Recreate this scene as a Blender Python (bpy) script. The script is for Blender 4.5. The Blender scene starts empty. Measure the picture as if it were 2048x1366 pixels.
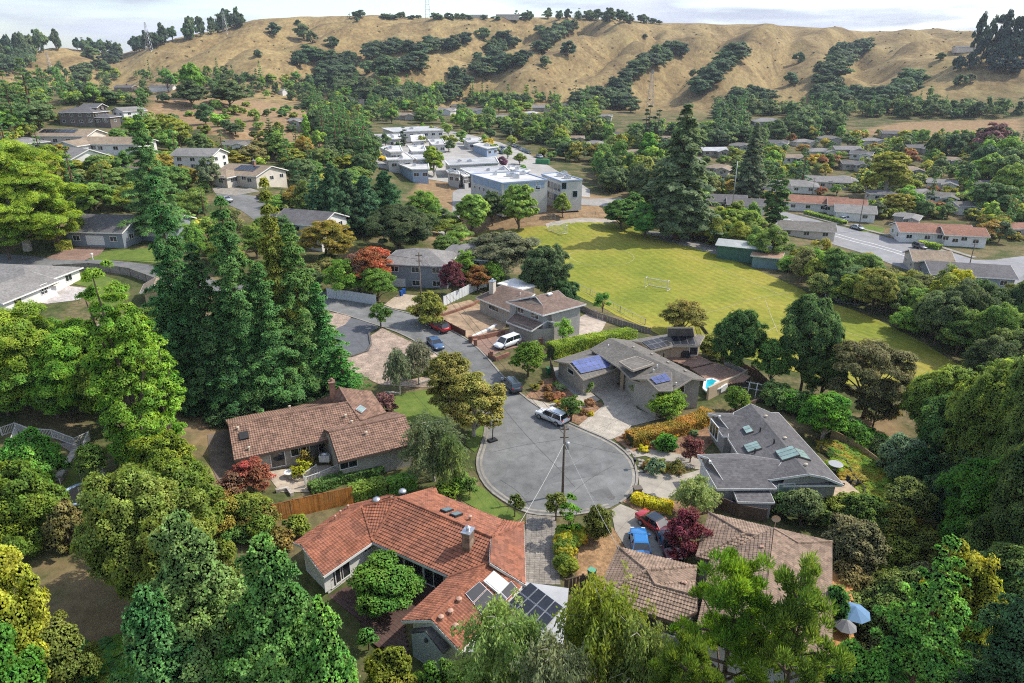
import bpy, bmesh, math, random
import numpy as np
from mathutils import Vector, Matrix, Quaternion
from mathutils.geometry import delaunay_2d_cdt
R = math.radians
scene = bpy.context.scene
C = scene.collection
# ------------------------------------------------------------------ camera
CAM_H, PITCH, FPX = 44.0, R(22.0), 2048 * 24 / 36
cam_data = bpy.data.cameras.new('camera')
cam_data.lens = 24; cam_data.sensor_width = 36; cam_data.clip_start = 0.5; cam_data.clip_end = 12000
cam = bpy.data.objects.new('camera', cam_data); C.objects.link(cam)
cam.location = (0, 0, CAM_H); cam.rotation_euler = (math.pi / 2 - PITCH, 0, 0)
scene.camera = cam
# ------------------------------------------------------------------ sky and sun
SUN_EL, SUN_AZ = R(47), R(72)          # azimuth clockwise from +Y
sunv = Vector((math.sin(SUN_AZ) * math.cos(SUN_EL), math.cos(SUN_AZ) * math.cos(SUN_EL), math.sin(SUN_EL)))
world = bpy.data.worlds.new('World'); scene.world = world; world.use_nodes = True
nt = world.node_tree; nt.nodes.clear()
def wn(t, **k):
    n = nt.nodes.new(t)
    for a, b in k.items(): setattr(n, a, b)
    return n
w_out = wn('ShaderNodeOutputWorld'); w_bg = wn('ShaderNodeBackground')
w_sky = wn('ShaderNodeTexSky', sky_type='NISHITA', sun_disc=False, sun_elevation=SUN_EL, sun_rotation=SUN_AZ, air_density=1.0, dust_density=1.2, ozone_density=1.3)
w_tc = wn('ShaderNodeTexCoord'); w_map = wn('ShaderNodeMapping'); w_map.inputs['Scale'].default_value = (1.6, 1.6, 13)
w_map.inputs['Location'].default_value = (2.35, 0.4, 0.3)
w_no = wn('ShaderNodeTexNoise'); w_no.inputs['Scale'].default_value = 1.35; w_no.inputs['Detail'].default_value = 7; w_no.inputs['Roughness'].default_value = 0.55
w_ra = wn('ShaderNodeValToRGB'); w_ra.color_ramp.elements[0].position = 0.46; w_ra.color_ramp.elements[1].position = 0.60
w_no2 = wn('ShaderNodeTexNoise'); w_no2.inputs['Scale'].default_value = 2.6; w_no2.inputs['Detail'].default_value = 5
w_ra2 = wn('ShaderNodeValToRGB')
w_ra2.color_ramp.elements[0].position = 0.30; w_ra2.color_ramp.elements[0].color = (2.1, 2.3, 2.9, 1)
w_ra2.color_ramp.elements[1].position = 0.68; w_ra2.color_ramp.elements[1].color = (3.5, 3.75, 4.3, 1)
w_mx = wn('ShaderNodeMix', data_type='RGBA')
L = nt.links.new
L(w_tc.outputs['Generated'], w_map.inputs['Vector'])
L(w_map.outputs[0], w_no.inputs['Vector']); L(w_map.outputs[0], w_no2.inputs['Vector'])
L(w_no.outputs[0], w_ra.inputs[0]); L(w_no2.outputs[0], w_ra2.inputs[0])
L(w_ra.outputs[0], w_mx.inputs['Factor']); L(w_sky.outputs[0], w_mx.inputs['A']); L(w_ra2.outputs[0], w_mx.inputs['B'])
L(w_mx.outputs['Result'], w_bg.inputs['Color']); L(w_bg.outputs[0], w_out.inputs['Surface'])
w_bg.inputs['Strength'].default_value = 0.15
sun_d = bpy.data.lights.new('sun', 'SUN'); sun_d.energy = 2.8; sun_d.angle = R(0.6); sun_d.color = (1.0, 0.95, 0.86)
sun = bpy.data.objects.new('sun', sun_d); C.objects.link(sun); sun.rotation_mode = 'QUATERNION'
sun.rotation_quaternion = sunv.to_track_quat('Z', 'Y'); sun.location = sunv * 300
vs = scene.view_settings
vs.view_transform = 'Standard'; vs.look = 'None'; vs.exposure = 0.82; vs.gamma = 1; vs.use_curve_mapping = False
cy = scene.cycles
cy.max_bounces = 5; cy.diffuse_bounces = 3; cy.glossy_bounces = 2; cy.transmission_bounces = 3; cy.transparent_max_bounces = 9
cy.caustics_reflective = False; cy.caustics_refractive = False
cy.sample_clamp_indirect = 6; cy.filter_width = 1.1; cy.use_denoising = False; cy.use_adaptive_sampling = True; cy.adaptive_threshold = 0.01
rng = np.random.default_rng(7); rnd = random.Random(11)
# ------------------------------------------------------------------ rays: photo pixel (2048 wide) to a point of the place
cs, sn = math.cos(PITCH), math.sin(PITCH)
def ray(u, v):
    a, b = (u - 1024) / FPX, (683 - v) / FPX
    return Vector((a, cs + b * sn, -sn + b * cs))
ORG = Vector((0, 0, CAM_H))
def P(u, v, z):
    d = ray(u, v); return ORG + d * ((z - CAM_H) / d.z)
def px(p):
    q = Vector(p) - ORG; d = q.y * cs - q.z * sn; up = q.y * sn + q.z * cs
    return 1024 + FPX * q.x / d, 683 - FPX * up / d, d
# ------------------------------------------------------------------ terrain heights
CTRL = [(1110,940,0),(1020,780,0),(1250,960,0),(980,960,0),(900,680,.5),(800,620,1),(720,600,1.5),(640,600,2.5),(1180,900,0),(1050,1000,0),(1200,1010,0),
 (800,1200,0),(1000,1300,-.5),(600,1100,.5),(950,1060,0),(1080,1100,0),(1100,1360,-1),(1500,1340,-1),(1900,1340,-3),(1400,1150,0),(1600,1200,-.5),(1290,1060,0),
 (1550,930,-1),(1400,960,-.3),(1680,980,-1.5),(1740,930,-3),(1840,1000,-4.5),(1950,1150,-5),(1250,740,0),(1200,830,0),(1400,770,-.4),(1450,700,-1),(1520,760,-2),(1340,820,-.2),
 (960,475,-4),(1250,452,-4),(1330,575,-4),(1640,590,-4),(1940,760,-4),(1700,640,-4),(1450,640,-4),(1150,560,-4),(1500,540,-4),(1400,690,-4),(1850,720,-4),(1560,700,-4),(1100,500,-4),(1200,600,-3.6),
 (1600,770,-3.6),(1750,850,-4),(1680,800,-3.8),(1000,405,2),(1180,402,1.5),(900,400,2),(1060,360,3),(850,330,4),(800,290,5),(900,260,6),(1050,290,4),(1250,400,0),(1350,470,-3.5),(1130,395,2),(930,360,3),
 (1000,640,.5),(860,580,2),(800,600,1.5),(1080,600,-.5),(940,510,1),(1000,500,-1),(870,470,3),(960,660,.5),(600,590,3),(500,580,4),(330,545,6),(230,500,7),(150,540,6),(60,560,5.5),(100,600,5),(250,528,6.5),
 (450,800,1),(600,800,.5),(700,700,1),(780,720,.8),(380,800,2),(560,900,.3),(750,920,.2),(850,820,.3),(150,900,3),(60,860,4),(150,1000,2.5),(250,950,2),(300,900,1.8),(100,1200,2),(250,1250,.5),(350,1340,-1),(60,750,5),(200,700,4),(30,1000,3.5),(500,1250,0),
 (505,375,12),(560,400,10),(440,420,9),(620,420,7),(240,312,19),(150,295,19),(400,345,14),(300,380,13),(170,255,24),(60,250,26),(100,400,14),(20,330,20),(330,190,28),(470,185,27),(450,250,23),(560,230,21),(640,270,14),(680,290,9),(600,300,14),(550,330,13),(720,330,5),(700,400,5),(200,190,29),(60,180,30),(600,180,22),
 (1600,430,-5),(1700,480,-6),(1850,540,-6),(1960,590,-6.5),(1900,450,-5),(1500,400,-4),(1700,380,-4),(1450,330,-2),(1700,300,0),(1950,350,-2),(1950,270,4),(1500,280,2),(1300,300,1),(1100,230,8),(900,220,8),(750,240,8),(1300,250,5),(2040,500,-6),(2040,800,-5.5),(2040,1000,-5)]
CT = np.array([[*P(u, v, z)[:2], z] for u, v, z in CTRL])
# skyline of the golden hills: photo column and row where bare ground meets the sky
SKY = np.array([(-900,150),(-300,140),(0,116),(60,106),(130,97),(200,103),(245,109),(290,97),(330,86),(430,64),(520,40),(610,35),(700,33),(1000,37),(1130,35),(1290,45),(1400,48),(1560,51),(1640,57),(1700,62),(1780,64),(1860,57),(1920,66),(2048,84),(2400,110),(3000,140)], float)
sl_u = SKY[:, 0]
sl_s = np.array([ray(u, v).z / ray(u, v).y for u, v in SKY])
YR, YB = 1180.0, 585.0
def vnoise(x, y, seed=0):
    def h(i, j):
        n = (i * 374761393 + j * 668265263 + seed * 144665) & 0xFFFFFFFF
        n = ((n ^ (n >> 13)) * 1274126177) & 0xFFFFFFFF
        return ((n ^ (n >> 16)) & 0xFFFF) / 65535.0
    xi, yi = np.floor(x).astype(np.int64), np.floor(y).astype(np.int64)
    fx, fy = x - xi, y - yi; fx = fx * fx * (3 - 2 * fx); fy = fy * fy * (3 - 2 * fy)
    return (h(xi, yi) * (1 - fx) + h(xi + 1, yi) * fx) * (1 - fy) + (h(xi, yi + 1) * (1 - fx) + h(xi + 1, yi + 1) * fx) * fy
def sstep(a, b, t):
    t = np.clip((t - a) / (b - a), 0, 1); return t * t * (3 - 2 * t)
def hill_base(x, y):
    yy = np.maximum(y, 50.0)
    U = 1024 + FPX / cs * x / yy
    s = np.interp(U, sl_u, sl_s)
    zr = CAM_H + YR * s
    t = np.clip((y - YB) / (YR - YB), 0, 1)
    prof = 0.55 * t + 0.45 * t * t * (3 - 2 * t)
    prof = prof + 0.10 * np.sin(np.pi * t)
    z = 11 + (zr - 11) * prof
    return np.where(y > YR, zr - (y - YR) * 0.10, z)
# tree-filled gullies, photo pixels from the top down, carved into the slopes
GUL = [([(960,72),(900,92),(830,104),(740,108),(690,128),(650,175)], 17, 46), ([(1140,52),(1105,76),(1050,110),(990,146),(930,172),(880,205)], 19, 42), ([(1085,60),(1000,95),(960,130),(900,165)], 12, 34),
 ([(1352,100),(1300,126),(1262,150),(1225,205)], 20, 46), ([(1482,108),(1420,150),(1390,195)], 18, 40), ([(1725,93),(1680,122),(1650,170),(1640,215)], 20, 46), ([(1900,130),(1850,160),(1800,190)], 12, 36),
 ([(245,110),(200,140),(150,165)], 14, 40), ([(640,60),(590,85),(560,110)], 11, 34), ([(1590,100),(1560,140),(1530,200)], 12, 28), ([(1220,80),(1160,120),(1120,160)], 12, 26), ([(1560,70),(1500,85),(1450,95)], 8, 24), ([(1800,80),(1760,110),(1740,150)], 10, 26), ([(820,45),(760,65),(700,85)], 9, 30), ([(480,60),(440,80),(380,110)], 9, 30), ([(1420,60),(1360,80),(1330,100)], 8, 24)]
def hb_hit(u, v):
    d = ray(u, v); t = np.geomspace(300, 2200, 900)
    zz = CAM_H + d.z * t; hz = hill_base(d.x * t, d.y * t)
    i = int(np.argmax(hz >= zz)); return (d.x * t[i], d.y * t[i])
GULP = [(np.array([hb_hit(*p) for p in pl]), dep, wid) for pl, dep, wid in GUL]
def seg_d(x, y, pts):
    best = np.full(x.shape, 1e9)
    for a, b in zip(pts[:-1], pts[1:]):
        d = b - a; t = np.clip(((x - a[0]) * d[0] + (y - a[1]) * d[1]) / (d @ d), 0, 1)
        best = np.minimum(best, np.hypot(x - a[0] - t * d[0], y - a[1] - t * d[1]))
    return best
def tz_full(x, y):
    x = np.asarray(x, float); y = np.asarray(y, float)
    out = np.zeros(x.shape); wsum = np.zeros(x.shape)
    for cx, cyy, cz in CT:
        w = 1.0 / ((x - cx) ** 2 + (y - cyy) ** 2 + 40 + 0.0016 * y * np.abs(y)) ** 1.7
        out += w * cz; wsum += w
    near = out / wsum
    near = near + (vnoise(x / 9, y / 9, 3) - .5) * 0.25 * sstep(20, 60, y) 
    hb = hill_base(x, y)
    q = x - 0.42 * y
    amp = sstep(640, 800, y) * (1 - 0.94 * sstep(960, 1150, y)) * sstep(300, 480, x * 0 + y)
    warp = (vnoise(x / 130, y / 130, 5) - .5) * 60
    rid = np.abs(((q + warp) / 92.0) % 1.0 * 2 - 1)           # 0 in a gully, 1 on a spur
    hb = hb + amp * (23.0 * (np.sqrt(rid + .02) - .7) + 4.5 * np.abs(((q * .8 + y * .25 - warp * .7) / 41.0) % 1.0 * 2 - 1) + (vnoise(x / 45, y / 60, 9) - .5) * 7 + (vnoise(x / 17, y / 22, 12) - .5) * 2.0)
    for pts, dep, wid in GULP:
        d = seg_d(x, y, pts); hb = hb - dep * np.exp(-(d / wid) ** 2) * sstep(560, 680, y) * (1 - .8 * sstep(1040, 1160, y)) + 0.45 * dep * np.exp(-((d - 2.0 * wid) / (0.9 * wid)) ** 2) * sstep(600, 700, y) * (1 - sstep(820, 1000, y))
    k = sstep(430, 600, y)
    z = near * (1 - k) + hb * k
    z = z + 32 * np.exp(-(((x - 470) / 120) ** 2 + ((y - 640) / 110) ** 2))
    return z
GX = np.concatenate([np.linspace(-3500, -1100, 25)[:-1], np.arange(-1100, -170, 8.0), np.arange(-170, 230, 2.2), np.arange(230, 1150, 8.0), np.linspace(1150, 3500, 25)])
GY = np.concatenate([np.linspace(-400, 20, 15)[:-1], np.arange(20, 300, 2.0), np.arange(300, 620, 4.0), np.arange(620, 1320, 7.0), np.linspace(1320, 5200, 30)])
GXX, GYY = np.meshgrid(GX, GY)
GZ = tz_full(GXX, GYY)
def tz(x, y):
    x = np.asarray(x, float); y = np.asarray(y, float)
    i = np.clip(np.searchsorted(GX, x) - 1, 0, len(GX) - 2); j = np.clip(np.searchsorted(GY, y) - 1, 0, len(GY) - 2)
    fx = np.clip((x - GX[i]) / (GX[i + 1] - GX[i]), 0, 1); fy = np.clip((y - GY[j]) / (GY[j + 1] - GY[j]), 0, 1)
    return (GZ[j, i] * (1 - fx) + GZ[j, i + 1] * fx) * (1 - fy) + (GZ[j + 1, i] * (1 - fx) + GZ[j + 1, i + 1] * fx) * fy
TT = np.geomspace(15, 3500, 1400)
def G(u, v, h=0.0):
    "where the ray of photo pixel (u, v) meets the ground (or a level h above it)"
    d = ray(u, v)
    zz = CAM_H + d.z * TT; g = tz(d.x * TT, d.y * TT) + h
    m = g >= zz
    if not m.any(): return G(u, v + 2, h)
    i = max(1, int(np.argmax(m)))
    a0, a1 = zz[i - 1] - g[i - 1], zz[i] - g[i]
    t = TT[i - 1] + (TT[i] - TT[i - 1]) * (a0 / (a0 - a1) if a0 != a1 else 0)
    x, y = d.x * t, d.y * t
    return Vector((x, y, float(tz(x, y))))
# ------------------------------------------------------------------ object helpers
def tag(o, label, cat, group=None):
    o['label'] = label; o['category'] = cat
    if group: o['group'] = group
    return o
def kind(o, k): o['kind'] = k; return o
def link(name, data, parent=None, loc=None):
    o = bpy.data.objects.new(name, data); C.objects.link(o)
    if parent: o.parent = parent
    if loc is not None: o.location = loc
    return o
def empty(name, loc, rz=0.0):
    o = link(name, None, None, loc); o.rotation_euler = (0, 0, rz); o.empty_display_size = 0.5; return o
def mk(name, verts, faces, mat, parent=None, smooth=False):
    me = bpy.data.meshes.new(name); me.from_pydata([tuple(v) for v in verts], [], [tuple(f) for f in faces])
    for m in (mat if isinstance(mat, (list, tuple)) else [mat]): me.materials.append(m)
    if smooth: me.polygons.foreach_set('use_smooth', [True] * len(me.polygons))
    me.update(); return link(name, me, parent)
def npmesh(name, V, F, mats, midx=None, smooth=False):
    "mesh from numpy quads"
    me = bpy.data.meshes.new(name); nv, nf, k = len(V), len(F), F.shape[1]
    me.vertices.add(nv); me.vertices.foreach_set('co', np.ascontiguousarray(V, np.float32).ravel())
    me.loops.add(nf * k); me.loops.foreach_set('vertex_index', np.ascontiguousarray(F, np.int32).ravel())
    me.polygons.add(nf); me.polygons.foreach_set('loop_start', np.arange(0, nf * k, k, dtype=np.int32))
    for m in mats: me.materials.append(m)
    if midx is not None: me.polygons.foreach_set('material_index', np.asarray(midx, np.int32))
    if smooth: me.polygons.foreach_set('use_smooth', np.ones(nf, bool))
    me.update(calc_edges=True); return me
class B:
    "collects boxes, tubes and sheets for ONE mesh"
    def __init__(s): s.v = []; s.f = []; s.mi = []
    def add(s, vs, fs, m=0):
        o = len(s.v); s.v += [tuple(p) for p in vs]; s.f += [tuple(o + i for i in f) for f in fs]; s.mi += [m] * len(fs); return s
    def box(s, c, d, rz=0.0, m=0):
        cx, cyy, cz = c; a, b, h = d[0] / 2, d[1] / 2, d[2] / 2; co, si = math.cos(rz), math.sin(rz); vs = []
        for z in (-h, h):
            for x, y in ((-a, -b), (a, -b), (a, b), (-a, b)): vs.append((cx + x * co - y * si, cyy + x * si + y * co, cz + z))
        return s.add(vs, [(3, 2, 1, 0), (4, 5, 6, 7), (0, 1, 5, 4), (1, 2, 6, 5), (2, 3, 7, 6), (3, 0, 4, 7)], m)
    def beam(s, p, q, w, h, m=0):
        "box along p->q, w wide (horizontal) and h deep"
        p, q = Vector(p), Vector(q); d = (q - p).normalized(); sd = d.cross(Vector((0, 0, 1)))
        sd = sd.normalized() if sd.length > 1e-4 else Vector((1, 0, 0)); up = sd.cross(d); a, b = sd * w / 2, up * h / 2
        vs = [p - a - b, p + a - b, p + a + b, p - a + b, q - a - b, q + a - b, q + a + b, q - a + b]
        return s.add(vs, [(0, 1, 2, 3), (7, 6, 5, 4), (1, 0, 4, 5), (2, 1, 5, 6), (3, 2, 6, 7), (0, 3, 7, 4)], m)
    def tube(s, pts, rad, n=6, m=0, cap=True):
        pts = [Vector(p) for p in pts]; rings = []
        for i, p in enumerate(pts):
            d = (pts[min(i + 1, len(pts) - 1)] - pts[max(i - 1, 0)]).normalized()
            a = d.orthogonal().normalized() if abs(d.z) > .9 else d.cross(Vector((0, 0, 1))).normalized(); b = d.cross(a)
            r = rad[i] if isinstance(rad, (list, tuple)) else rad
            rings.append([p + (a * math.cos(2 * math.pi * k / n) + b * math.sin(2 * math.pi * k / n)) * r for k in range(n)])
        vs = [q for ring in rings for q in ring]; fs = []
        for i in range(len(pts) - 1):
            for k in range(n): fs.append((i * n + k, i * n + (k + 1) % n, (i + 1) * n + (k + 1) % n, (i + 1) * n + k))
        if cap: fs += [tuple(range(n))[::-1], tuple((len(pts) - 1) * n + k for k in range(n))]
        return s.add(vs, fs, m)
    def lathe(s, c, prof, n=16, m=0):
        vs = [(c[0] + r * math.cos(2 * math.pi * k / n), c[1] + r * math.sin(2 * math.pi * k / n), c[2] + z) for r, z in prof for k in range(n)]
        fs = [(i * n + k, i * n + (k + 1) % n, (i + 1) * n + (k + 1) % n, (i + 1) * n + k) for i in range(len(prof) - 1) for k in range(n)]
        fs += [tuple(range(n))[::-1], tuple((len(prof) - 1) * n + k for k in range(n))]
        return s.add(vs, fs, m)
    def prism(s, poly, z0, z1, m=0):
        "vertical prism over an xy polygon"
        n = len(poly); ar = sum(poly[i][0] * poly[(i + 1) % n][1] - poly[(i + 1) % n][0] * poly[i][1] for i in range(n))
        if ar < 0: poly = poly[::-1]
        vs = [(p[0], p[1], z0) for p in poly] + [(p[0], p[1], z1) for p in poly]
        return s.add(vs, [tuple(range(n))[::-1], tuple(range(n, 2 * n))] + [(i, (i + 1) % n, n + (i + 1) % n, n + i) for i in range(n)], m)
    def ob(s, name, mat, parent=None, smooth=False, loc=None):
        me = bpy.data.meshes.new(name); me.from_pydata(s.v, [], s.f)
        for q in (mat if isinstance(mat, (list, tuple)) else [mat]): me.materials.append(q)
        if any(s.mi): me.polygons.foreach_set('material_index', s.mi)
        if smooth: me.polygons.foreach_set('use_smooth', [True] * len(me.polygons))
        me.update(); return link(name, me, parent, loc)
# ------------------------------------------------------------------ materials
MATS = {}
def mat(name, col, rough=0.8, var=0.0, scale=1.0, bump=0.0, col2=None, spec=0.3, metal=0.0, detail=5, bscale=None, objcol=False, coat=0.0, extra=None):
    if name in MATS: return MATS[name]
    m = bpy.data.materials.new(name); MATS[name] = m; m.use_nodes = True; t = m.node_tree; b = t.nodes['Principled BSDF']
    b.inputs['Roughness'].default_value = rough; b.inputs['Specular IOR Level'].default_value = spec; b.inputs['Metallic'].default_value = metal
    b.inputs['Coat Weight'].default_value = coat
    b.inputs['Base Color'].default_value = (*col, 1); m.diffuse_color = (*col, 1)
    l = t.links.new
    geo = t.nodes.new('ShaderNodeNewGeometry')
    src = None
    if objcol:
        oi = t.nodes.new('ShaderNodeObjectInfo'); src = oi.outputs['Color']; l(src, b.inputs['Base Color'])
    if var or col2:
        no = t.nodes.new('ShaderNodeTexNoise'); no.inputs['Scale'].default_value = scale; no.inputs['Detail'].default_value = detail; no.inputs['Roughness'].default_value = .62
        l(geo.outputs['Position'], no.inputs['Vector'])
        ra = t.nodes.new('ShaderNodeMapRange'); ra.inputs['From Min'].default_value = .34; ra.inputs['From Max'].default_value = .66
        l(no.outputs[0], ra.inputs[0])
        mx = t.nodes.new('ShaderNodeMix'); mx.data_type = 'RGBA'
        c2 = col2 or tuple(c * (1 - var) for c in col); c1 = col if col2 else tuple(min(1, c * (1 + var)) for c in col)
        mx.inputs['A'].default_value = (*c1, 1); mx.inputs['B'].default_value = (*c2, 1); l(ra.outputs[0], mx.inputs['Factor'])
        out = mx.outputs['Result']
        no3 = t.nodes.new('ShaderNodeTexNoise'); no3.inputs['Scale'].default_value = scale * .17; no3.inputs['Detail'].default_value = 4
        l(geo.outputs['Position'], no3.inputs['Vector'])
        hs = t.nodes.new('ShaderNodeHueSaturation'); mr = t.nodes.new('ShaderNodeMapRange'); mr.inputs['To Min'].default_value = 1 - max(var, .12) * .9; mr.inputs['To Max'].default_value = 1 + max(var, .12) * .9
        mr.inputs['From Min'].default_value = .3; mr.inputs['From Max'].default_value = .7
        l(no3.outputs[0], mr.inputs[0]); l(mr.outputs[0], hs.inputs['Value']); l(out, hs.inputs['Color']); out = hs.outputs[0]
        if src is not None:
            m2 = t.nodes.new('ShaderNodeMix'); m2.data_type = 'RGBA'; m2.blend_type = 'MULTIPLY'; m2.inputs['Factor'].default_value = 1
            l(src, m2.inputs['A']); l(out, m2.inputs['B']); out = m2.outputs['Result']
        l(out, b.inputs['Base Color'])
    if bump:
        nb = t.nodes.new('ShaderNodeTexNoise'); nb.inputs['Scale'].default_value = bscale or scale * 3; nb.inputs['Detail'].default_value = 4
        l(geo.outputs['Position'], nb.inputs['Vector'])
        bp = t.nodes.new('ShaderNodeBump'); bp.inputs['Strength'].default_value = min(1, bump); bp.inputs['Distance'].default_value = .1
        l(nb.outputs[0], bp.inputs['Height']); l(bp.outputs[0], b.inputs['Normal'])
    if extra: extra(m, t, b, geo)
    return m
def seams(sx, sy, depth, rz=0.0, wid=.03, dark=.6):
    "extra: fine joints on a horizontal surface (control joints, boards), colour and bump"
    def f(m, t, b, geo):
        l = t.links.new; mp = t.nodes.new('ShaderNodeMapping'); mp.inputs['Rotation'].default_value = (0, 0, rz); l(geo.outputs['Position'], mp.inputs[0])
        br = t.nodes.new('ShaderNodeTexBrick'); br.offset = 0; br.inputs['Scale'].default_value = 1; br.inputs['Mortar Size'].default_value = wid
        br.inputs['Brick Width'].default_value = sx; br.inputs['Row Height'].default_value = sy
        br.inputs['Color1'].default_value = (1, 1, 1, 1); br.inputs['Color2'].default_value = (.88, .88, .88, 1); br.inputs['Mortar'].default_value = (dark, dark, dark, 1)
        l(mp.outputs[0], br.inputs['Vector'])
        s = b.inputs['Base Color'].links; mx = t.nodes.new('ShaderNodeMix'); mx.data_type = 'RGBA'; mx.blend_type = 'MULTIPLY'; mx.inputs['Factor'].default_value = 1
        if s: l(s[0].from_socket, mx.inputs['A'])
        else: mx.inputs['A'].default_value = b.inputs['Base Color'].default_value
        l(br.outputs['Color'], mx.inputs['B']); l(mx.outputs['Result'], b.inputs['Base Color'])
    return f
# ------------------------------------------------------------------ ground sheet
def ground_material():
    m = bpy.data.materials.new('ground_cover'); m.use_nodes = True; t = m.node_tree; b = t.nodes['Principled BSDF']; l = t.links.new
    b.inputs['Roughness'].default_value = .95; b.inputs['Specular IOR Level'].default_value = .08
    geo = t.nodes.new('ShaderNodeNewGeometry'); sep = t.nodes.new('ShaderNodeSeparateXYZ'); l(geo.outputs['Position'], sep.inputs[0])
    def noise(sc, det=5, dist=0.0, vec=None, ro=.6):
        n = t.nodes.new('ShaderNodeTexNoise'); n.inputs['Scale'].default_value = sc; n.inputs['Detail'].default_value = det; n.inputs['Distortion'].default_value = dist; n.inputs['Roughness'].default_value = ro
        l(vec or geo.outputs['Position'], n.inputs['Vector']); return n.outputs[0]
    def ramp(f, stops):
        r = t.nodes.new('ShaderNodeValToRGB'); e = r.color_ramp.elements
        while len(e) < len(stops): e.new(.5)
        for q, (p, c) in zip(e, stops): q.position = p; q.color = (*c, 1)
        l(f, r.inputs[0]); return r.outputs[0]
    def mix(f, a, c, bl='MIX'):
        n = t.nodes.new('ShaderNodeMix'); n.data_type = 'RGBA'; n.blend_type = bl
        if isinstance(f, float): n.inputs['Factor'].default_value = f
        else: l(f, n.inputs['Factor'])
        l(a, n.inputs['A']); l(c, n.inputs['B']); return n.outputs['Result']
    mp = t.nodes.new('ShaderNodeMapping'); mp.inputs['Rotation'].default_value = (0, 0, R(-24)); mp.inputs['Scale'].default_value = (1, .35, 1); l(geo.outputs['Position'], mp.inputs[0])
    gold = ramp(noise(.028, 9, .9, mp.outputs[0], .74), [(.28, (.135, .095, .052)), (.40, (.21, .148, .072)), (.50, (.295, .212, .098)), (.60, (.36, .268, .122)), (.72, (.215, .165, .082))])
    fine = ramp(noise(.30, 8, 0, mp.outputs[0], .75), [(.3, (.5, .5, .5)), (.7, (1.25, 1.25, 1.25))])
    gold = mix(1.0, gold, fine, 'MULTIPLY')
    gv = ramp(noise(.012, 4), [(.60, (0, 0, 0)), (.78, (.55, .55, .55))])
    gold = mix(gv, gold, ramp(noise(.09, 4), [(.3, (.20, .19, .065)), (.7, (.30, .26, .09))]))
    town = ramp(noise(.11, 7, .4), [(.28, (.055, .075, .026)), (.44, (.09, .105, .038)), (.54, (.155, .135, .068)), (.64, (.22, .17, .095)), (.75, (.085, .105, .036))])
    town = mix(1.0, town, ramp(noise(1.7, 6), [(.3, (.6, .6, .6)), (.7, (1.25, 1.2, 1.15))]), 'MULTIPLY')
    yk = t.nodes.new('ShaderNodeMapRange'); yk.inputs['From Min'].default_value = 520; yk.inputs['From Max'].default_value = 600; l(sep.outputs['Y'], yk.inputs[0])
    # bare hillside of the near knoll and the school bank
    at = t.nodes.new('ShaderNodeAttribute'); at.attribute_name = 'dry'; 
    near = mix(at.outputs['Fac'], town, ramp(noise(.5, 7, .3), [(.3, (.19, .125, .07)), (.5, (.28, .185, .10)), (.7, (.35, .25, .14))]))
    l(mix(yk.outputs[0], near, gold), b.inputs['Base Color'])
    bp = t.nodes.new('ShaderNodeBump'); bp.inputs['Strength'].default_value = .5; bp.inputs['Distance'].default_value = .25; l(noise(1.3, 6), bp.inputs['Height']); l(bp.outputs[0], b.inputs['Normal'])
    return m
def in_poly(x, y, poly):
    c = np.zeros(np.shape(x), bool); n = len(poly)
    for i in range(n):
        (x1, y1), (x2, y2) = poly[i], poly[(i + 1) % n]
        if y1 == y2: continue
        k = ((y1 > y) != (y2 > y)) & (x < (x2 - x1) * (y - y1) / (y2 - y1) + x1); c ^= k
    return c
def gpoly(pts): return [tuple(G(u, v)[:2]) for u, v in pts]
nx_, ny_ = len(GX), len(GY)
idx = np.arange(nx_ * ny_).reshape(ny_, nx_)
F = np.stack([idx[:-1, :-1], idx[:-1, 1:], idx[1:, 1:], idx[1:, :-1]], -1).reshape(-1, 4)
V = np.stack([GXX, GYY, GZ], -1).reshape(-1, 3)
gme = npmesh('ground', V, F, [ground_material()], smooth=True)
dry = np.zeros(len(V), np.float32)
for poly, val in (([(300,205),(380,188),(470,200),(560,205),(640,240),(720,300),(740,345),(690,350),(640,300),(560,285),(480,290),(420,270),(330,255),(290,235)], 1),
                  ([(880,345),(960,340),(950,395),(1020,410),(1080,385),(1240,395),(1240,430),(1195,445),(1060,462),(960,470),(900,480),(860,480),(840,440),(820,385),(850,350)], 1),
                  ([(1690,268),(1800,245),(2048,238),(2048,285),(1850,275)], 1), ([(1040,385),(1250,400),(1250,440),(1060,455)], 1), ([(900,460),(960,470),(940,510),(890,500)], 1),
                  ([(330,800),(470,830),(470,900),(420,990),(400,900)], .8), ([(90,1110),(330,1140),(380,1366),(100,1366)], .55), ([(1640,820),(1780,830),(1830,900),(1680,860)], .8)):
    dry[in_poly(V[:, 0], V[:, 1], gpoly(poly))] = val
a_ = gme.attributes.new('dry', 'FLOAT', 'POINT'); a_.data.foreach_set('value', dry)
ground = kind(link('ground', gme), 'structure')
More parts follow.
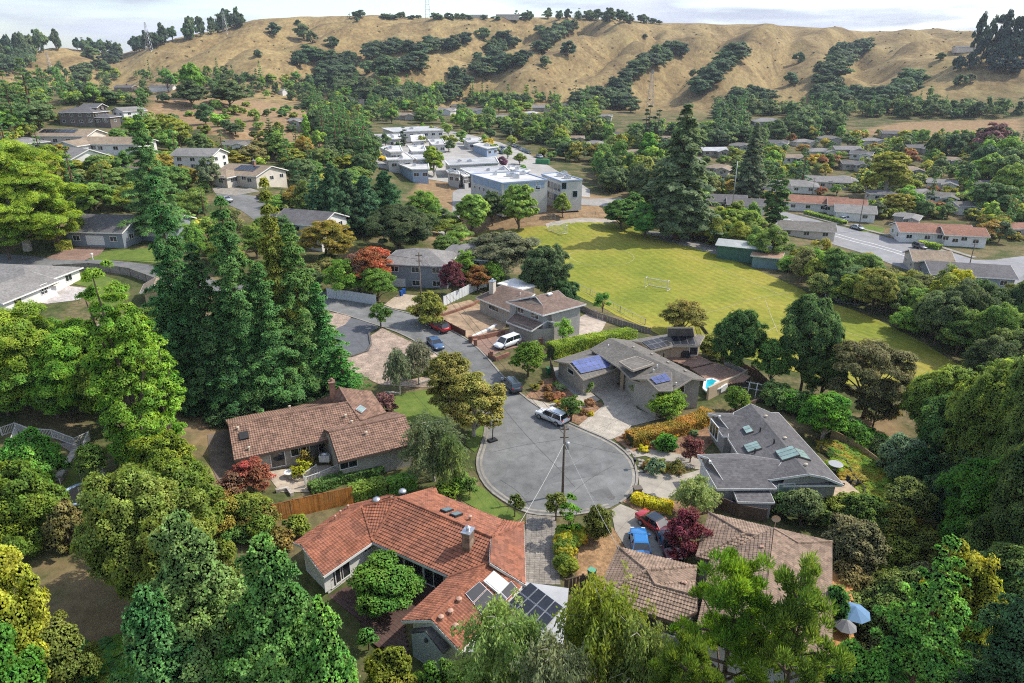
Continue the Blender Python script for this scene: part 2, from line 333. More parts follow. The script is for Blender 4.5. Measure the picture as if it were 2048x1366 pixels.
# ------------------------------------------------------------------ sheets laid on the ground
def dens(poly, step):
    out = []
    for i in range(len(poly)):
        a, b = np.array(poly[i]), np.array(poly[(i + 1) % len(poly)]); n = max(1, int(np.hypot(*(b - a)) / step))
        out += [tuple(a + (b - a) * k / n) for k in range(n)]
    return out
def smooth_poly(poly, closed=True, it=1):
    for _ in range(it):
        q = []; n = len(poly)
        for i in range(n if closed else n - 1):
            a, b = np.array(poly[i]), np.array(poly[(i + 1) % n]); q += [tuple(a * .75 + b * .25), tuple(a * .25 + b * .75)]
        poly = q if closed else [poly[0]] + q + [poly[-1]]
    return poly
def sheet(name, poly, off, mat, step=1.6, parent=None, smooth=0):
    if smooth: poly = smooth_poly(poly, True, smooth)
    pb = dens(poly, step); n = len(pb); xs = [p[0] for p in pb]; ys = [p[1] for p in pb]
    gx, gy = np.meshgrid(np.arange(min(xs), max(xs), step), np.arange(min(ys), max(ys), step)); gx = gx.ravel() + .013; gy = gy.ravel() + .017
    k = in_poly(gx, gy, pb); pts = [Vector(p) for p in pb] + [Vector((a, b)) for a, b in zip(gx[k], gy[k])]
    vo, _, fo, *_ = delaunay_2d_cdt(pts, [(i, (i + 1) % n) for i in range(n)], [], 1, 1e-4)
    va = np.array([(p.x, p.y) for p in vo]); z = tz(va[:, 0], va[:, 1]) + off
    o = mk(name, [(a, b, c) for (a, b), c in zip(va, z)], fo, mat, parent, True); return o
def lay(name, pts, off, mat, step=1.6, smooth=0, k='structure'):
    o = sheet(name, gpoly(pts), off, mat, step, None, smooth); return kind(o, k) if k else o
def ribbon(name, pts, w, off, mat, h=0.0, parent=None, step=1.5, side=0):
    "a strip (h=0) or a kerb of height h that follows the ground along xy points"
    q = []
    for a, b in zip(pts[:-1], pts[1:]):
        a, b = np.array(a), np.array(b); n = max(1, int(np.hypot(*(b - a)) / step)); q += [a + (b - a) * i / n for i in range(n)]
    q.append(np.array(pts[-1])); q = np.array(q); d = np.gradient(q, axis=0); d /= np.maximum(1e-6, np.hypot(d[:, 0], d[:, 1]))[:, None]; nrm = np.stack([-d[:, 1], d[:, 0]], -1)
    l_, r_ = q + nrm * w * (.5 + side * .5), q - nrm * w * (.5 - side * .5); z = tz(q[:, 0], q[:, 1]) + off; vs = []; fs = []
    for i in range(len(q)):
        vs += [(*l_[i], z[i] + h), (*r_[i], z[i] + h)] + ([(*l_[i], z[i] - .15), (*r_[i], z[i] - .15)] if h else [])
    k = 4 if h else 2
    for i in range(len(q) - 1):
        a, b = i * k, (i + 1) * k; fs.append((a + 1, b + 1, b, a))
        if h: fs += [(a, b, b + 2, a + 2), (b + 1, a + 1, a + 3, b + 3)]
    if h: fs += [(0, 2, 3, 1), ((len(q) - 1) * 4 + 1, (len(q) - 1) * 4 + 3, (len(q) - 1) * 4 + 2, (len(q) - 1) * 4)]
    return mk(name, vs, fs, mat, parent, h == 0)
def cracks(m, t, b, geo):
    l = t.links.new; vo = t.nodes.new('ShaderNodeTexVoronoi'); vo.feature = 'DISTANCE_TO_EDGE'; vo.inputs['Scale'].default_value = .16
    nz = t.nodes.new('ShaderNodeTexNoise'); nz.inputs['Scale'].default_value = .8; l(geo.outputs['Position'], nz.inputs['Vector'])
    ad = t.nodes.new('ShaderNodeVectorMath'); ad.operation = 'MULTIPLY_ADD'; ad.inputs[1].default_value = (2.2, 2.2, 0); l(nz.outputs['Color'], ad.inputs[0]); l(geo.outputs['Position'], ad.inputs[2]); l(ad.outputs[0], vo.inputs['Vector'])
    mr = t.nodes.new('ShaderNodeMapRange'); mr.inputs['From Max'].default_value = .012; mr.inputs['To Min'].default_value = .86; l(vo.outputs['Distance'], mr.inputs[0])
    s = b.inputs['Base Color'].links[0].from_socket; mx = t.nodes.new('ShaderNodeMix'); mx.data_type = 'RGBA'; mx.blend_type = 'MULTIPLY'; mx.inputs['Factor'].default_value = 1
    l(s, mx.inputs['A']); l(mr.outputs[0], mx.inputs['B']); l(mx.outputs['Result'], b.inputs['Base Color'])
m_asph = mat('street_asphalt', (.168, .167, .160), .92, .2, .5, .25, bscale=30, extra=cracks)
m_asph2 = mat('dark_driveway_asphalt', (.12, .122, .13), .9, .12, .8, .2, bscale=30)
m_conc = mat('kerb_concrete', (.27, .245, .205), .9, .22, 1.5, .15)
m_dconc = mat('driveway_concrete', (.37, .33, .27), .88, .14, .8, .2, extra=seams(3.0, 3.0, .02, R(35), .02, .55))
m_aggr = mat('exposed_aggregate', (.43, .38, .31), .9, .20, 6, .4, bscale=14, extra=seams(2.6, 2.6, .02, R(28), .018, .5))
m_paver = mat('paver_blocks', (.27, .24, .205), .9, .25, 3, .3, extra=seams(.5, .3, .02, R(4), .03, .6))
m_brick = mat('brick_paving', (.29, .185, .14), .9, .2, 2, .2, extra=seams(.5, .25, .02, R(30), .03, .7))
m_gravel = mat('pink_gravel', (.35, .265, .205), .95, .35, 4, .9, bscale=7, detail=8)
m_chips = mat('wood_chips', (.30, .18, .09), .95, .35, 3, .8, bscale=6, detail=8)
m_mulch = mat('bark_mulch', (.24, .14, .08), .95, .4, 2.5, .8, bscale=6, detail=8)
m_lawn = mat('lawn_grass', (.16, .20, .045), .95, 0, .7, .7, col2=(.095, .15, .03), bscale=9, spec=.1, detail=8)
m_path = mat('grey_path', (.30, .285, .26), .95, .15, 1, .3)
m_dirt = mat('bare_dirt', (.33, .235, .15), .95, .3, .8, .6, bscale=4, detail=8)
m_trail = mat('trail_dirt', (.25, .19, .14), .95, .2, .8, .4)  # even brown tone, darker than the bare dirt
ST_R = [(650,585),(690,597),(745,606),(785,619),(824,629),(848,637),(890,655),(929,676),(943,686),(965,706),(988,732),(1008,756),(1051,797),(1090,823),(1138,846),(1158,855),(1223,882),(1261,913),(1275,944),(1273,974),(1258,993),(1240,1006)]
ST_L = [(1220,1016),(1180,1026),(1130,1033),(1080,1031),(1052,1026),(1016,1008),(977,981),(957,950),(953,920),(963,892),(970,865),(971,845),(962,810),(940,775),(908,738),(880,712),(844,691),(817,675),(782,660),(704,634),(660,622)]
lay('street', ST_R + ST_L, .05, m_asph, 1.5)
rp, lp = smooth_poly(gpoly(ST_R), False, 1), smooth_poly(gpoly(ST_L), False, 1)
kind(ribbon('kerb', rp, .26, .05, m_conc, .09), 'structure'); kind(ribbon('kerb', lp, .26, .05, m_conc, .09), 'structure')
kind(ribbon('gutter_kerb', [tuple(np.array(p) ) for p in smooth_poly(gpoly([(1217,1009),(1180,1019),(1130,1025),(1082,1023),(1056,1019),(1022,1002),(984,976),(965,948),(961,920),(970,893),(976,866),(977,846)]), False, 1)], .3, .062, m_conc), 'structure')
kind(ribbon('gutter_kerb', smooth_poly(gpoly([(1136,850),(1156,859),(1219,886),(1255,915),(1268,944),(1266,972),(1252,990)]), False, 1), .3, .062, m_conc), 'structure')
lay('upper_road', [(-40,505),(60,512),(150,518),(230,522),(300,530),(362,546),(430,560),(520,572),(600,580),(660,587),(660,622),(600,610),(500,596),(420,584),(360,570),(290,552),(230,545),(150,540),(60,535),(-40,528)], .05, m_asph, 2)
lay('hill_road', [(430,385),(470,388),(510,392),(530,400),(560,430),(600,470),(560,480),(520,450),(480,420),(440,400)], .05, m_asph, 2)
lay('hill_road', [(440,372),(500,376),(520,384),(470,392),(430,386),(425,378)], .07, m_conc, 2)
lay('asphalt_driveway', [(702,636),(730,643),(762,654),(742,664),(738,674),(741,690),(733,702),(705,712),(660,706),(630,660),(640,634)], .06, m_asph2, 1.5, 1)
lay('gravel_yard', [(764,656),(790,669),(845,694),(885,716),(915,748),(890,775),(830,775),(760,770),(700,740),(672,716),(733,705),(744,690),(741,672)], .045, m_gravel, 1.5)
lay('gravel_island', [(660,626),(690,628),(702,636),(690,650),(668,660),(640,650)], .07, m_gravel, 1.2)
lay('aggregate_driveway', [(1157,852),(1209,810),(1204,800),(1177,780),(1228,763),(1265,793),(1274,818),(1321,838),(1262,853),(1250,868),(1221,880)], .06, m_aggr, 1.5)
lay('concrete_driveway', [(1276,947),(1325,945),(1362,951),(1400,940),(1412,962),(1368,970),(1334,1001),(1280,984)], .06, m_dconc, 1.5)
lay('concrete_driveway', [(1222,1021),(1241,1009),(1283,1026),(1320,1032),(1345,1075),(1345,1125),(1260,1110),(1230,1062)], .06, m_dconc, 1.5)
lay('paver_driveway', [(1053,1028),(1112,1035),(1121,1170),(1045,1170)], .06, m_paver, 1.5)
lay('brick_driveway', [(941,683),(1000,671),(1012,660),(1060,672),(1055,690),(1000,704),(979,716),(965,703)], .06, m_brick, 1.3)
lay('paver_driveway', [(768,610),(784,598),(798,588),(838,592),(842,603),(822,620),(804,620),(786,617)], .07, mat('tan_pavers', (.42, .34, .25), .9, .2, 2, .2), 1.3)
lay('garden_path', [(1052,796),(1100,808),(1150,795),(1176,780),(1200,800),(1170,815),(1110,826),(1085,818)], .05, m_aggr, 1.4)
lay('garden_path', [(1100,735),(1118,735),(1160,775),(1178,783),(1150,792),(1115,760)], .052, m_path, 1.4)
lay('garden_path', [(1262,905),(1290,898),(1340,905),(1390,915),(1420,925),(1400,940),(1340,930),(1290,912),(1268,916)], .055, m_dconc, 1.4)
lay('front_lawn', [(905,985),(940,968),(965,975),(1010,1012),(1048,1034),(1020,1048),(975,1030),(930,1005)], .05, m_lawn, 1.3)
lay('front_lawn', [(778,800),(800,788),(850,780),(905,790),(925,815),(900,845),(850,852),(800,850)], .05, m_lawn, 1.3)
lay('front_lawn', [(940,860),(968,850),(968,878),(950,905),(930,890)], .05, m_lawn, 1.3)
lay('front_lawn', [(170,524),(200,505),(240,500),(330,495),(345,512),(320,527),(240,521)], .05, m_lawn, 1.5)
lay('back_lawn', [(120,548),(180,545),(235,560),(262,590),(240,612),(185,612),(165,590),(178,575),(135,565)], .05, m_lawn, 1.5)
lay('stone_patio', [(50,570),(120,570),(178,577),(160,600),(95,608),(60,605)], .06, mat('pale_pavers', (.45, .41, .38), .9, .25, 2, .2), 1.4)
lay('paver_driveway', [(90,517),(130,500),(170,492),(215,492),(200,510),(165,522),(120,520)], .07, m_brick, 1.4)
lay('wood_chip_yard', [(1160,1062),(1200,1045),(1226,1056),(1250,1096),(1215,1150),(1195,1180),(1150,1180)], .045, m_chips, 1.3)
lay('mulch_bed', [(1050,795),(1085,760),(1110,755),(1150,790),(1110,805)], .045, m_mulch, 1.4)
lay('mulch_bed', [(1095,822),(1110,815),(1170,800),(1206,808),(1208,820),(1180,840),(1157,850),(1135,840)], .05, m_mulch, 1.3)
lay('mulch_bed', [(1228,878),(1260,862),(1400,830),(1430,880),(1400,912),(1340,908),(1280,898),(1262,905)], .045, m_mulch, 1.3)
lay('mulch_bed', [(1281,925),(1340,925),(1370,935),(1362,950),(1290,946)], .05, m_mulch, 1.3)
lay('mulch_bed', [(1245,1003),(1280,988),(1340,1002),(1420,1010),(1400,1030),(1300,1028),(1270,1020)], .05, m_mulch, 1.3)
lay('dug_garden', [(855,636),(900,610),(940,600),(965,612),(1010,640),(1012,655),(960,672),(940,680),(925,668)], .05, m_dirt, 1.3)
lay('side_yard', [(1090,640),(1150,640),(1190,620),(1215,640),(1200,668),(1110,690),(1085,680)], .05, mat('pale_yard_dirt', (.36, .30, .24), .95, .25, 1, .4), 1.4)
lay('dirt_yard', [(415,870),(460,860),(475,920),(475,960),(440,970),(420,930)], .05, mat('brown_yard_dirt', (.17, .13, .10), .95, .25, .8, .4), 1.4)
lay('stone_patio', [(530,945),(590,935),(660,930),(690,960),(620,985),(560,985)], .05, mat('tan_patio', (.40, .33, .25), .92, .25, 1.5, .3), 1.4)
lay('dirt_trail', [(1640,850),(1680,858),(1740,900),(1800,960),(1850,1005),(1870,1040),(1830,1020),(1770,965),(1700,900),(1650,868)], .05, m_trail, 1.6, 1)
lay('dirt_trail', [(1890,1100),(1920,1110),(1940,1200),(1930,1300),(1960,1366),(1890,1366),(1880,1250)], .05, m_trail, 1.6, 1)
# school grounds
lay('school_yard', [(770,470),(800,440),(870,410),(905,425),(905,385),(940,365),(950,415),(1040,420),(1110,395),(1180,398),(1240,395),(1260,405),(1225,415),(1100,410),(1050,425),(950,432),(890,438)], .08, m_path, 3)
lay('school_yard', [(735,330),(760,290),(740,268),(900,262),(1000,285),(1040,300),(1120,345),(1180,380),(1180,395),(1110,390),(900,365),(800,345)], .08, mat('school_pavement', (.36, .34, .31), .95, .15, .2, .2), 4)
lay('foot_path', [(1090,448),(1170,436),(1215,438),(1240,440),(1215,446),(1165,446),(1095,456)], .06, m_dconc, 2)
lay('track', [(1285,462),(1330,465),(1390,482),(1450,500),(1450,514),(1390,498),(1310,478)], .06, m_path, 2)
lay('foot_path', [(862,443),(880,440),(905,470),(925,492),(905,500),(885,478)], .07, m_path, 2)
FIELD = [(948,470),(970,462),(1030,458),(1100,452),(1190,444),(1255,447),(1310,470),(1380,492),(1450,512),(1530,547),(1600,578),(1650,604),(1700,618),(1760,642),(1850,688),(1935,742),(1950,768),(1920,800),(1850,790),(1700,770),(1560,735),(1400,705),(1300,660),(1230,630),(1180,604),(1120,572),(1100,540),(1060,500),(1000,478)]
def field_mat():
    m = bpy.data.materials.new('mown_field_grass'); m.use_nodes = True; t = m.node_tree; b = t.nodes['Principled BSDF']; l = t.links.new
    b.inputs['Roughness'].default_value = .95; b.inputs['Specular IOR Level'].default_value = .1
    geo = t.nodes.new('ShaderNodeNewGeometry'); mp = t.nodes.new('ShaderNodeMapping'); mp.inputs['Rotation'].default_value = (0, 0, FIELD_ROT); l(geo.outputs['Position'], mp.inputs[0])
    wv = t.nodes.new('ShaderNodeTexWave'); wv.inputs['Scale'].default_value = .16; wv.inputs['Distortion'].default_value = .8; wv.inputs['Detail'].default_value = 3; wv.inputs['Detail Scale'].default_value = 2; wv.bands_direction = 'Y'; l(mp.outputs[0], wv.inputs['Vector'])
    def noise(s, d=6):
        n = t.nodes.new('ShaderNodeTexNoise'); n.inputs['Scale'].default_value = s; n.inputs['Detail'].default_value = d; n.inputs['Roughness'].default_value = .62; l(geo.outputs['Position'], n.inputs['Vector']); return n.outputs[0]
    r = t.nodes.new('ShaderNodeValToRGB'); e = r.color_ramp.elements; e.new(.5); e.new(.6)
    for q, (p, c) in zip(e, [(.30, (.15, .19, .026)), (.46, (.225, .235, .034)), (.58, (.29, .262, .046)), (.75, (.345, .285, .066))]): q.position = p; q.color = (*c, 1)
    l(noise(.045), r.inputs[0])
    r2 = t.nodes.new('ShaderNodeMapRange'); r2.inputs['To Min'].default_value = .93; r2.inputs['To Max'].default_value = 1.05; l(wv.outputs['Fac'], r2.inputs[0])
    r3 = t.nodes.new('ShaderNodeMapRange'); r3.inputs['From Min'].default_value = .3; r3.inputs['From Max'].default_value = .7; r3.inputs['To Min'].default_value = .78; r3.inputs['To Max'].default_value = 1.2; l(noise(.9, 7), r3.inputs[0])
    mu = t.nodes.new('ShaderNodeMath'); mu.operation = 'MULTIPLY'; l(r2.outputs[0], mu.inputs[0]); l(r3.outputs[0], mu.inputs[1])
    h = t.nodes.new('ShaderNodeHueSaturation'); l(r.outputs[0], h.inputs['Color']); l(mu.outputs[0], h.inputs['Value']); l(h.outputs[0], b.inputs['Base Color'])
    bp = t.nodes.new('ShaderNodeBump'); bp.inputs['Strength'].default_value = .35; bp.inputs['Distance'].default_value = .1; l(noise(6, 4), bp.inputs['Height']); l(bp.outputs[0], b.inputs['Normal'])
    return m
f1, f2 = G(1310, 470), G(1650, 604)
FIELD_ROT = -math.atan2((f2 - f1).y, (f2 - f1).x)
lay('playing_field', FIELD, .06, field_mat(), 2.2)
# faint white lines of the pitches
m_line = mat('faded_line_paint', (.40, .37, .18), .95, .3, 1.2)
def line(pts, w=.13): kind(ribbon('field_line', gpoly(pts), w, .085, m_line, step=2), 'structure')
def circ(u, v, rad):
    c = G(u, v); q = [(c.x + rad * math.cos(a), c.y + rad * math.sin(a)) for a in np.linspace(0, 2 * math.pi, 41)]
    kind(ribbon('field_line', q, .14, .085, m_line, step=2), 'structure')
circ(1203, 513, 8.5)
for l_ in ([(1100,476),(1160,481),(1207,475),(1150,468)], [(1060,466),(1160,446),(1260,456)], [(1260,470),(1420,528),(1560,590),(1700,640)], [(1350,640),(1500,600),(1620,575)], [(1500,680),(1560,650),(1650,660)],
           [(1640,648),(1780,694),(1900,742)], [(1700,690),(1800,672),(1860,690)], [(1530,600),(1545,640),(1555,665)], [(1280,490),(1330,472)], [(1790,720),(1850,745),(1920,760)]): line(l_)
# the wide road across the valley, with its markings
m_road = mat('valley_road_asphalt', (.26, .255, .255), .93, .12, .4, .2)
VR_T = [(1560,420),(1600,432),(1660,448),(1740,466),(1820,485),(1880,498),(1950,520),(1990,520),(2048,512)]
VR_B = [(2048,560),(2010,585),(1990,600),(1940,590),(1880,565),(1800,535),(1720,505),(1640,480),(1580,462),(1550,452)]
lay('valley_road', VR_T + VR_B, .06, m_road, 3)
m_white = mat('road_paint_white', (.75, .75, .72), .8)
for a in ([(1565,436),(1660,464),(1740,486),(1820,510),(1900,536),(1970,560)], [(1570,442),(1655,468),(1738,491),(1820,516),(1900,543),(1965,566)]): kind(ribbon('road_marking', gpoly(a), .28, .075, m_white, step=3), 'structure')
kind(ribbon('road_marking', gpoly([(1900,560),(1950,575),(1990,578)]), .5, .075, m_white, step=3), 'structure'); kind(ribbon('road_marking', gpoly([(1915,525),(1960,533),(2000,548)]), .5, .075, m_white, step=3), 'structure')
kind(ribbon('pavement', gpoly([(1600,428),(1660,444),(1740,462),(1820,481),(1880,494),(1950,516)]), 1.6, .08, m_conc, .1), 'structure')
lay('side_street', [(1660,438),(1690,425),(1730,420),(1720,432),(1690,448)], .06, mat('pale_driveway', (.45, .38, .31), .9, .15, .6), 3)
lay('front_lawn', [(1705,455),(1740,450),(1770,457),(1765,466),(1720,464)], .06, m_lawn, 3)
lay('front_lawn', [(1560,395),(1610,390),(1630,398),(1590,405)], .06, m_lawn, 3)

m_patch_shade = mat('asphalt_patch_and_shade', (.152, .151, .146), .92, .2, .6, .25, bscale=30)  # darker road sheets: asphalt patches, with wire shadows painted in at the bulb
for pts in ([(1072,942),(1150,930),(1202,926),(1206,950),(1140,962),(1086,968)], [(950,806),(990,800),(1000,822),(975,838)], [(905,706),(925,702),(948,730),(930,738)], [(1180,985),(1215,975),(1225,990),(1195,1002)]): lay('asphalt_patch_and_shade', pts, .056, m_patch_shade, 1.2)
m_seam_shade = mat('seam_wire_shade_tone', (.085, .085, .083), .7)  # dark lines on the street: a real seam plus painted wire shadows
for pts in ([(862,668),(920,712),(975,775),(1010,822),(1060,880),(1115,935),(1150,975)], [(985,905),(1050,890),(1120,880)], [(1130,1000),(1175,960),(1230,930)], [(1000,960),(1040,985),(1060,1015)], [(940,745),(975,735)]): kind(ribbon('seam_and_wire_shade', smooth_poly(gpoly(pts), False, 2), .055, .062, m_seam_shade, step=1), 'structure')
# ------------------------------------------------------------------ house kit
def shingles(m, t, b, geo):
    l = t.links.new; sp = t.nodes.new('ShaderNodeSeparateXYZ'); l(geo.outputs['Position'], sp.inputs[0])
    ml = t.nodes.new('ShaderNodeMath'); ml.operation = 'MULTIPLY'; ml.inputs[1].default_value = 1 / .085; l(sp.outputs['Z'], ml.inputs[0])
    fr = t.nodes.new('ShaderNodeMath'); fr.operation = 'FRACT'; l(ml.outputs[0], fr.inputs[0])
    fl = t.nodes.new('ShaderNodeMath'); fl.operation = 'FLOOR'; l(ml.outputs[0], fl.inputs[0])
    mr = t.nodes.new('ShaderNodeMapRange'); mr.inputs['From Max'].default_value = .22; mr.inputs['To Min'].default_value = .68; mr.inputs['To Max'].default_value = 1.0; l(fr.outputs[0], mr.inputs[0])
    cx = t.nodes.new('ShaderNodeCombineXYZ'); 
    for a, k in (('X', 3.2), ('Y', 3.2)):
        q = t.nodes.new('ShaderNodeMath'); q.operation = 'MULTIPLY'; q.inputs[1].default_value = k; l(sp.outputs[a], q.inputs[0]); w = t.nodes.new('ShaderNodeMath'); w.operation = 'FLOOR'; l(q.outputs[0], w.inputs[0]); l(w.outputs[0], cx.inputs[a])
    l(fl.outputs[0], cx.inputs['Z']); wn_ = t.nodes.new('ShaderNodeTexWhiteNoise'); l(cx.outputs[0], wn_.inputs['Vector'])
    m3 = t.nodes.new('ShaderNodeMapRange'); m3.inputs['To Min'].default_value = .80; m3.inputs['To Max'].default_value = 1.18; l(wn_.outputs['Value'], m3.inputs[0])
    mu = t.nodes.new('ShaderNodeMath'); mu.operation = 'MULTIPLY'; l(mr.outputs[0], mu.inputs[0]); l(m3.outputs[0], mu.inputs[1])
    s = b.inputs['Base Color'].links[0].from_socket; h = t.nodes.new('ShaderNodeHueSaturation'); l(s, h.inputs['Color']); l(mu.outputs[0], h.inputs['Value']); l(h.outputs[0], b.inputs['Base Color'])
def tilecol(m, t, b, geo):
    l = t.links.new; vo = t.nodes.new('ShaderNodeTexVoronoi'); vo.inputs['Scale'].default_value = 2.6; l(geo.outputs['Position'], vo.inputs['Vector'])
    sp = t.nodes.new('ShaderNodeSeparateColor'); l(vo.outputs['Color'], sp.inputs[0])
    mr = t.nodes.new('ShaderNodeMapRange'); mr.inputs['To Min'].default_value = .68; mr.inputs['To Max'].default_value = 1.28; l(sp.outputs[0], mr.inputs[0])
    s = b.inputs['Base Color'].links[0].from_socket; h = t.nodes.new('ShaderNodeHueSaturation'); l(s, h.inputs['Color']); l(mr.outputs[0], h.inputs['Value']); l(h.outputs[0], b.inputs['Base Color'])
m_tile_red = mat('terracotta_tile', (.33, .125, .068), .8, 0, .5, 0, col2=(.25, .105, .066), extra=tilecol)
m_tile_brown = mat('faded_brown_tile', (.28, .172, .122), .85, 0, .6, 0, col2=(.225, .135, .095), extra=tilecol)
m_tile_tan = mat('tan_concrete_tile', (.30, .212, .152), .85, 0, .6, 0, col2=(.24, .168, .12), extra=tilecol)
m_sh_grey = mat('grey_shingles', (.125, .118, .118), .92, .12, .7, .3, bscale=18, extra=shingles)
m_sh_warm = mat('warm_grey_shingles', (.165, .15, .13), .92, .12, .7, .3, bscale=18, extra=shingles)
m_sh_brown = mat('brown_shingles', (.195, .135, .105), .92, .15, .7, .3, bscale=18, extra=shingles)
m_sh_pale = mat('pale_grey_shingles', (.225, .21, .195), .92, .12, .7, .3, bscale=18, extra=shingles)
m_sh_tan = mat('tan_shingles', (.28, .215, .15), .92, .14, .7, .3, bscale=18, extra=shingles)
m_sh_rust = mat('rust_shingles', (.27, .135, .09), .92, .14, .7, .3, bscale=18, extra=shingles)
m_flatwhite = mat('white_membrane', (.62, .60, .57), .85, .12, .4)
m_flatgrey = mat('pale_grey_membrane', (.42, .42, .42), .85, .18, .3)
m_trim = mat('white_trim_paint', (.72, .70, .66), .6, .05, 1)
m_trim_tan = mat('tan_trim_paint', (.42, .36, .29), .7, .05, 1)
m_trim_brown = mat('brown_trim_paint', (.13, .09, .065), .7, .1, 1)
m_stucco = mat('grey_taupe_stucco', (.40, .36, .30), .9, .10, .8, .3, bscale=12)
m_stucco_tan = mat('tan_stucco', (.44, .33, .23), .9, .10, .8, .3, bscale=12)
m_stucco_grey = mat('grey_siding', (.37, .35, .325), .85, .08, .8, .2)
m_wall_white = mat('white_wall_paint', (.68, .66, .62), .8, .06, .8)
m_wall_blue = mat('blue_grey_siding', (.23, .255, .285), .85, .08, .8)
m_wall_cream = mat('cream_wall', (.56, .50, .42), .85, .08, .6)
m_wall_dark = mat('dark_brown_siding', (.14, .115, .095), .85, .1, .8)
m_glass = mat('window_glass', (.018, .024, .03), .06, spec=.9)
m_glass_g = mat('green_skylight_glass', (.26, .36, .32), .15, .25, .8, spec=.8)
m_solar = mat('blue_solar_cell', (.10, .125, .30), .22, .25, 3, spec=.8, coat=.4)
m_solar_k = mat('black_solar_cell', (.012, .013, .018), .3, .3, 2, spec=.6)
m_alu = mat('aluminium', (.55, .56, .58), .35, metal=.8)
m_dark = mat('dark_vent_metal', (.03, .03, .03), .6)
m_terrapipe = mat('painted_vent_pipe', (.48, .30, .22), .7)
m_garage = mat('garage_door_paint', (.34, .30, .25), .75, .05, 1)
m_garage_w = mat('white_garage_door', (.70, .69, .66), .7, .05, 1)
def pl3(a, b, c):
    n = (b - a).cross(c - a).normalized(); return (n if n.z > 0 else -n, a)
def pl_eave(a, b, slope, toward):
    e = (b - a); e.z = 0; e.normalize(); g = Vector((-e.y, e.x, 0)); t = Vector((toward[0] - a.x, toward[1] - a.y, 0))
    if g.dot(t) < 0: g = -g
    n = e.cross(g + Vector((0, 0, slope))); n.normalize(); return (n if n.z > 0 else -n, a.copy())
def hit(pl, u, v):
    d = ray(u, v); t = (pl[1] - ORG).dot(pl[0]) / d.dot(pl[0]); return ORG + d * t
def tri_poly(poly):
    from mathutils.geometry import tessellate_polygon
    return tessellate_polygon([poly])
def tile_mesh(polys, tw=.27, cl=.34, amp=.03, rise=.06, seg=4):
    "stepped, waved tile courses over planar polygons, clipped to their outlines"
    out = bmesh.new()
    for poly in polys:
        n = Vector((0, 0, 0))
        for i in range(len(poly)): n += poly[i].cross(poly[(i + 1) % len(poly)])
        n.normalize(); n = n if n.z > 0 else -n
        g = Vector((n.x, n.y, 0)); 
        if g.length < .02: g = Vector((0, 1, 0))
        e = Vector((0, 0, 1)).cross(-g).normalized(); up = n.cross(e).normalized()
        if up.z < 0: up = -up; e = -e
        o = poly[0]; uv = [((p - o).dot(e), (p - o).dot(up)) for p in poly]
        for tri in tri_poly(poly):
            q = [uv[i] for i in tri]; u0, u1 = min(a for a, _ in q), max(a for a, _ in q); v0, v1 = min(b for _, b in q), max(b for _, b in q)
            ui = np.arange(math.floor(u0 / tw) * seg, math.ceil(u1 / tw) * seg + 1); vi = range(math.floor(v0 / cl), math.ceil(v1 / cl))
            wav = amp * np.cos(2 * np.pi * ui / seg); us = ui * tw / seg; vs = []; fs = []; m = len(ui)
            for r in vi:
                for vv, hh in ((r * cl, .0), (r * cl, rise), ((r + 1) * cl + .02, .012)):
                    for a, w in zip(us, wav): vs.append(o + e * a + up * vv + n * (hh + (w + amp if hh else 0) * (1 if hh > .02 else .6)))
                k = len(vs) - 3 * m
                for i in range(m - 1): fs += [(k + i, k + i + 1, k + m + i + 1, k + m + i), (k + m + i, k + m + i + 1, k + 2 * m + i + 1, k + 2 * m + i)]
            bm = bmesh.new(); bv = [bm.verts.new(p) for p in vs]
            for f in fs: bm.faces.new([bv[i] for i in f])
            c = sum((poly[i] for i in tri), Vector()) / 3
            for i in range(3):
                a, b = poly[tri[i]], poly[tri[(i + 1) % 3]]; nn = (b - a).cross(n).normalized()
                if nn.dot(c - a) > 0: nn = -nn
                bmesh.ops.bisect_plane(bm, geom=bm.verts[:] + bm.edges[:] + bm.faces[:], dist=1e-4, plane_co=a, plane_no=nn, clear_outer=True)
            tm = bpy.data.meshes.new('t'); bm.to_mesh(tm); bm.free(); out.from_mesh(tm); bpy.data.meshes.remove(tm)
    return out
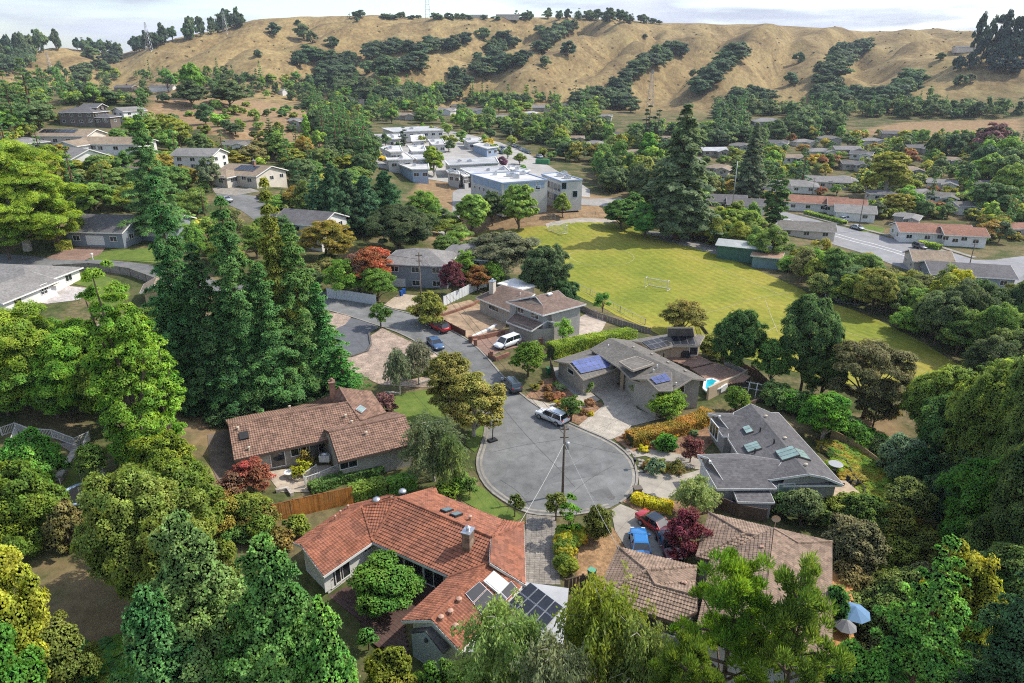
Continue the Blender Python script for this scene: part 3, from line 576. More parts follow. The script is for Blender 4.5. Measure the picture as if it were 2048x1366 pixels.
class House:
    def __init__(s, name, loc, label, cat='house', group=None):
        s.root = empty(name, loc); tag(s.root, label, cat, group); s.inv = Matrix.Translation(-Vector(loc)); s.faces = []; s.walls = []; s.z0 = loc[2]; s.roof = None
    def put(s, o, parent=None):
        "parent a world-space mesh under the house (or one of its parts), keeping its place"
        par = parent or s.root
        if o.data and not o.data.get('shifted'):
            o.data.transform(s.inv); o.data['shifted'] = 1
        o.parent = par; return o
    def slope(s, *poly): s.faces.append([Vector(p) for p in poly]); return s.faces[-1]
    def make_roof(s, m_under, thick=.2, tiles=None, fascia=None, caps=None, name='roof'):
        b = B(); fb = B(); edges = {}
        for poly in s.faces:
            n = len(poly); ar = Vector((0, 0, 0))
            for i in range(n): ar += poly[i].cross(poly[(i + 1) % n])
            if ar.z < 0: poly = poly[::-1]
            lo = [p - Vector((0, 0, thick)) for p in poly]
            b.add(poly + lo, [tuple(i for i in t) for t in tri_fix(poly)] + [tuple(n + i for i in t[::-1]) for t in tri_fix(poly)] + [(i, i + n, (i + 1) % n + n, (i + 1) % n) for i in range(n)])
            for i in range(n):
                p, q = poly[i], poly[(i + 1) % n]; k = tuple(sorted([(round(p.x * 4), round(p.y * 4)), (round(q.x * 4), round(q.y * 4))])); edges.setdefault(k, []).append((p, q))
        o = b.ob(name, m_under); s.put(o); s.roof = o
        if fascia:
            for k, l_ in edges.items():
                if len(l_) == 1:
                    p, q = l_[0]
                    if (p - q).length > .6: fb.beam(p - Vector((0, 0, .13)), q - Vector((0, 0, .13)), .09, .24)
            s.put(fb.ob('fascia', fascia), o)
        if tiles:
            bm = tile_mesh(s.faces, **tiles[1]); me = bpy.data.meshes.new('tiles'); bm.to_mesh(me); bm.free(); me.materials.append(tiles[0]); t = link('tiles', me); kind(t, 'stuff'); s.put(t, o)
            if caps:
                for k, l_ in edges.items():
                    if len(l_) >= 2 or caps == 'all':
                        p, q = l_[0]; L_ = (q - p).length; nb = max(2, int(L_ / .45)); cb = B()
                        for i in range(nb):
                            a, c = p + (q - p) * (i / nb), p + (q - p) * ((i + 1.08) / nb); cb.tube([a + Vector((0, 0, .07)), c + Vector((0, 0, .05))], [.15, .12], 6)
                        s.put(cb.ob('ridge_cap', tiles[0]), o)
        return o
    def rz(s, x, y):
        best = None
        for poly in s.faces:
            if in_poly(np.array([x]), np.array([y]), [(p.x, p.y) for p in poly])[0]:
                n = Vector((0, 0, 0))
                for i in range(len(poly)): n += poly[i].cross(poly[(i + 1) % len(poly)])
                z = poly[0].z - ((x - poly[0].x) * n.x + (y - poly[0].y) * n.y) / n.z
                best = z if best is None else max(best, z)
        return best
    def make_walls(s, pts, m, z0=None, inset=.5, default=2.7, gap=.21, thick=None, low=1.2, name='wall'):
        "walls under the roof along a closed outline of eave points, inset, up to the underside of the roof"
        z0 = s.z0 if z0 is None else z0
        p = []
        for q in pts:
            q = np.array(q[:2], float)
            if not p or np.hypot(*(q - p[-1])) > .7: p.append(q)
        if np.hypot(*(p[0] - p[-1])) < .7: p.pop()
        n = len(p)
        ar = sum(p[i][0] * p[(i + 1) % n][1] - p[(i + 1) % n][0] * p[i][1] for i in range(n))
        if ar < 0: p = p[::-1]
        q = []
        for i in range(n):
            a, b, c = p[i - 1], p[i], p[(i + 1) % n]; d1 = (b - a) / np.hypot(*(b - a)); d2 = (c - b) / np.hypot(*(c - b)); n1, n2 = np.array([-d1[1], d1[0]]), np.array([-d2[1], d2[0]])
            k = n1 + n2; k = k / max(.35, (k @ n1)); q.append(b + k * inset)
        bb = B()
        for i in range(n):
            a, b = q[i], q[(i + 1) % n]; ln = np.hypot(*(b - a)); m_ = max(2, int(ln / .5)); top = []
            for k in range(m_ + 1):
                t = k / m_; x, y = a + (b - a) * min(max(t, .01), .99); z = s.rz(x, y); top.append((*(a + (b - a) * t), (z - gap) if z is not None else z0 + default))
            vs = top + [(x, y, z0 - low) for x, y, _ in top]; bb.add(vs, [(k, m_ + 1 + k, m_ + 2 + k, k + 1) for k in range(m_)])
            s.walls.append((Vector((*a, z0)), Vector((*b, z0)), len(s.walls)))
        o = s.put(bb.ob(name, m)); return o
    def wall_hit(s, u, v):
        d = ray(u, v); best = None
        for a, b, i in s.walls:
            e = b - a; n = Vector((e.y, -e.x, 0)).normalized()
            if n.dot(d) >= 0: continue
            t = (a - ORG).dot(n) / d.dot(n); p = ORG + d * t; k = (p - a).dot(e) / e.length_squared
            zr = s.rz(p.x - n.x * .05, p.y - n.y * .05)
            if -.02 <= k <= 1.02 and s.z0 - 1 < p.z < (zr if zr is not None else s.z0 + 9) and (best is None or t < best[0]): best = (t, p, e.normalized(), n)
        return best
    def fix(s, u, v, w, h, what='window', fm=None, gm=None, cols=2, label=None):
        "window, door or garage door where photo pixel (u, v) meets a wall; w x h metres about that point"
        r = s.wall_hit(u, v)
        if not r: return None
        _, p, e, n = r; up = Vector((0, 0, 1)); fm = fm or m_trim; gm = gm or m_glass
        def quadbox(b, cx, cz, ww, hh, d0, d1, m=0):
            vs = []
            for dd in (d0, d1):
                for x, z in ((-ww / 2, -hh / 2), (ww / 2, -hh / 2), (ww / 2, hh / 2), (-ww / 2, hh / 2)): vs.append(p + e * (cx + x) + up * (cz + z) + n * dd)
            b.add(vs, [(0, 1, 2, 3), (7, 6, 5, 4), (1, 0, 4, 5), (2, 1, 5, 6), (3, 2, 6, 7), (0, 3, 7, 4)][::1], m)
        b = B(); f = .09
        if what in ('window', 'glass_door'):
            quadbox(b, 0, h / 2 + f / 2, w + 2 * f, f, -.02, .06); quadbox(b, 0, -h / 2 - f / 2, w + 2 * f, f, -.02, .08)
            for sx in (-1, 1): quadbox(b, sx * (w / 2 + f / 2), 0, f, h, -.02, .06)
            for k in range(1, cols): quadbox(b, -w / 2 + w * k / cols, 0, .06, h, -.02, .05)
            o = s.put(b.ob('window' if what == 'window' else 'glass_door', fm)); g = B(); quadbox(g, 0, 0, w, h, -.03, .02); s.put(g.ob('pane', gm), o)
        elif what == 'garage_door':
            quadbox(b, 0, 0, w, h, -.02, .03); o = s.put(b.ob('garage_door', fm)); k = 4
            for i in range(k):
                g = B(); quadbox(g, 0, -h / 2 + h * (i + .5) / k, w - .1, h / k - .06, .02, .055); s.put(g.ob('panel', fm), o)
        elif what == 'door':
            quadbox(b, 0, 0, w, h, -.02, .05); o = s.put(b.ob('door', fm)); g = B(); quadbox(g, w * .35, -.05, .06, .14, .05, .12); s.put(g.ob('handle', m_dark), o)
        elif what == 'band':
            quadbox(b, 0, 0, w, h, -.02, .04); o = s.put(b.ob('painted_band', fm))
        if label: o['label'] = label
        return o
    def onroof(s, pl, u, v, w, h, thick, m, name, rot=None, lift=.06, parent=None):
        "flat piece (panel, skylight) lying on a roof plane at photo pixel (u, v)"
        p = hit(pl, u, v); n = pl[0]; g = Vector((n.x, n.y, 0)); e = Vector((0, 0, 1)).cross(g).normalized(); up = n.cross(e).normalized()
        b = B(); b.add([p + e * x + up * y + n * z for z in (lift, lift + thick) for x, y in ((-w / 2, -h / 2), (w / 2, -h / 2), (w / 2, h / 2), (-w / 2, h / 2))], [(3, 2, 1, 0), (4, 5, 6, 7), (0, 1, 5, 4), (1, 2, 6, 5), (2, 3, 7, 6), (3, 0, 4, 7)])
        return s.put(b.ob(name, m), parent or s.roof)
    def panels(s, pl, quad, nu, nv, m, gap=.03, lift=.12, skip=()):
        "solar panels filling a photo-pixel quad (a b c d round) on a roof plane; each its own object"
        a, b_, c, d = [hit(pl, *q) for q in quad]; n = pl[0]
        for i in range(nu):
            for j in range(nv):
                if (i, j) in skip: continue
                def pt(x, y): return a * (1 - x) * (1 - y) + b_ * x * (1 - y) + c * x * y + d * (1 - x) * y
                x0, x1, y0, y1 = i / nu, (i + 1) / nu, j / nv, (j + 1) / nv; ex, ey = gap / max(.3, (b_ - a).length), gap / max(.3, (d - a).length)
                q = [pt(x0 + ex, y0 + ey), pt(x1 - ex, y0 + ey), pt(x1 - ex, y1 - ey), pt(x0 + ex, y1 - ey)]
                if ((q[1] - q[0]).cross(q[2] - q[0])).dot(n) < 0: q = q[::-1]
                bb = B(); bb.add([p + n * lift for p in q] + [p + n * (lift + .045) for p in q], [(3, 2, 1, 0), (4, 5, 6, 7), (0, 1, 5, 4), (1, 2, 6, 5), (2, 3, 7, 6), (3, 0, 4, 7)])
                o = s.put(bb.ob('solar_panel', m_alu), s.roof); fb = B(); cen = sum(q, Vector()) / 4
                f = [cen + (p - cen) * .965 + n * (lift + .049) for p in q]; fb.add(f, [(0, 1, 2, 3)]); 
                # the dark cell face is part of the same panel
                me = o.data; me.materials.append(m); k0 = len(me.vertices); bm = bmesh.new(); bm.from_mesh(me); bv = [bm.verts.new(s.inv @ p) for p in f]; fc = bm.faces.new(bv); fc.material_index = 1; bm.to_mesh(me); bm.free()
    def pipe(s, pl, u, v, h=.5, r=.1, m=None, name='vent_pipe'):
        p = hit(pl, u, v); b = B(); b.tube([p - Vector((0, 0, .1)), p + Vector((0, 0, h))], r, 8); b.lathe((p.x, p.y, p.z + h), [(r * 1.5, 0), (r * 1.5, .06), (r * .4, .14)], 8); return s.put(b.ob(name, m or m_terrapipe), s.roof)
    def chimney(s, pl, u, v, w, d, h, m, rz=0.0, capm=None):
        p = hit(pl, u, v); b = B(); b.box((p.x, p.y, p.z + h / 2 - .4), (w, d, h + .8), rz); o = s.put(b.ob('chimney', m), s.roof)
        b = B(); b.box((p.x, p.y, p.z + h + .06), (w + .16, d + .16, .12), rz); b.lathe((p.x, p.y, p.z + h + .1), [(.16, 0), (.16, .35), (.24, .36), (.05, .5)], 8); s.put(b.ob('chimney_cap', capm or m_alu), s.roof); return o
def tri_fix(poly):
    "triangles of a polygon with upward winding"
    out = []
    for t in tri_poly(poly):
        a, b, c = (poly[i] for i in t)
        out.append(t if (b - a).cross(c - a).z > 0 else t[::-1])
    return out
def K(ox, oy, s): return lambda x, y: (ox + x / s, oy + y / s)
# ------------------------------------------------------------------ red tile courtyard house
k = K(500, 950, 2.926)
h = House('tile_roof_house', (P(900,1200,0).x, P(900,1200,0).y, 0), 'sprawling white house with bright terracotta tile roof wrapped round a deck courtyard beside the cul-de-sac')
ze = 2.9
e1, e2 = P(*k(718,392), ze), P(*k(1165,592), ze)
M1 = pl_eave(e1, e2, .36, P(*k(1150,250), ze))                       # main, courtyard slope
rA, rB = hit(M1, *k(858,132)), hit(M1, *k(1410,368)); rm = (rA.z + rB.z) / 2; rA.z = rB.z = rm
M2 = pl_eave(rA, rB, -.36, P(*k(1300,150), 3))                       # main, street slope
s1, s2 = hit(M2, *k(1085,70)), hit(M2, *k(1100,110)); s3 = hit(M2, *k(1490,268))
h.slope(e1, e2, hit(M1, *k(1400,512)), rB, rA)
h.slope(rA, rB, hit(M2, *k(1425,362)), s3, s2, s1)
eL2 = P(*k(430,592), ze)
L1 = pl_eave(e1, eL2, .36, P(*k(400,300), ze))                       # left wing, courtyard slope
lA, lB = hit(L1, *k(655,187)), hit(L1, *k(300,412))
HP = pl3(rA, e1, lA)
h.slope(e1, lA, lB, eL2)
h.slope(e1, rA, lA)
L2 = pl_eave(lA, lB, -.36, P(*k(300,250), 3))
h.slope(lA, rA, hit(L2, *k(800,120)), hit(L2, *k(580,180)), hit(L2, *k(255,395)), lB)
eR1, eR2 = P(*k(1602,282), ze), P(*k(1612,642), ze)
R1_ = pl3(eR1, eR2, rB)
rC = hit(R1_, *k(1402,512))
h.slope(rB, rC, eR2, eR1)
h.slope(rB, eR1, s3, hit(M2, *k(1425,362)))
n1, n2 = P(*k(1590,652), ze), P(*k(1232,1035), ze)
N1 = pl_eave(n1, n2, .36, P(*k(1200,650), ze))                       # near wing, solar slope
nA, nB = hit(N1, *k(1402,515)), hit(N1, *k(1062,848))
h.slope(nA, nB, n2, n1)
N2 = pl_eave(nA, nB, -.36, P(*k(1000,700), 3))
nL1, nL2 = hit(N2, *k(1160,602)), hit(N2, *k(888,853))
h.slope(nA, nB, nL2, nL1)
h.slope(nA, nL1, e2)
h.make_roof(m_tile_red, .2, (m_tile_red, {}), m_trim, 'y')
h.make_walls([e1, e2, nL1, nL2, n2, n1, eR2, eR1, s3, s2, s1, hit(L2, *k(580,180)), hit(L2, *k(255,395)), eL2], m_wall_white, inset=.6)
for x in (850, 960, 1075): h.fix(*k(x, 505 + (x - 850) * .42), 2.3, 1.95, 'glass_door', cols=2)
h.fix(*k(540,555), 1.6, 2.0, 'glass_door', cols=2); h.fix(*k(500,590), 1.0, 2.0, 'glass_door', cols=1); h.fix(*k(685,425), .8, .6); h.fix(*k(460,620), 1.0, 1.9, 'door', fm=m_wall_white)
h.panels(N1, [k(1340,628), k(1432,715), k(1350,815), k(1255,700)], 2, 1, m_solar_k); h.panels(N1, [k(1525,625), k(1565,672), k(1440,800), k(1385,750)], 1, 2, m_solar_k); h.panels(N1, [k(1385,755), k(1425,805), k(1390,860), k(1335,810)], 1, 1, m_solar_k)
sk = h.onroof(N1, *k(1437,638), 1.5, 1.7, .22, m_trim, 'skylight'); h.onroof(N1, *k(1437,638), 1.25, 1.4, .03, mat('frosted_skylight', (.62, .66, .62), .2), 'skylight_pane', lift=.29)
for q in ((1150, 215), (1205, 240)): h.onroof(M2, *k(*q), .7, 1.3, .2, m_dark, 'skylight'); h.onroof(M2, *k(*q), .55, 1.1, .02, mat('blue_skylight_glass', (.16, .22, .25), .1, spec=.9), 'skylight_pane', lift=.27)
for q in ((1225, 745), (1175, 815), (1120, 850), (1205, 900)): h.pipe(N1, *k(*q), .35, .16)
h.pipe(M2, *k(1288,268), .5, .14); 
for q in ((530, 232), (575, 200), (500, 262)): h.pipe(L2, *k(*q), .4, .09)
for q in ((740, 150), (892, 100)):
    p = hit(L2 if q[0] < 800 else M2, *k(*q)); b = B(); b.lathe((p.x, p.y, p.z - .05), [(.42, 0), (.42, .2), (.3, .34), (.05, .4)], 12); h.put(b.ob('skylight_dome', m_alu, smooth=True), h.roof)
h.chimney(M1, *k(1278,420), .75, 1.0, 1.7, m_tile_tan, R(-22))
# the lower white roof with black panels beside the red wing, and the blue dormer at its foot
q1 = [P(*k(*q), 2.5) for q in ((1600,628), (1865,665), (1830,1010), (1235,1040))]
b = B(); b.prism([(p.x, p.y) for p in q1], 2.3, 2.55); fl = h.put(b.ob('flat_roof', m_flatgrey))
h.roof = fl; FP = (Vector((0, 0, 1)), Vector((0, 0, 2.56)))
h.panels(FP, [k(1640,634), k(1835,780), k(1660,985), k(1440,815)], 4, 3, m_solar_k, lift=.1)
h.faces = []; h.make_walls(q1, m_wall_white, default=2.3, inset=.3, gap=0)
d1 = [P(*k(*q), z) for q, z in (((940,935), 2.0), ((1030,930), 2.9), ((1140,1050), 2.0))]
x0 = [P(*k(945,930), 2.1), P(*k(1120,1040), 2.1), P(*k(1165,1000), 2.1), P(*k(1000,890), 2.1)]
b = B(); b.prism([(p.x, p.y) for p in x0], -1.5, 2.1); ap = [(x0[0] + x0[1]) / 2 + Vector((0, 0, 1.1)), (x0[2] + x0[3]) / 2 + Vector((0, 0, 1.1))]
b.add([x0[0], x0[1], ap[0]], [(0, 1, 2)]); h.put(b.ob('dormer_wall', mat('pale_blue_siding', (.36, .42, .47), .8, .06, 1)))
b = B()
for pp, qq in ((x0[0], x0[3]), (x0[1], x0[2])):
    o_ = (pp - (x0[0] + x0[1]) / 2) * .15; b.add([pp + o_, qq + o_, ap[1], ap[0], pp + o_ + Vector((0, 0, .12)), qq + o_ + Vector((0, 0, .12)), ap[1] + Vector((0, 0, .12)), ap[0] + Vector((0, 0, .12))], [(0, 1, 2, 3), (7, 6, 5, 4), (0, 4, 5, 1), (3, 2, 6, 7), (0, 3, 7, 4)])
h.put(b.ob('dormer_roof', m_sh_grey))
b = B(); c_ = (x0[0] * .5 + x0[1] * .5); nn = Vector((c_.x, c_.y, 0)).normalized(); b.tube([c_ + Vector((-nn.x * .05, -nn.y * .05, .45)), c_ + Vector((-nn.x * .3, -nn.y * .3, .45))], .14, 8); h.put(b.ob('wall_lamp', m_dark))
# ------------------------------------------------------------------ brown tile house under the redwoods
k = K(420, 760, 4.6545)
h = House('tile_roof_house', (P(640,900,0).x, P(640,900,0).y, .4), 'long grey-brown house with faded brown tile roof standing below the redwoods')
ze = 3.3
e1, e2 = P(*k(225,748), ze), P(*k(945,592), ze)
A1 = pl_eave(e1, e2, .38, P(*k(700,300), ze))
r1, r2 = hit(A1, *k(172,418)), hit(A1, *k(1285,212)); r1.z = r2.z = (r1.z + r2.z) / 2
h6 = hit(A1, *k(1402,382)); v1 = hit(A1, *k(1015,440))
h.slope(e1, e2, hit(A1, *k(1040,575)), hit(A1, *k(1330,470)), h6, r2, r1)
A2 = pl_eave(r1, r2, -.38, P(*k(600,150), 3)); b1, b2 = hit(A2, *k(142,370)), hit(A2, *k(888,228))
h.slope(r1, r2, hit(A2, *k(1150,195)), b2, b1)
f1_, f2_ = P(*k(1197,765), ze), P(*k(1932,590), ze)
A3 = pl_eave(f1_, f2_, .38, P(*k(1500,400), ze)); g1, g2 = hit(A3, *k(1105,485)), hit(A3, *k(1815,335)); g1.z = g2.z = (g1.z + g2.z) / 2
h.slope(f1_, f2_, g2, g1)
A4 = pl_eave(g1, g2, -.38, P(*k(1400,250), 3)); w1, w2, w3 = hit(A4, *k(1012,440)), hit(A4, *k(1400,386)), hit(A4, *k(1650,304)); w4 = hit(A4, *k(1730,300))
h.slope(g1, g2, w4, w3, w2, w1)
A5 = pl3(r2, h6, P(*k(1637,302), ze)); c1, c2, c3 = hit(A5, *k(1203,70)), hit(A5, *k(1500,105)), hit(A5, *k(1637,302))
h.slope(r2, h6, c3, c2, c1)
A6 = pl3(c1, r2, P(*k(888,228), ze)); c4 = hit(A6, *k(1130,128)); h.slope(c1, r2, b2, c4)
h.make_roof(m_tile_brown, .2, (m_tile_brown, dict(tw=.27, cl=.34)), m_trim_brown, 'y')
h.make_walls([e1, e2, v1, f1_, f2_, w4, c3, c2, c1, c4, b2, b1], m_stucco, inset=.55)
h.fix(*k(632,730), 1.5, 2.0, 'glass_door', cols=1); h.fix(*k(825,655), 1.7, 1.1); h.fix(*k(1290,780), 1.9, .95, cols=2); h.fix(*k(1040,620), 1.5, 2.0, 'glass_door', cols=2); h.fix(*k(885,640), .9, .9, cols=1)
h.chimney(A6, *k(1143,125), .7, .9, 1.6, mat('chimney_brick', (.30, .16, .11), .9, .2, 3, .3), R(20), m_tile_brown)
h.onroof(A1, *k(318,525), 1.0, 1.1, .2, m_dark, 'skylight'); h.onroof(A5, *k(1400,282), 1.2, .9, .2, m_alu, 'skylight'); h.onroof(A5, *k(1400,282), 1.0, .7, .02, m_glass_g, 'skylight_pane', lift=.28)
for pl, q in ((A1, (1262, 355)), (A4, (1320, 410)), (A4, (1310, 390)), (A3, (1455, 515)), (A1, (262, 470)), (A1, (365, 655)), (A2, (742, 270))): h.pipe(pl, *k(*q), .4, .12, mat('cream_vent', (.55, .48, .36), .7))
# ------------------------------------------------------------------ tan tile house by the red car
k = K(1100, 1000, 3.4133)
h = House('tile_roof_house', (P(1500,1180,0).x, P(1500,1180,0).y, -.2), 'large house with grey-tan concrete tile roof next to the red car, partly under a pine')
ze = 2.9
c0, c1, c2 = P(*k(310,662), ze), P(*k(465,322), ze), P(*k(862,838), ze)
C2 = pl_eave(c0, c2, .36, P(*k(800,600), ze)); t0 = hit(C2, *k(660,482)); 
C1 = pl3(c0, c1, t0); h.slope(c0, c1, t0)
t1, t2 = hit(C2, *k(720,582)), hit(C2, *k(1003,657)); h.slope(c0, t0, t1, t2, hit(C2, *k(1003,760)), c2)
c3 = P(*k(1003,455), ze); C3 = pl3(c1, c3, t0); h.slope(c1, c3, t0)
c5 = P(*k(992,560), ze); C4 = pl3(t0, c3, t1); h.slope(t0, c3, hit(C4, *k(990,560)), t1)
h.slope(t1, hit(C4, *k(990,560)), t2)
d0, d1 = P(*k(1085,88), ze), P(*k(995,388), ze)
C6 = pl_eave(d0, d1, .36, P(*k(1330,230), ze)); u0 = hit(C6, *k(1332,232)); h.slope(d0, u0, d1)
d2 = P(*k(1092,412), ze); C8 = pl3(d1, d2, u0); u1 = hit(C8, *k(1415,246)); h.slope(d1, u0, u1, d2)
C7 = pl3(d0, u0, u1); u2 = hit(C7, *k(1527,192)); h.slope(d0, u2, u1, u0)
m0 = P(*k(1062,600), ze); C9 = pl_eave(d2, m0, .36, P(*k(1500,400), ze)); y0, y1 = hit(C9, *k(1528,195)), hit(C9, *k(1490,515)); y2 = hit(C9, *k(1446,860)); y0.z = y1.z = y2.z = (y0.z + y1.z) / 2
mE = hit(C9, *k(985,950)); h.slope(d2, hit(C9, *k(1415,246)), y0, y1, y2, mE, m0)
x1_, x2_ = P(*k(1925,285), ze), P(*k(1925,1062), ze); C10 = pl3(y0, y2, (x1_ + x2_) / 2)
h.slope(y0, hit(C10, *k(1690,296)), hit(C10, *k(1925,288)), hit(C10, *k(1925,1062)), hit(C10, *k(1480,1000)), y2)
C11 = pl3(y0, hit(C10, *k(1690,296)), P(*k(1920,282), ze)); h.slope(y0, hit(C11, *k(1530,190)), hit(C11, *k(1920,282)), hit(C10, *k(1690,296)))
h.make_roof(m_tile_tan, .2, (m_tile_tan, dict(tw=.26, cl=.34)), m_trim_brown, 'y')
h.make_walls([c0, c2, hit(C2, *k(1003,760)), m0, mE, hit(C10, *k(1480,1000)), hit(C10, *k(1925,1062)), hit(C10, *k(1925,288)), hit(C11, *k(1530,190)), d0, d1, d2, m0 + Vector((0, .3, 0)), c5, c3, c1], m_stucco_grey, inset=.5)
h.fix(*k(650,810), 2.0, 1.5, cols=2); h.fix(*k(800,870), 1.2, 1.2, cols=1); h.fix(*k(560,790), 1.2, 1.2, cols=1)
h.pipe(C4, *k(920,590), .4, .12); h.pipe(C4, *k(900,580), .3, .1); h.onroof(C9, *k(1450,330), .3, .3, .2, m_terrapipe, 'vent_box')
p = hit(C11, *k(1535,178)); b = B(); b.tube([p - Vector((0, 0, .2)), p + Vector((0, 0, .5))], .03, 6)
dc = p + Vector((0, 0, .8)); ring = [dc + Vector((math.cos(a) * .38, -.12 * math.cos(a), math.sin(a) * .38)) for a in np.linspace(0, 2 * math.pi, 17)[:-1]]; b.add(ring + [dc + Vector((0, .12, 0))], [(i, (i + 1) % 16, 16) for i in range(16)]); h.put(b.ob('satellite_dish', mat('dish_tan', (.5, .36, .24), .6)), h.roof)
# ------------------------------------------------------------------ grey shingle house with green skylights
k = K(1380, 780, 5.2528)
h = House('shingle_house', (P(1550,930,-.5).x, P(1550,930,-.5).y, -.8), 'grey shingle house with three green glass skylights at the bulb of the cul-de-sac')
ze = 2.2
a1, a2 = P(*k(400,505), ze), P(*k(500,662), ze)
D1 = pl_eave(a1, a2, .36, P(*k(900,500), ze)); rA, rB, rC = hit(D1, *k(635,155)), hit(D1, *k(1045,620)), hit(D1, *k(1245,880)); rz_ = rB.z
D1 = (D1[0], rB); 
for q in (rA, rC): q.z = rz_
dv = (rC - rA).normalized()
D2 = pl_eave(rA, rC, -.36, P(*k(1300,500), 3)); 
s1, s2, s3 = hit(D2, *k(850,236)), hit(D2, *k(930,236)), hit(D2, *k(1612,992))
h.slope(rA, rC, hit(D2, *k(1412,910)), s3, s2, s1)
h.slope(rA, hit(D1, *k(460,236)), hit(D1, *k(400,505)), hit(D1, *k(500,662)), hit(D1, *k(700,900)), hit(D1, *k(835,940)), rC)
b1, b2 = P(*k(880,1000), ze), P(*k(1600,995), ze); D3 = pl_eave(b1, b2, .36, P(*k(1245,880), ze)); gb0, gb1 = hit(D3, *k(1005,925)), hit(D3, *k(1412,912))
h.slope(b1, b2, gb1, gb0, hit(D3, *k(830,940)))
# upper wing
w1, w2 = P(*k(345,482), ze), P(*k(490,482), ze); D4 = pl_eave(w1, w2, .36, P(*k(450,300), ze)); ra, rb = hit(D4, *k(295,262)), hit(D4, *k(665,286)); ra.z = rb.z = (ra.z + rb.z) / 2
ga, gb = hit(D4, *k(405,405)), None
h.slope(w1, w2, rb, ra, ga)
D5 = pl_eave(ra, rb, -.36, P(*k(400,200), 3)); w0 = hit(D5, *k(188,240)); h.slope(ra, rb, hit(D5, *k(460,243)), w0)
D6 = pl3(w0, w1, ga); h.slope(w0, hit(D6, *k(255,320)), ga, w1)
# lower wing
x1_, x2_ = P(*k(285,1035), ze), P(*k(912,1030), ze); D7 = pl_eave(x1_, x2_, .36, P(*k(600,800), ze)); qa, qb = hit(D7, *k(196,702)), hit(D7, *k(968,748)); qa.z = qb.z = (qa.z + qb.z) / 2
gc = hit(D7, *k(350,945)); h.slope(x1_, x2_, hit(D7, *k(830,942)), qb, qa, gc)
D8 = pl_eave(qa, qb, -.36, P(*k(600,600), 3)); x0_ = hit(D8, *k(80,676)); h.slope(qa, qb, hit(D8, *k(510,668)), x0_)
D9 = pl3(x0_, x1_, gc); h.slope(x0_, hit(D9, *k(150,790)), gc, x1_)
h.make_roof(m_sh_grey, .22, None, m_trim)
for tri in ((ra, hit(D6, *k(255,320)), ga), (qa, hit(D9, *k(150,790)), gc), (rC, gb0, gb1)): h.put(B().add(list(tri), [(0, 1, 2)]).ob('shaded_gablet', m_wall_dark), h.roof)  # dark siding colour stands in for the shade on the upright gablets
h.make_walls([w0, w1, w2, a1, a2, hit(D8, *k(510,668)), x0_, x1_, x2_, b1, b2, s3, s2, s1, rA], m_stucco_grey, inset=.45)
h.fix(*k(1005,1055), 1.7, 1.6, cols=1, gm=m_glass_g); h.fix(*k(255,420), 2.0, 1.5, cols=3); h.fix(*k(180,930), 4.0, 2.0, 'garage_door', fm=m_garage_w)
for pl, q, w_, h_, n_ in ((D1, (610, 425), 1.5, .9, 2), (D1, (660, 608), 1.6, 1.7, 3), (D1, (1025, 675), 2.0, 2.1, 3), (D2, (1140, 675), 2.0, 2.1, 3)):
    h.onroof(pl, *k(*q), w_, h_, .18, m_wall_dark, 'skylight', lift=0)
    for i in range(n_):
        p0 = hit(pl, *k(*q)); n = pl[0]; e = Vector((0, 0, 1)).cross(Vector((n.x, n.y, 0))).normalized(); up = n.cross(e); ww = w_ / n_; cx_ = -w_ / 2 + ww * (i + .5); bb = B()
        bb.add([p0 + e * (cx_ + x * ww * .45) + up * (y * h_ * .46) + n * z for z in (.18, .23) for x, y in ((-1, -1), (1, -1), (1, 1), (-1, 1))], [(3, 2, 1, 0), (4, 5, 6, 7), (0, 1, 5, 4), (1, 2, 6, 5), (2, 3, 7, 6), (3, 0, 4, 7)]); h.put(bb.ob('skylight_pane', m_glass_g), h.roof)
for q in ((735, 440), (880, 565), (680, 665)): h.pipe(D1, *k(*q), .5, .09, m_dark)
for q in ((795, 290), (995, 520), (1215, 800)): h.pipe(D2, *k(*q), .25, .14, mat('cream_vent', (.55, .48, .36), .7))
for q in ((310, 290), (210, 765), (1250, 895)): p = hit(D5 if q[0] == 310 else D7 if q[0] == 210 else D3, *k(*q)); b = B(); b.box((p.x, p.y, p.z + .1), (.25, .25, .3)); h.put(b.ob('gable_lamp', m_trim), h.roof)
# ------------------------------------------------------------------ solar ranch house with pool
k = K(1080, 640, 4.6545)
h = House('shingle_house', (P(1290,740,0).x, P(1290,740,0).y, -.2), 'long taupe ranch house with blue solar panels on its garage and a pool terrace behind')
ze = 2.7
g0, g1 = P(*k(400,552), ze), P(*k(735,440), ze); E1 = pl_eave(g0, g1, .30, P(*k(500,350), ze)); ga, gb = hit(E1, *k(275,397)), hit(E1, *k(738,286)); ga.z = gb.z = (ga.z + gb.z) / 2
h.slope(g0, hit(E1, *k(738,440)), gb, ga)
E2 = pl_eave(ga, gb, -.30, P(*k(400,300), 3)); h.slope(ga, gb, hit(E2, *k(475,268)), hit(E2, *k(132,378)))
m1, m2 = P(*k(1232,655), ze), P(*k(730,440), ze)
ra = P(*k(655,167), 5.0); rb = P(*k(1415,540), 5.0)
E3 = pl_eave(ra, rb, -.30, P(*k(700,500), 3)); h.slope(ra, rb, hit(E3, *k(1235,655)), hit(E3, *k(860,560)), hit(E3, *k(738,440)), hit(E3, *k(470,268)))
E4 = pl_eave(ra, rb, -.30, P(*k(1100,200), 3)); z1 = hit(E4, *k(1545,552)); h.slope(ra, rb, z1, hit(E4, *k(1040,290)), hit(E4, *k(830,188)))
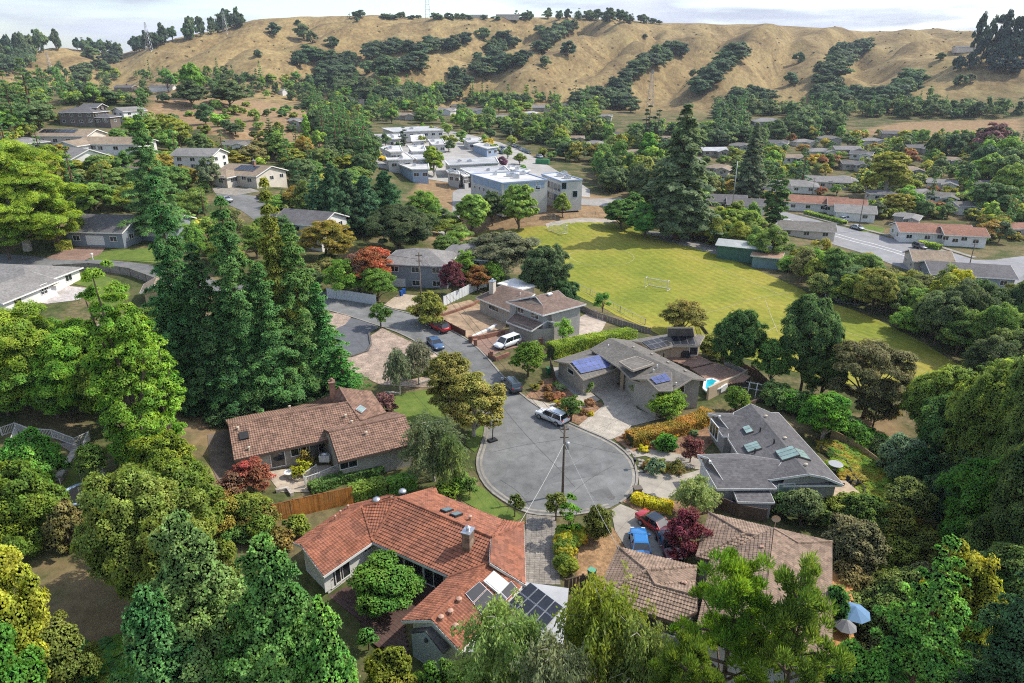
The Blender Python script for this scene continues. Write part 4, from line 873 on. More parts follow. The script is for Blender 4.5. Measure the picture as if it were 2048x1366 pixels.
zq = max(hit(E3, *k(1105,655)).z, hit(E3, *k(1230,655)).z) + .3; p1, p2 = P(*k(1105,655), zq), P(*k(1230,655), zq); E5 = pl3(p1, p2, P(*k(1000,547), max(zq + .7, hit(E3, *k(1000,547)).z + .5))); pa = hit(E5, *k(1000,547)); pb = hit(E5, *k(1225,485)); h.slope(p1, p2, pb, pa)
E6 = pl3(pa, pb, P(*k(850,542), hit(E3, *k(850,542)).z + .25)); h.slope(pa, pb, hit(E6, *k(1030,502)), hit(E6, *k(850,542)))
v0, v1_ = P(*k(1045,290), ze), P(*k(1240,240), ze); E7 = pl3(v0, v1_, P(*k(940,205), ze + .8)); vb, vc = hit(E7, *k(940,205)), hit(E7, *k(1190,151)); h.slope(v0, v1_, vc, vb)
v2 = P(*k(1480,241), ze); E8 = pl3(v1_, v2, vc); vd = hit(E8, *k(1440,151)); h.slope(v1_, v2, vd, vc)
E9 = pl3(vb, vc, P(*k(822,190), ze + .2)); h.slope(vb, vc, hit(E9, *k(1190,131)), hit(E9, *k(822,190)))
E10 = pl3(vc, vd, P(*k(1190,66), ze + 2.6)); h.slope(vc, vd, hit(E10, *k(1425,66)), hit(E10, *k(1190,66)))
E11 = pl3(vd, v2, P(*k(1535,142), ze)); h.slope(vd, v2, hit(E11, *k(1535,142)), hit(E11, *k(1450,135)))
h.make_roof(m_sh_warm, .22, None, m_trim_tan)
h.make_walls([hit(E2, *k(132,378)), g0, hit(E1, *k(738,440)), hit(E3, *k(860,560)), p1, m1, z1, hit(E4, *k(1040,290)), hit(E4, *k(830,188)), hit(E3, *k(470,268))], m_stucco, inset=.45)
h.make_walls([v0, v1_, v2, hit(E11, *k(1535,142)), hit(E9, *k(1190,131)), hit(E9, *k(822,190))], m_stucco_tan, inset=.5, name='rear_wall')
h.fix(*k(570,555), 4.6, 2.1, 'garage_door', fm=m_garage); h.fix(*k(288,480), 1.6, .6, cols=1); h.fix(*k(1305,640), 1.1, 1.0, cols=1); h.fix(*k(1430,280), 1.2, 1.6, 'glass_door', cols=1)
h.panels(E1, [k(285,392), k(640,310), k(712,432), k(380,505)], 7, 3, m_solar); h.panels(E1, [k(640,308), k(720,290), k(735,350), k(672,368)], 2, 2, m_solar)
h.panels(E5, [k(1022,545), k(1165,500), k(1225,568), k(1080,602)], 3, 2, m_solar)
h.panels(E7, [k(945,205), k(1140,162), k(1225,232), k(1040,282)], 4, 2, m_solar_k); h.panels(E8, [k(1215,155), k(1425,155), k(1450,235), k(1245,235)], 3, 1, m_solar_k)
zc = max(hit(E3, *k(*q)).z for q in ((738,395), (895,345), (862,475))) + .2; cp = [P(*k(*q), zc) for q in ((738,395), (895,345), (1060,410), (862,475))]; b = B(); b.prism([(p.x, p.y) for p in cp], zc - .1, zc + .1); cn = h.put(b.ob('entry_canopy', m_sh_warm)); b = B()
for i in range(4): b.beam(cp[i], cp[(i + 1) % 4], .1, .32)
h.put(b.ob('canopy_fascia', m_trim_tan), cn)
for q in ((768, 470), (870, 475)): p = P(*k(*q), 2.9); b = B(); b.box((p.x, p.y, 1.35), (.45, .45, 3.2)); h.put(b.ob('entry_pillar', m_stucco_tan))
h.pipe(E1, *k(635,270), .6, .12, m_alu); h.pipe(E4, *k(1150,345), .6, .1, m_dark); 
for q in ((870, 260), (1040, 325), (1190, 400), (1350, 480)): h.onroof(E4, *k(*q), .4, .4, .15, m_trim_tan, 'vent_box')
for q in ((1055, 480), (1090, 440), (1265, 605)): h.pipe(E3, *k(*q), .3, .09, m_trim)
# ------------------------------------------------------------------ two-storey brown-roofed house with white annex
k = K(900, 520, 6.4)
h = House('shingle_house', (P(1060,640,.3).x, P(1060,640,.3).y, .3), 'split-level taupe house with brown shingle roof and white van in its driveway')
ze = 3.4
a1, a2 = P(*k(330,477), ze), P(*k(808,672), ze); F1 = pl_eave(a1, a2, .32, P(*k(800,450), ze)); ra, rb = hit(F1, *k(665,327)), hit(F1, *k(1062,442)); ra.z = rb.z = (ra.z + rb.z) / 2
h.slope(a1, a2, hit(F1, *k(900,600)), rb, ra); F2 = pl_eave(ra, rb, -.32, P(*k(1000,300), 3)); h.slope(ra, rb, hit(F2, *k(1090,432)), hit(F2, *k(690,320)))
zf = 5.4
b1, b2, b3 = P(*k(716,531), zf), P(*k(1186,706), zf), P(*k(1745,560), zf)
F3 = pl_eave(b1, b2, .30, P(*k(1200,450), zf)); t1, t2 = hit(F3, *k(1070,476)), hit(F3, *k(1190,582)); h.slope(b1, b2, t2, t1)
F4 = pl3(b2, b3, P(*k(1385,386), zf + 1.5)); h.slope(b2, b3, hit(F4, *k(1480,470)), hit(F4, *k(1385,386)), hit(F4, *k(1095,458)), hit(F4, *k(1190,582)))
F5 = pl3(b1, t1, hit(F4, *k(1095,458))); h.slope(b1, t1, hit(F4, *k(1095,458)), hit(F5, *k(960,480)))
zg = 2.9
c1, c2 = P(*k(720,787), zg), P(*k(1042,906), zg); F6 = pl_eave(c1, c2, .36, P(*k(1050,700), zg)); ca, cb = hit(F6, *k(868,645)), hit(F6, *k(1245,767)); ca.z = cb.z = (ca.z + cb.z) / 2
h.slope(c1, c2, cb, ca); F7 = pl_eave(ca, cb, -.36, P(*k(1300,650), 3)); h.slope(ca, cb, hit(F7, *k(1385,812)), hit(F7, *k(1010,660)))
h.make_roof(m_sh_brown, .22, None, m_trim)
b = B(); b.add([t1, t2, hit(F3, *k(985,556)), hit(F3, *k(940,492))], [(0, 1, 2, 3)]); b.v = [(x, y, z + .03) for x, y, z in b.v]; h.put(b.ob('shaded_gablet', m_wall_dark), h.roof)  # dark sheet on the slope paints the shaded gablet end
fw = h.walls; h.make_walls([a1, a2, rb, ra], m_stucco, inset=.5); h.make_walls([b1, b2, b3, hit(F4, *k(1480,470)), hit(F4, *k(1385,386)), hit(F5, *k(960,480))], m_stucco_grey, inset=.5, name='upper_wall'); h.make_walls([c1, c2, hit(F7, *k(1385,812)), hit(F7, *k(1010,660))], m_stucco, inset=.4, name='garage_wall')
for q, w_ in (((560, 605), 3.0), ((905, 635), 1.6), ((1088, 705), 1.7)): h.fix(*k(*q), w_, 1.1, cols=3 if w_ > 2 else 2)
h.fix(*k(935,900), 4.6, 2.1, 'garage_door', fm=m_garage); h.pipe(F1, *k(898,452), .4, .1, m_trim); h.onroof(F4, *k(1275,450), .9, .6, .3, m_trim, 'vent_box')
h.chimney(F1, *k(545,415), .9, 1.2, 2.2, m_wall_cream, R(-25))
q1 = [P(*k(*q), 4.0) for q in ((600, 297), (820, 231), (1120, 322), (922, 376))]; b = B(); b.prism([(p.x, p.y) for p in q1], 3.75, 4.0); h.put(b.ob('annex_roof', mat('white_roof_membrane', (.74, .71, .66), .8, .06, .5))); sv = h.faces; h.faces = []; h.make_walls(q1, m_wall_cream, inset=.5, default=3.45, gap=0, name='annex_wall'); h.faces = sv
h.onroof((Vector((0, 0, 1)), Vector((0, 0, 4.0))), *k(830,325), .5, .5, .4, m_alu, 'roof_vent', lift=0)
# ------------------------------------------------------------------ simpler houses: wings with gable or hip roofs
def wing(h, c, rz, L_, D_, ev, kind_='gable', s=.34, ov=.55):
    "roof slopes and wall outline of one wing, ridge along its own x axis"
    co, si = math.cos(rz), math.sin(rz); z = h.z0 + ev
    def W(x, y, zz): return Vector((c[0] + x * co - y * si, c[1] + x * si + y * co, zz))
    a, b = L_ / 2 + ov, D_ / 2 + ov; zr = z + b * s; z -= 0
    if kind_ == 'hip':
        r = max(.3, a - b); h.slope(W(-a, -b, z), W(a, -b, z), W(r, 0, zr), W(-r, 0, zr)); h.slope(W(a, b, z), W(-a, b, z), W(-r, 0, zr), W(r, 0, zr)); h.slope(W(a, -b, z), W(a, b, z), W(r, 0, zr)); h.slope(W(-a, b, z), W(-a, -b, z), W(-r, 0, zr))
    elif kind_ == 'shed':
        h.slope(W(-a, -b, z), W(a, -b, z), W(a, b, z + 2 * b * s), W(-a, b, z + 2 * b * s))
    else:
        h.slope(W(-a, -b, z), W(a, -b, z), W(a, 0, zr), W(-a, 0, zr)); h.slope(W(a, b, z), W(-a, b, z), W(-a, 0, zr), W(a, 0, zr))
    return [W(-L_ / 2, -D_ / 2, 0), W(L_ / 2, -D_ / 2, 0), W(L_ / 2, D_ / 2, 0), W(-L_ / 2, D_ / 2, 0)]
def simple_house(u, v, wings, wallm, roofm, label, name='house', cat='house', group=None, fascia=None, win=True, lift=0.0, chim=None, sol=None, winm=None, gar=None):
    "wings: (dx, dy, rot deg, length, depth, eave, kind)"
    g = G(u, v); zs = [float(tz(g.x + w[0], g.y + w[1])) for w in wings]; g.z = max(zs) * .6 + min(zs) * .4 + .1 + lift
    h = House(name, g, label, cat, group); outs = []
    for w in wings:
        dx, dy, rot, L_, D_, ev, kd = w[:7]; outs.append((wing(h, (g.x + dx, g.y + dy), R(rot), L_, D_, ev, kd, w[7] if len(w) > 7 else .32), w))
    h.make_roof(roofm, .22, None, fascia or m_trim)
    for o, w in outs: h.make_walls(o, wallm, inset=.02, default=w[5], low=3)
    dist = math.hypot(g.x, g.y)
    if win and dist < 420:
        for o, w in outs:
            for a, b in ((o[0], o[1]), (o[1], o[2]), (o[2], o[3]), (o[3], o[0])):
                e = b - a; n = Vector((e.y, -e.x, 0))
                mid = (a + b) / 2
                if n.dot(Vector((mid.x, mid.y, 0))) >= -abs(n.length) * 12: continue
                m_ = max(1, int(e.length / 4.2)); fl = [1.5] if w[5] < 4.2 else [1.4, w[5] - 1.2]
                for z in fl:
                    for i in range(m_):
                        p = a + e * ((i + .5) / m_); p.z = g.z + z; u_, v_, _ = px(p)
                        if gar and i == gar - 1 and z == fl[0]: p.z = g.z + 1.1; u_, v_, _ = px(p); h.fix(u_, v_, 4.2, 2.1, 'garage_door', fm=m_garage_w)
                        else: h.fix(u_, v_, 1.5, 1.05, cols=2, fm=winm)
    if chim: p = h.faces[0]; pl = pl3(*p[:3]); c_ = (p[2] * .6 + p[3] * .4); u_, v_, _ = px(c_); h.chimney(pl, u_, v_, .8, .8, 1.1, mat('chimney_brick', (.30, .16, .11), .9, .2, 3, .3), R(wings[0][2]))
    if sol:
        p = h.faces[0]; pl = pl3(*p[:3]); A_, B_, C_, D2_ = p[:4]
        def q(x, y): t = A_ * (1 - x) * (1 - y) + B_ * x * (1 - y) + C_ * x * y + D2_ * (1 - x) * y; return px(t)[:2]
        h.panels(pl, [q(sol[0], .4), q(sol[1], .4), q(sol[1], .88), q(sol[0], .88)], sol[2], 1, m_solar_k)
    return h
SH = simple_house
# blue-grey two-storey house above the driveway by the street pole
SH(845,562, [(0,0,-8,13,10,5.4,'hip',.36), (10,6,-14,11,10,5.0,'hip',.34)], m_wall_blue, m_sh_pale, 'two-storey blue-grey house with white garage doors behind the street pole', chim=None, gar=1)
SH(228,478, [(0,0,-6,13,12,3.0,'gable',.4), (10,4,-6,10,8,3.2,'gable',.36)], m_wall_blue, m_sh_grey, 'grey house with white garage door facing the upper road beside round yellow shrubs', gar=2)
SH(20,575, [(0,0,-8,20,12,2.6,'hip',.3), (6,-9,84,12,9,2.4,'gable',.3)], m_wall_white, m_sh_pale, 'pale grey roofed house at the picture edge beside the curved back lawn')
SH(625,478, [(0,0,-20,13,11,4.8,'gable',.36)], m_wall_white, m_sh_grey, 'white house with grey roof half hidden behind the redwood tops')
SH(505,366, [(0,0,-22,15,13,2.8,'gable',.3), (-6,-4,-22,9,9,2.6,'hip',.3)], m_wall_cream, m_sh_tan, 'cream house with solar panels and brown chimney above the hill road', chim=1, sol=(.35,.8,6))
SH(405,338, [(0,0,-8,13,9,4.6,'gable',.34)], m_wall_white, m_sh_pale, 'white two-storey house with grey roof behind the bare tree')
SH(238,306, [(0,0,-4,20,10,2.8,'gable',.3), (-10,-5,80,9,8,2.7,'gable',.3)], m_wall_white, m_sh_tan, 'low white house with wide tan roof above a curved driveway', gar=1)
SH(146,288, [(0,0,-3,17,10,3.0,'gable',.3)], m_wall_cream, m_sh_tan, 'cream house with a row of dark solar panels along its tan roof', sol=(.05,.7,7))
SH(160,334, [(0,0,-30,12,10,3.0,'gable',.4)], m_wall_white, m_sh_pale, 'white gabled house half hidden behind the big yellow-green tree')
SH(172,246, [(0,0,-4,17,12,5.4,'hip',.32), (11,-2,-4,9,8,3.2,'hip',.3), (3,4,-4,8,8,7.2,'gable',.36)], m_wall_dark, m_sh_grey, 'big dark two-storey house with grey hip roofs on the hill', winm=m_trim)
SH(262,240, [(0,0,60,12,9,4.4,'gable',.34)], m_wall_white, m_sh_pale, 'narrow white house with pale gable beside the bare tan slope')
SH(253,181, [(0,0,-4,17,10,3.0,'gable',.3)], m_wall_dark, m_sh_grey, 'dark porch-fronted house on the hilltop with small chimney', chim=1)
SH(328,180, [(0,0,-3,22,10,2.8,'gable',.28)], m_wall_white, m_sh_grey, 'long low hilltop house with grey roof beside the bright green tree')
SH(563,188, [(0,0,-20,8,7,2.8,'gable',.4)], m_wall_white, m_sh_pale, 'tiny white cabin above the bare tan slope')
SH(275,352, [(0,0,-10,10,9,3.0,'gable',.36)], m_wall_cream, m_sh_brown, 'brown roofed house just behind the tall redwood on the hill')
SH(318,600, [(0,0,-70,4.5,3.6,2.4,'gable',.5)], mat('tan_shed_boards', (.42, .32, .19), .85, .15, 2), m_sh_tan, 'small tan garden shed beside the poplar', 'garden_shed', 'shed', win=False)
VG = 'houses across the valley road'
SH(1655,420, [(-4,2,-20,20,10,2.9,'gable',.34), (4,-5,-20,12,9,3.2,'gable',.36)], m_wall_white, m_sh_rust, 'white house with rust brown roof behind the hedge on the valley road', group=VG)
SH(1706,436, [(0,0,-20,12,10,2.8,'gable',.3)], m_wall_white, m_sh_pale, 'grey garage with white car in front on the valley road', group=VG, gar=1)
SH(1530,384, [(0,0,-8,17,9,2.8,'gable',.3)], m_wall_white, m_sh_grey, 'long white house with dark grey roof beside the columnar tree', group=VG)
SH(1590,382, [(0,0,-18,16,10,2.8,'hip',.3)], m_wall_white, m_sh_pale, 'white house with pale hip roof behind the columnar tree', group=VG)
SH(1652,374, [(0,0,-16,17,10,2.8,'gable',.3), (8,3,-16,10,9,2.8,'hip',.3)], m_wall_cream, m_sh_pale, 'pale grey roofed house with fence behind the rust-roofed one', group=VG)
SH(1885,478, [(-4,0,-12,20,10,2.9,'gable',.34), (2,-5,-12,11,8,3.1,'gable',.38)], m_wall_white, m_sh_rust, 'white gabled house with orange-red roof at the road junction', group=VG)
SH(1445,412, [(0,0,-12,15,10,2.8,'gable',.3), (6,-6,-12,12,9,2.6,'gable',.3)], m_wall_white, m_sh_grey, 'grey roofed house by the tall lamp pole below the big conifer', group=VG)
SH(1852,538, [(0,0,-14,9,9,3.0,'gable',.4)], m_wall_cream, m_sh_tan, 'small tan gabled house on the near side of the valley road', group=VG)
SH(1925,562, [(0,0,-14,18,11,2.8,'gable',.3)], m_wall_blue, m_sh_grey, 'grey roofed house next to the golden yellow tree', group=VG)
SH(1608,470, [(0,0,-16,16,10,2.6,'gable',.3)], m_wall_cream, m_sh_warm, 'brown-grey roof poking out below the valley road', group=VG)
far = [(1440,347,-10,16,m_sh_tan,'tan roofed house in the trees above the parked dark cars'),(1425,310,-8,18,m_flatgrey,'white-roofed house at the foot of the pale street'),(1532,250,-4,26,m_sh_pale,'long pale building under the dark wood at the hill foot'),
 (1552,295,-12,16,m_sh_grey,'grey roofed house beside the yellow-green ball tree'),(1602,292,-10,15,m_sh_pale,'pale roofed house between two bright green trees'),(1690,308,-14,18,m_sh_pale,'wide pale roofed house in the middle of the valley'),(1655,285,-8,16,m_sh_warm,'warm grey house below the orange trees'),
 (1722,318,-20,14,m_sh_grey,'grey gabled house left of the big yellow-green tree'),(1635,312,-14,16,m_sh_pale,'pale house in front of the small green lawn'),(1700,338,-12,13,m_sh_grey,'grey roofed house beside the brown tree'),(1812,350,-10,14,m_sh_tan,'tan house behind the big yellow-green tree'),
 (1880,378,-12,14,m_sh_pale,'pale roofed house among trees at the valley edge'),(1962,380,-10,12,m_sh_grey,'grey roof beside the large dark grove'),(1832,305,-8,16,m_sh_grey,'dark grey roof below the dry meadow'),(1812,448,-30,10,m_sh_pale,'white gable end beside the orange-roofed house'),(1880,405,-12,14,m_sh_warm,'warm grey house behind the white flowering bush'),
 (1840,398,-10,13,m_sh_pale,'pale house with dark windows among pink shrubs'),
 (1085,222,-5,22,m_sh_pale,'pale house in the woods under the golden spur'),(1062,234,-5,14,m_flatgrey,'white-roofed hut in the woods above the school'),(893,228,-4,24,m_sh_pale,'pale roofed house beyond the school carport'),(915,216,-3,18,m_sh_grey,'grey house deep in the wood beyond the school'),
 (812,238,-4,18,m_sh_tan,'tan house beside the school sports ground'),(1190,296,-8,14,m_sh_pale,'pale roof in the wood east of the school car park'),(1242,278,-10,15,m_sh_grey,'blue-grey roof below the twin cypress trees'),(1268,314,-8,12,m_sh_tan,'tan gable beside the bright green tree'),(1152,285,-6,12,m_sh_tan,'tan house among the yellow shrubs'),(1140,215,-5,16,m_sh_warm,'brown house under the dark conifer at the hill foot'),
 (1005,242,-5,16,m_sh_pale,'pale house behind the school car park trees'),(2035,470,-8,14,m_sh_rust,'red roofed house cut by the picture edge'),(600,250,-20,12,m_sh_pale,'pale roof beside the fenced hill garden'),
 (1480,300,-8,15,m_sh_warm,'warm grey roof left of the yellow-green ball tree'),(1580,325,-15,14,m_sh_tan,'tan roof left of the dark spire'),(1740,290,-10,15,m_sh_pale,'pale roof above the big yellow-green tree'),(1780,275,-8,15,m_sh_grey,'grey roof at the lower edge of the dry meadow'),(1900,330,-12,14,m_sh_tan,'tan roof under the purplish brown tree'),(1930,425,-14,14,m_sh_warm,'warm grey roof above the orange-roofed house'),(1760,400,-14,13,m_sh_grey,'grey roof below the big yellow-green tree'),(1385,330,-10,12,m_sh_pale,'pale roof right beside the giant conifer'),(1330,285,-10,12,m_sh_tan,'tan roof below the steel pylon'),(950,228,-5,14,m_sh_warm,'warm grey roof in the wood above the school office'),(720,205,-4,13,m_sh_pale,'pale roof under the widest gully'),(1210,240,-6,13,m_sh_pale,'pale roof left of the twin cypresses'),(60,300,-10,14,m_sh_pale,'pale roof behind the big maple on the left hill'),(480,300,-20,13,m_sh_warm,'warm grey roof below the bare slope')]
for i, (u, v, r_, l_, rm, lb) in enumerate(far):
    a = R(r_ + (i * 37) % 50 - 25); l2 = l_ * .72
    SH(u, v, [(0,0,math.degrees(a),l2,l2*.62,2.8,('hip','gable')[i % 2],.32), (math.cos(a)*l2*.28-math.sin(a)*-4,math.sin(a)*l2*.28-4*math.cos(a),math.degrees(a)+90,l2*.6,l2*.48,2.8,'gable',.32)], (m_wall_cream, m_stucco, m_stucco_grey, m_wall_white)[i % 4], rm, lb, group='far houses among the trees')
# hilltop houses on the skyline
for u, v, l_, lb in ((958,34,26,'low house on the ridge line left of the water tank trees'),(1015,36,30,'long low house along the ridge crest'),(1165,34,20,'pale house between dark ridge trees'),(1930,100,24,'grey house under the black pines on the far hill')): SH(u, v, [(0,0,0,l_,10,3.0,'gable',.25)], m_wall_cream, m_sh_grey, lb, group='ridge houses', win=False)
# ------------------------------------------------------------------ school
m_sch = mat('school_wall', (.50, .49, .46), .85, .08, .3); m_schb = mat('school_blue_wall', (.30, .38, .50), .85, .08, .3); m_sroof = mat('school_white_roof', (.52, .51, .49), .85, .18, .25)
SG = 'school buildings'
def block(pts, zt, hgt, label, roofm=m_sroof, wallm=m_sch, over=.4, band=None, name='school_building'):
    q = [P(u, v, zt) for u, v in pts]; c = sum(q, Vector()) / len(q); h = House(name, (c.x, c.y, zt - hgt), label, 'building', SG)
    b = B(); b.prism([(p.x, p.y) for p in q], zt - .35, zt); h.roof = h.put(b.ob('roof', roofm)); b = B(); n = len(q)
    for i in range(n): b.beam(q[i] + Vector((0, 0, .08)), q[(i + 1) % n] + Vector((0, 0, .08)), .35, .4)
    h.put(b.ob('parapet', band or m_trim)); h.make_walls(q, wallm, inset=over, default=hgt - .35, gap=0, low=2)
    return h, q
h, q = block([(941,349),(965,347),(1044,344),(1095,360),(1004,367)], 10.6, 8.2, 'tall white school gymnasium with blue upper wall facing the field', over=.05, band=m_schb)
for (u0, v0), (u1, v1) in (((945, 357), (1002, 374)), ((1008, 373), (1090, 367))):
    for i in range(5):
        t = (i + .5) / 5; h.fix(u0 + (u1 - u0) * t, v0 + (v1 - v0) * t, 3.5 if u0 < 1000 else 2.5, 2.4, 'band', fm=m_schb)
for i in range(6): h.fix(950 + i * 9, 374 + i * 2.6, 1.0, .9, cols=1)
h.fix(1076, 375, 1.6, 1.0, cols=1)
for u, v, w_ in ((1022,353,3.2),(1032,356,2.2),(1045,349,2.0),(990,350,1.5)): p = P(u, v, 10.6); b = B(); b.box((p.x, p.y, 11.1), (w_, 1.6, 1.0)); b.box((p.x + .3, p.y, 11.75), (w_ * .4, 1, .4)); h.put(b.ob('roof_unit', m_alu), h.roof)
h, q = block([(1083,349),(1114,345.5),(1165,360),(1122,363)], 10.2, 7.6, 'two-storey white school block with rows of windows and outside stairs', over=.05, band=m_schb)
for fl in (2.0, 5.4):
    for i in range(6): p = q[0] + (q[3] - q[0]) * ((i + .5) / 6); p.z = 2.6 + fl; u_, v_, _ = px(p); h.fix(u_, v_, 2.0, 2.0, cols=2, fm=m_schb)
for u, v in ((1128,372),(1150,388)): h.fix(u, v, 1.6, 1.9, cols=1, fm=m_schb)
b = B(); p0, p1 = P(1136,384,6), P(1158,392,3); p0.y -= 2; p1.y -= 2
for i in range(12): t = i / 12; b.box((p0.x + (p1.x - p0.x) * t, p0.y + (p1.y - p0.y) * t, 6.0 - 3.6 * t), (.9, 1.6, .18))
h.put(b.ob('outside_stairs', m_conc)); b = B(); b.beam(p0 + Vector((0, -.9, 1.2)), p1 + Vector((0, -.9, .6)), .1, .1); h.put(b.ob('handrail', m_alu))
for i, (u, v) in enumerate(((1120,353),(1135,357),(1128,350))): p = P(u, v, 10.2); b = B(); b.box((p.x, p.y, 10.7), (2.2, 1.6, 1.0)); b.lathe((p.x, p.y, 11.2), [(.5, 0), (.5, .3), (.2, .4)], 8); h.put(b.ob('roof_unit', m_alu), h.roof)
k = K(700, 220, 4.876)
for pts, lb, rm in (([(310,178),(800,160),(915,198),(420,216)],'long dark flat carport roof at the back of the school',m_flatgrey),([(340,430),(540,418),(625,480),(362,492)],'white-roofed classroom row beside the yellow tree',m_sroof),([(552,418),(715,408),(760,478),(655,486)],'grey-roofed classroom block with dark gutter',m_flatgrey),
  ([(430,512),(760,508),(772,578),(602,582)],'white-roofed hall with blue awning corner',m_sroof),([(920,492),(1420,462),(1452,518),(962,540)],'long classroom wing behind the two purple trees',m_flatgrey),([(1200,340),(1302,314),(1445,360),(1332,376)],'light blue school office by the car park',m_sroof),
  ([(1072,572),(1500,546),(1562,600),(1182,626)],'low classroom wing just behind the gymnasium',m_flatgrey),([(282,362),(490,350),(512,408),(392,412)],'small white classroom behind the cypress',m_sroof),([(562,350),(720,344),(742,400),(602,406)],'small classroom between two round trees',m_sroof),
  ([(592,250),(722,240),(735,298),(602,308)],'white classroom right of the dark cypress',m_sroof),([(762,290),(900,284),(932,338),(802,342)],'white classroom in the middle of the school',m_sroof),([(1102,280),(1262,274),(1292,310),(1152,316)],'white canopy beside the yellow ball tree',m_sroof),
  ([(345,240),(480,236),(490,280),(380,290)],'white classroom left of the dark cypress',m_sroof),([(230,250),(320,246),(330,285),(250,290)],'little classroom at the school back fence',m_flatgrey),([(940,590),(1060,600),(1070,630),(960,615)],'covered walkway roof left of the gymnasium',m_flatgrey),([(1060,610),(1100,605),(1165,640),(1110,650)],'small annex at the gymnasium corner',m_sroof),
  ([(1460,560),(1560,545),(1760,590),(1700,610)],'white low roof behind the gymnasium car park',m_sroof)):
    zt = float(G(*k(*pts[0])).z) + 3.6
    h, q = block([k(*p) for p in pts], zt, 3.6, lb, rm, wallm=m_schb if 'blue' in lb else m_sch)
    e = q[2] - q[3]; nw = max(2, int(e.length / 4))
    for i in range(nw):
        p = q[3] + e * ((i + .5) / nw); p.z = zt - 1.8; u_, v_, _ = px(p); h.fix(u_, v_, 1.8, 1.2, cols=2)
    for i in range(2): p = q[0] + (q[2] - q[0]) * rnd.uniform(.25, .75) + (q[1] - q[3]) * rnd.uniform(-.15, .15); b = B(); b.box((p.x, p.y, zt + .4), (rnd.uniform(1, 2.2), 1.4, .8)); b.box((p.x + .2, p.y, zt + .9), (.7, .7, .3)); h.put(b.ob('roof_unit', m_alu), h.roof)
# storage buildings by the field
SH(1487,516, [(0,0,-26,13,7.5,3.6,'gable',.22)], mat('green_metal_siding', (.06, .145, .115), .6, .1, .6), mat('pale_metal_roof', (.42, .43, .40), .45, .12, .8, metal=.2), 'dark green metal storage building with pale roof at the field edge', 'storage_building', 'building', win=False, fascia=mat('green_metal_siding', (.06, .145, .115)))
SH(1532,532, [(0,0,-26,6.5,5,3.0,'shed',.06)], mat('teal_siding', (.16, .26, .28), .6, .1, .6), mat('rust_metal_roof', (.32, .20, .13), .6, .2, .8), 'small teal shed with rusty roof next to the green storage building', 'storage_shed', 'shed', win=False)
# ------------------------------------------------------------------ trees
def leaf_material(attr=None, cut=0):
    m = bpy.data.materials.new('leaf_foliage'); m.use_nodes = True; t = m.node_tree; l = t.links.new; b = t.nodes['Principled BSDF']; out = t.nodes['Material Output']
    oi = t.nodes.new('ShaderNodeAttribute' if attr else 'ShaderNodeObjectInfo'); geo = t.nodes.new('ShaderNodeNewGeometry')
    if attr: oi.attribute_name = attr
    no = t.nodes.new('ShaderNodeTexNoise'); no.inputs['Scale'].default_value = .35; no.inputs['Detail'].default_value = 3; l(geo.outputs['Position'], no.inputs['Vector'])
    def mr(src, a, b_, c=0.0, d=1.0):
        n = t.nodes.new('ShaderNodeMapRange'); n.inputs['From Min'].default_value = c; n.inputs['From Max'].default_value = d; n.inputs['To Min'].default_value = a; n.inputs['To Max'].default_value = b_; l(src, n.inputs[0]); return n.outputs[0]
    hs = t.nodes.new('ShaderNodeHueSaturation'); l(oi.outputs['Color'], hs.inputs['Color'])
    mu = t.nodes.new('ShaderNodeMath'); mu.operation = 'MULTIPLY'; l(mr(geo.outputs['Random Per Island'], .62, 1.38), mu.inputs[0]); l(mr(no.outputs[0], .72, 1.3, .3, .7), mu.inputs[1])
    ad = t.nodes.new('ShaderNodeMath'); ad.operation = 'ADD'; l(mr(no.outputs[0], .025, -.02, .3, .7), ad.inputs[0]); l(mr(geo.outputs['Random Per Island'], .488, .512), ad.inputs[1])
    l(mu.outputs[0], hs.inputs['Value']); l(ad.outputs[0], hs.inputs['Hue']); hs.inputs['Saturation'].default_value = 1.0
    l(hs.outputs[0], b.inputs['Base Color']); b.inputs['Roughness'].default_value = .6; b.inputs['Specular IOR Level'].default_value = .22
    tr = t.nodes.new('ShaderNodeBsdfTranslucent'); h2 = t.nodes.new('ShaderNodeHueSaturation'); h2.inputs['Value'].default_value = 1.5; h2.inputs['Saturation'].default_value = 1.1; h2.inputs['Hue'].default_value = .49; l(hs.outputs[0], h2.inputs['Color']); l(h2.outputs[0], tr.inputs['Color'])
    mx = t.nodes.new('ShaderNodeMixShader'); mx.inputs[0].default_value = .45; l(b.outputs[0], mx.inputs[1]); l(tr.outputs[0], mx.inputs[2]); 
    if cut:
        vo = t.nodes.new('ShaderNodeTexVoronoi'); vo.inputs['Scale'].default_value = cut; vo.inputs['Randomness'].default_value = 1; l(geo.outputs['Position'], vo.inputs['Vector'])
        sc_ = t.nodes.new('ShaderNodeSeparateColor'); l(vo.outputs['Color'], sc_.inputs[0]); m2 = t.nodes.new('ShaderNodeMath'); m2.operation = 'MULTIPLY'; l(mr(sc_.outputs[0], .7, 1.3), m2.inputs[0]); l(mu.outputs[0], m2.inputs[1]); l(m2.outputs[0], hs.inputs['Value'])
        lt = t.nodes.new('ShaderNodeMath'); lt.operation = 'GREATER_THAN'; lt.inputs[1].default_value = .47; l(vo.outputs['Distance'], lt.inputs[0]); tp = t.nodes.new('ShaderNodeBsdfTransparent'); mz = t.nodes.new('ShaderNodeMixShader'); l(lt.outputs[0], mz.inputs[0]); l(mx.outputs[0], mz.inputs[1]); l(tp.outputs[0], mz.inputs[2]); l(mz.outputs[0], out.inputs['Surface'])
    else: l(mx.outputs[0], out.inputs['Surface'])
    return m
m_leaf = leaf_material(); m_leaf_t = leaf_material('tint'); m_leaf_n = leaf_material(None, 5.6); FOL = 2.75
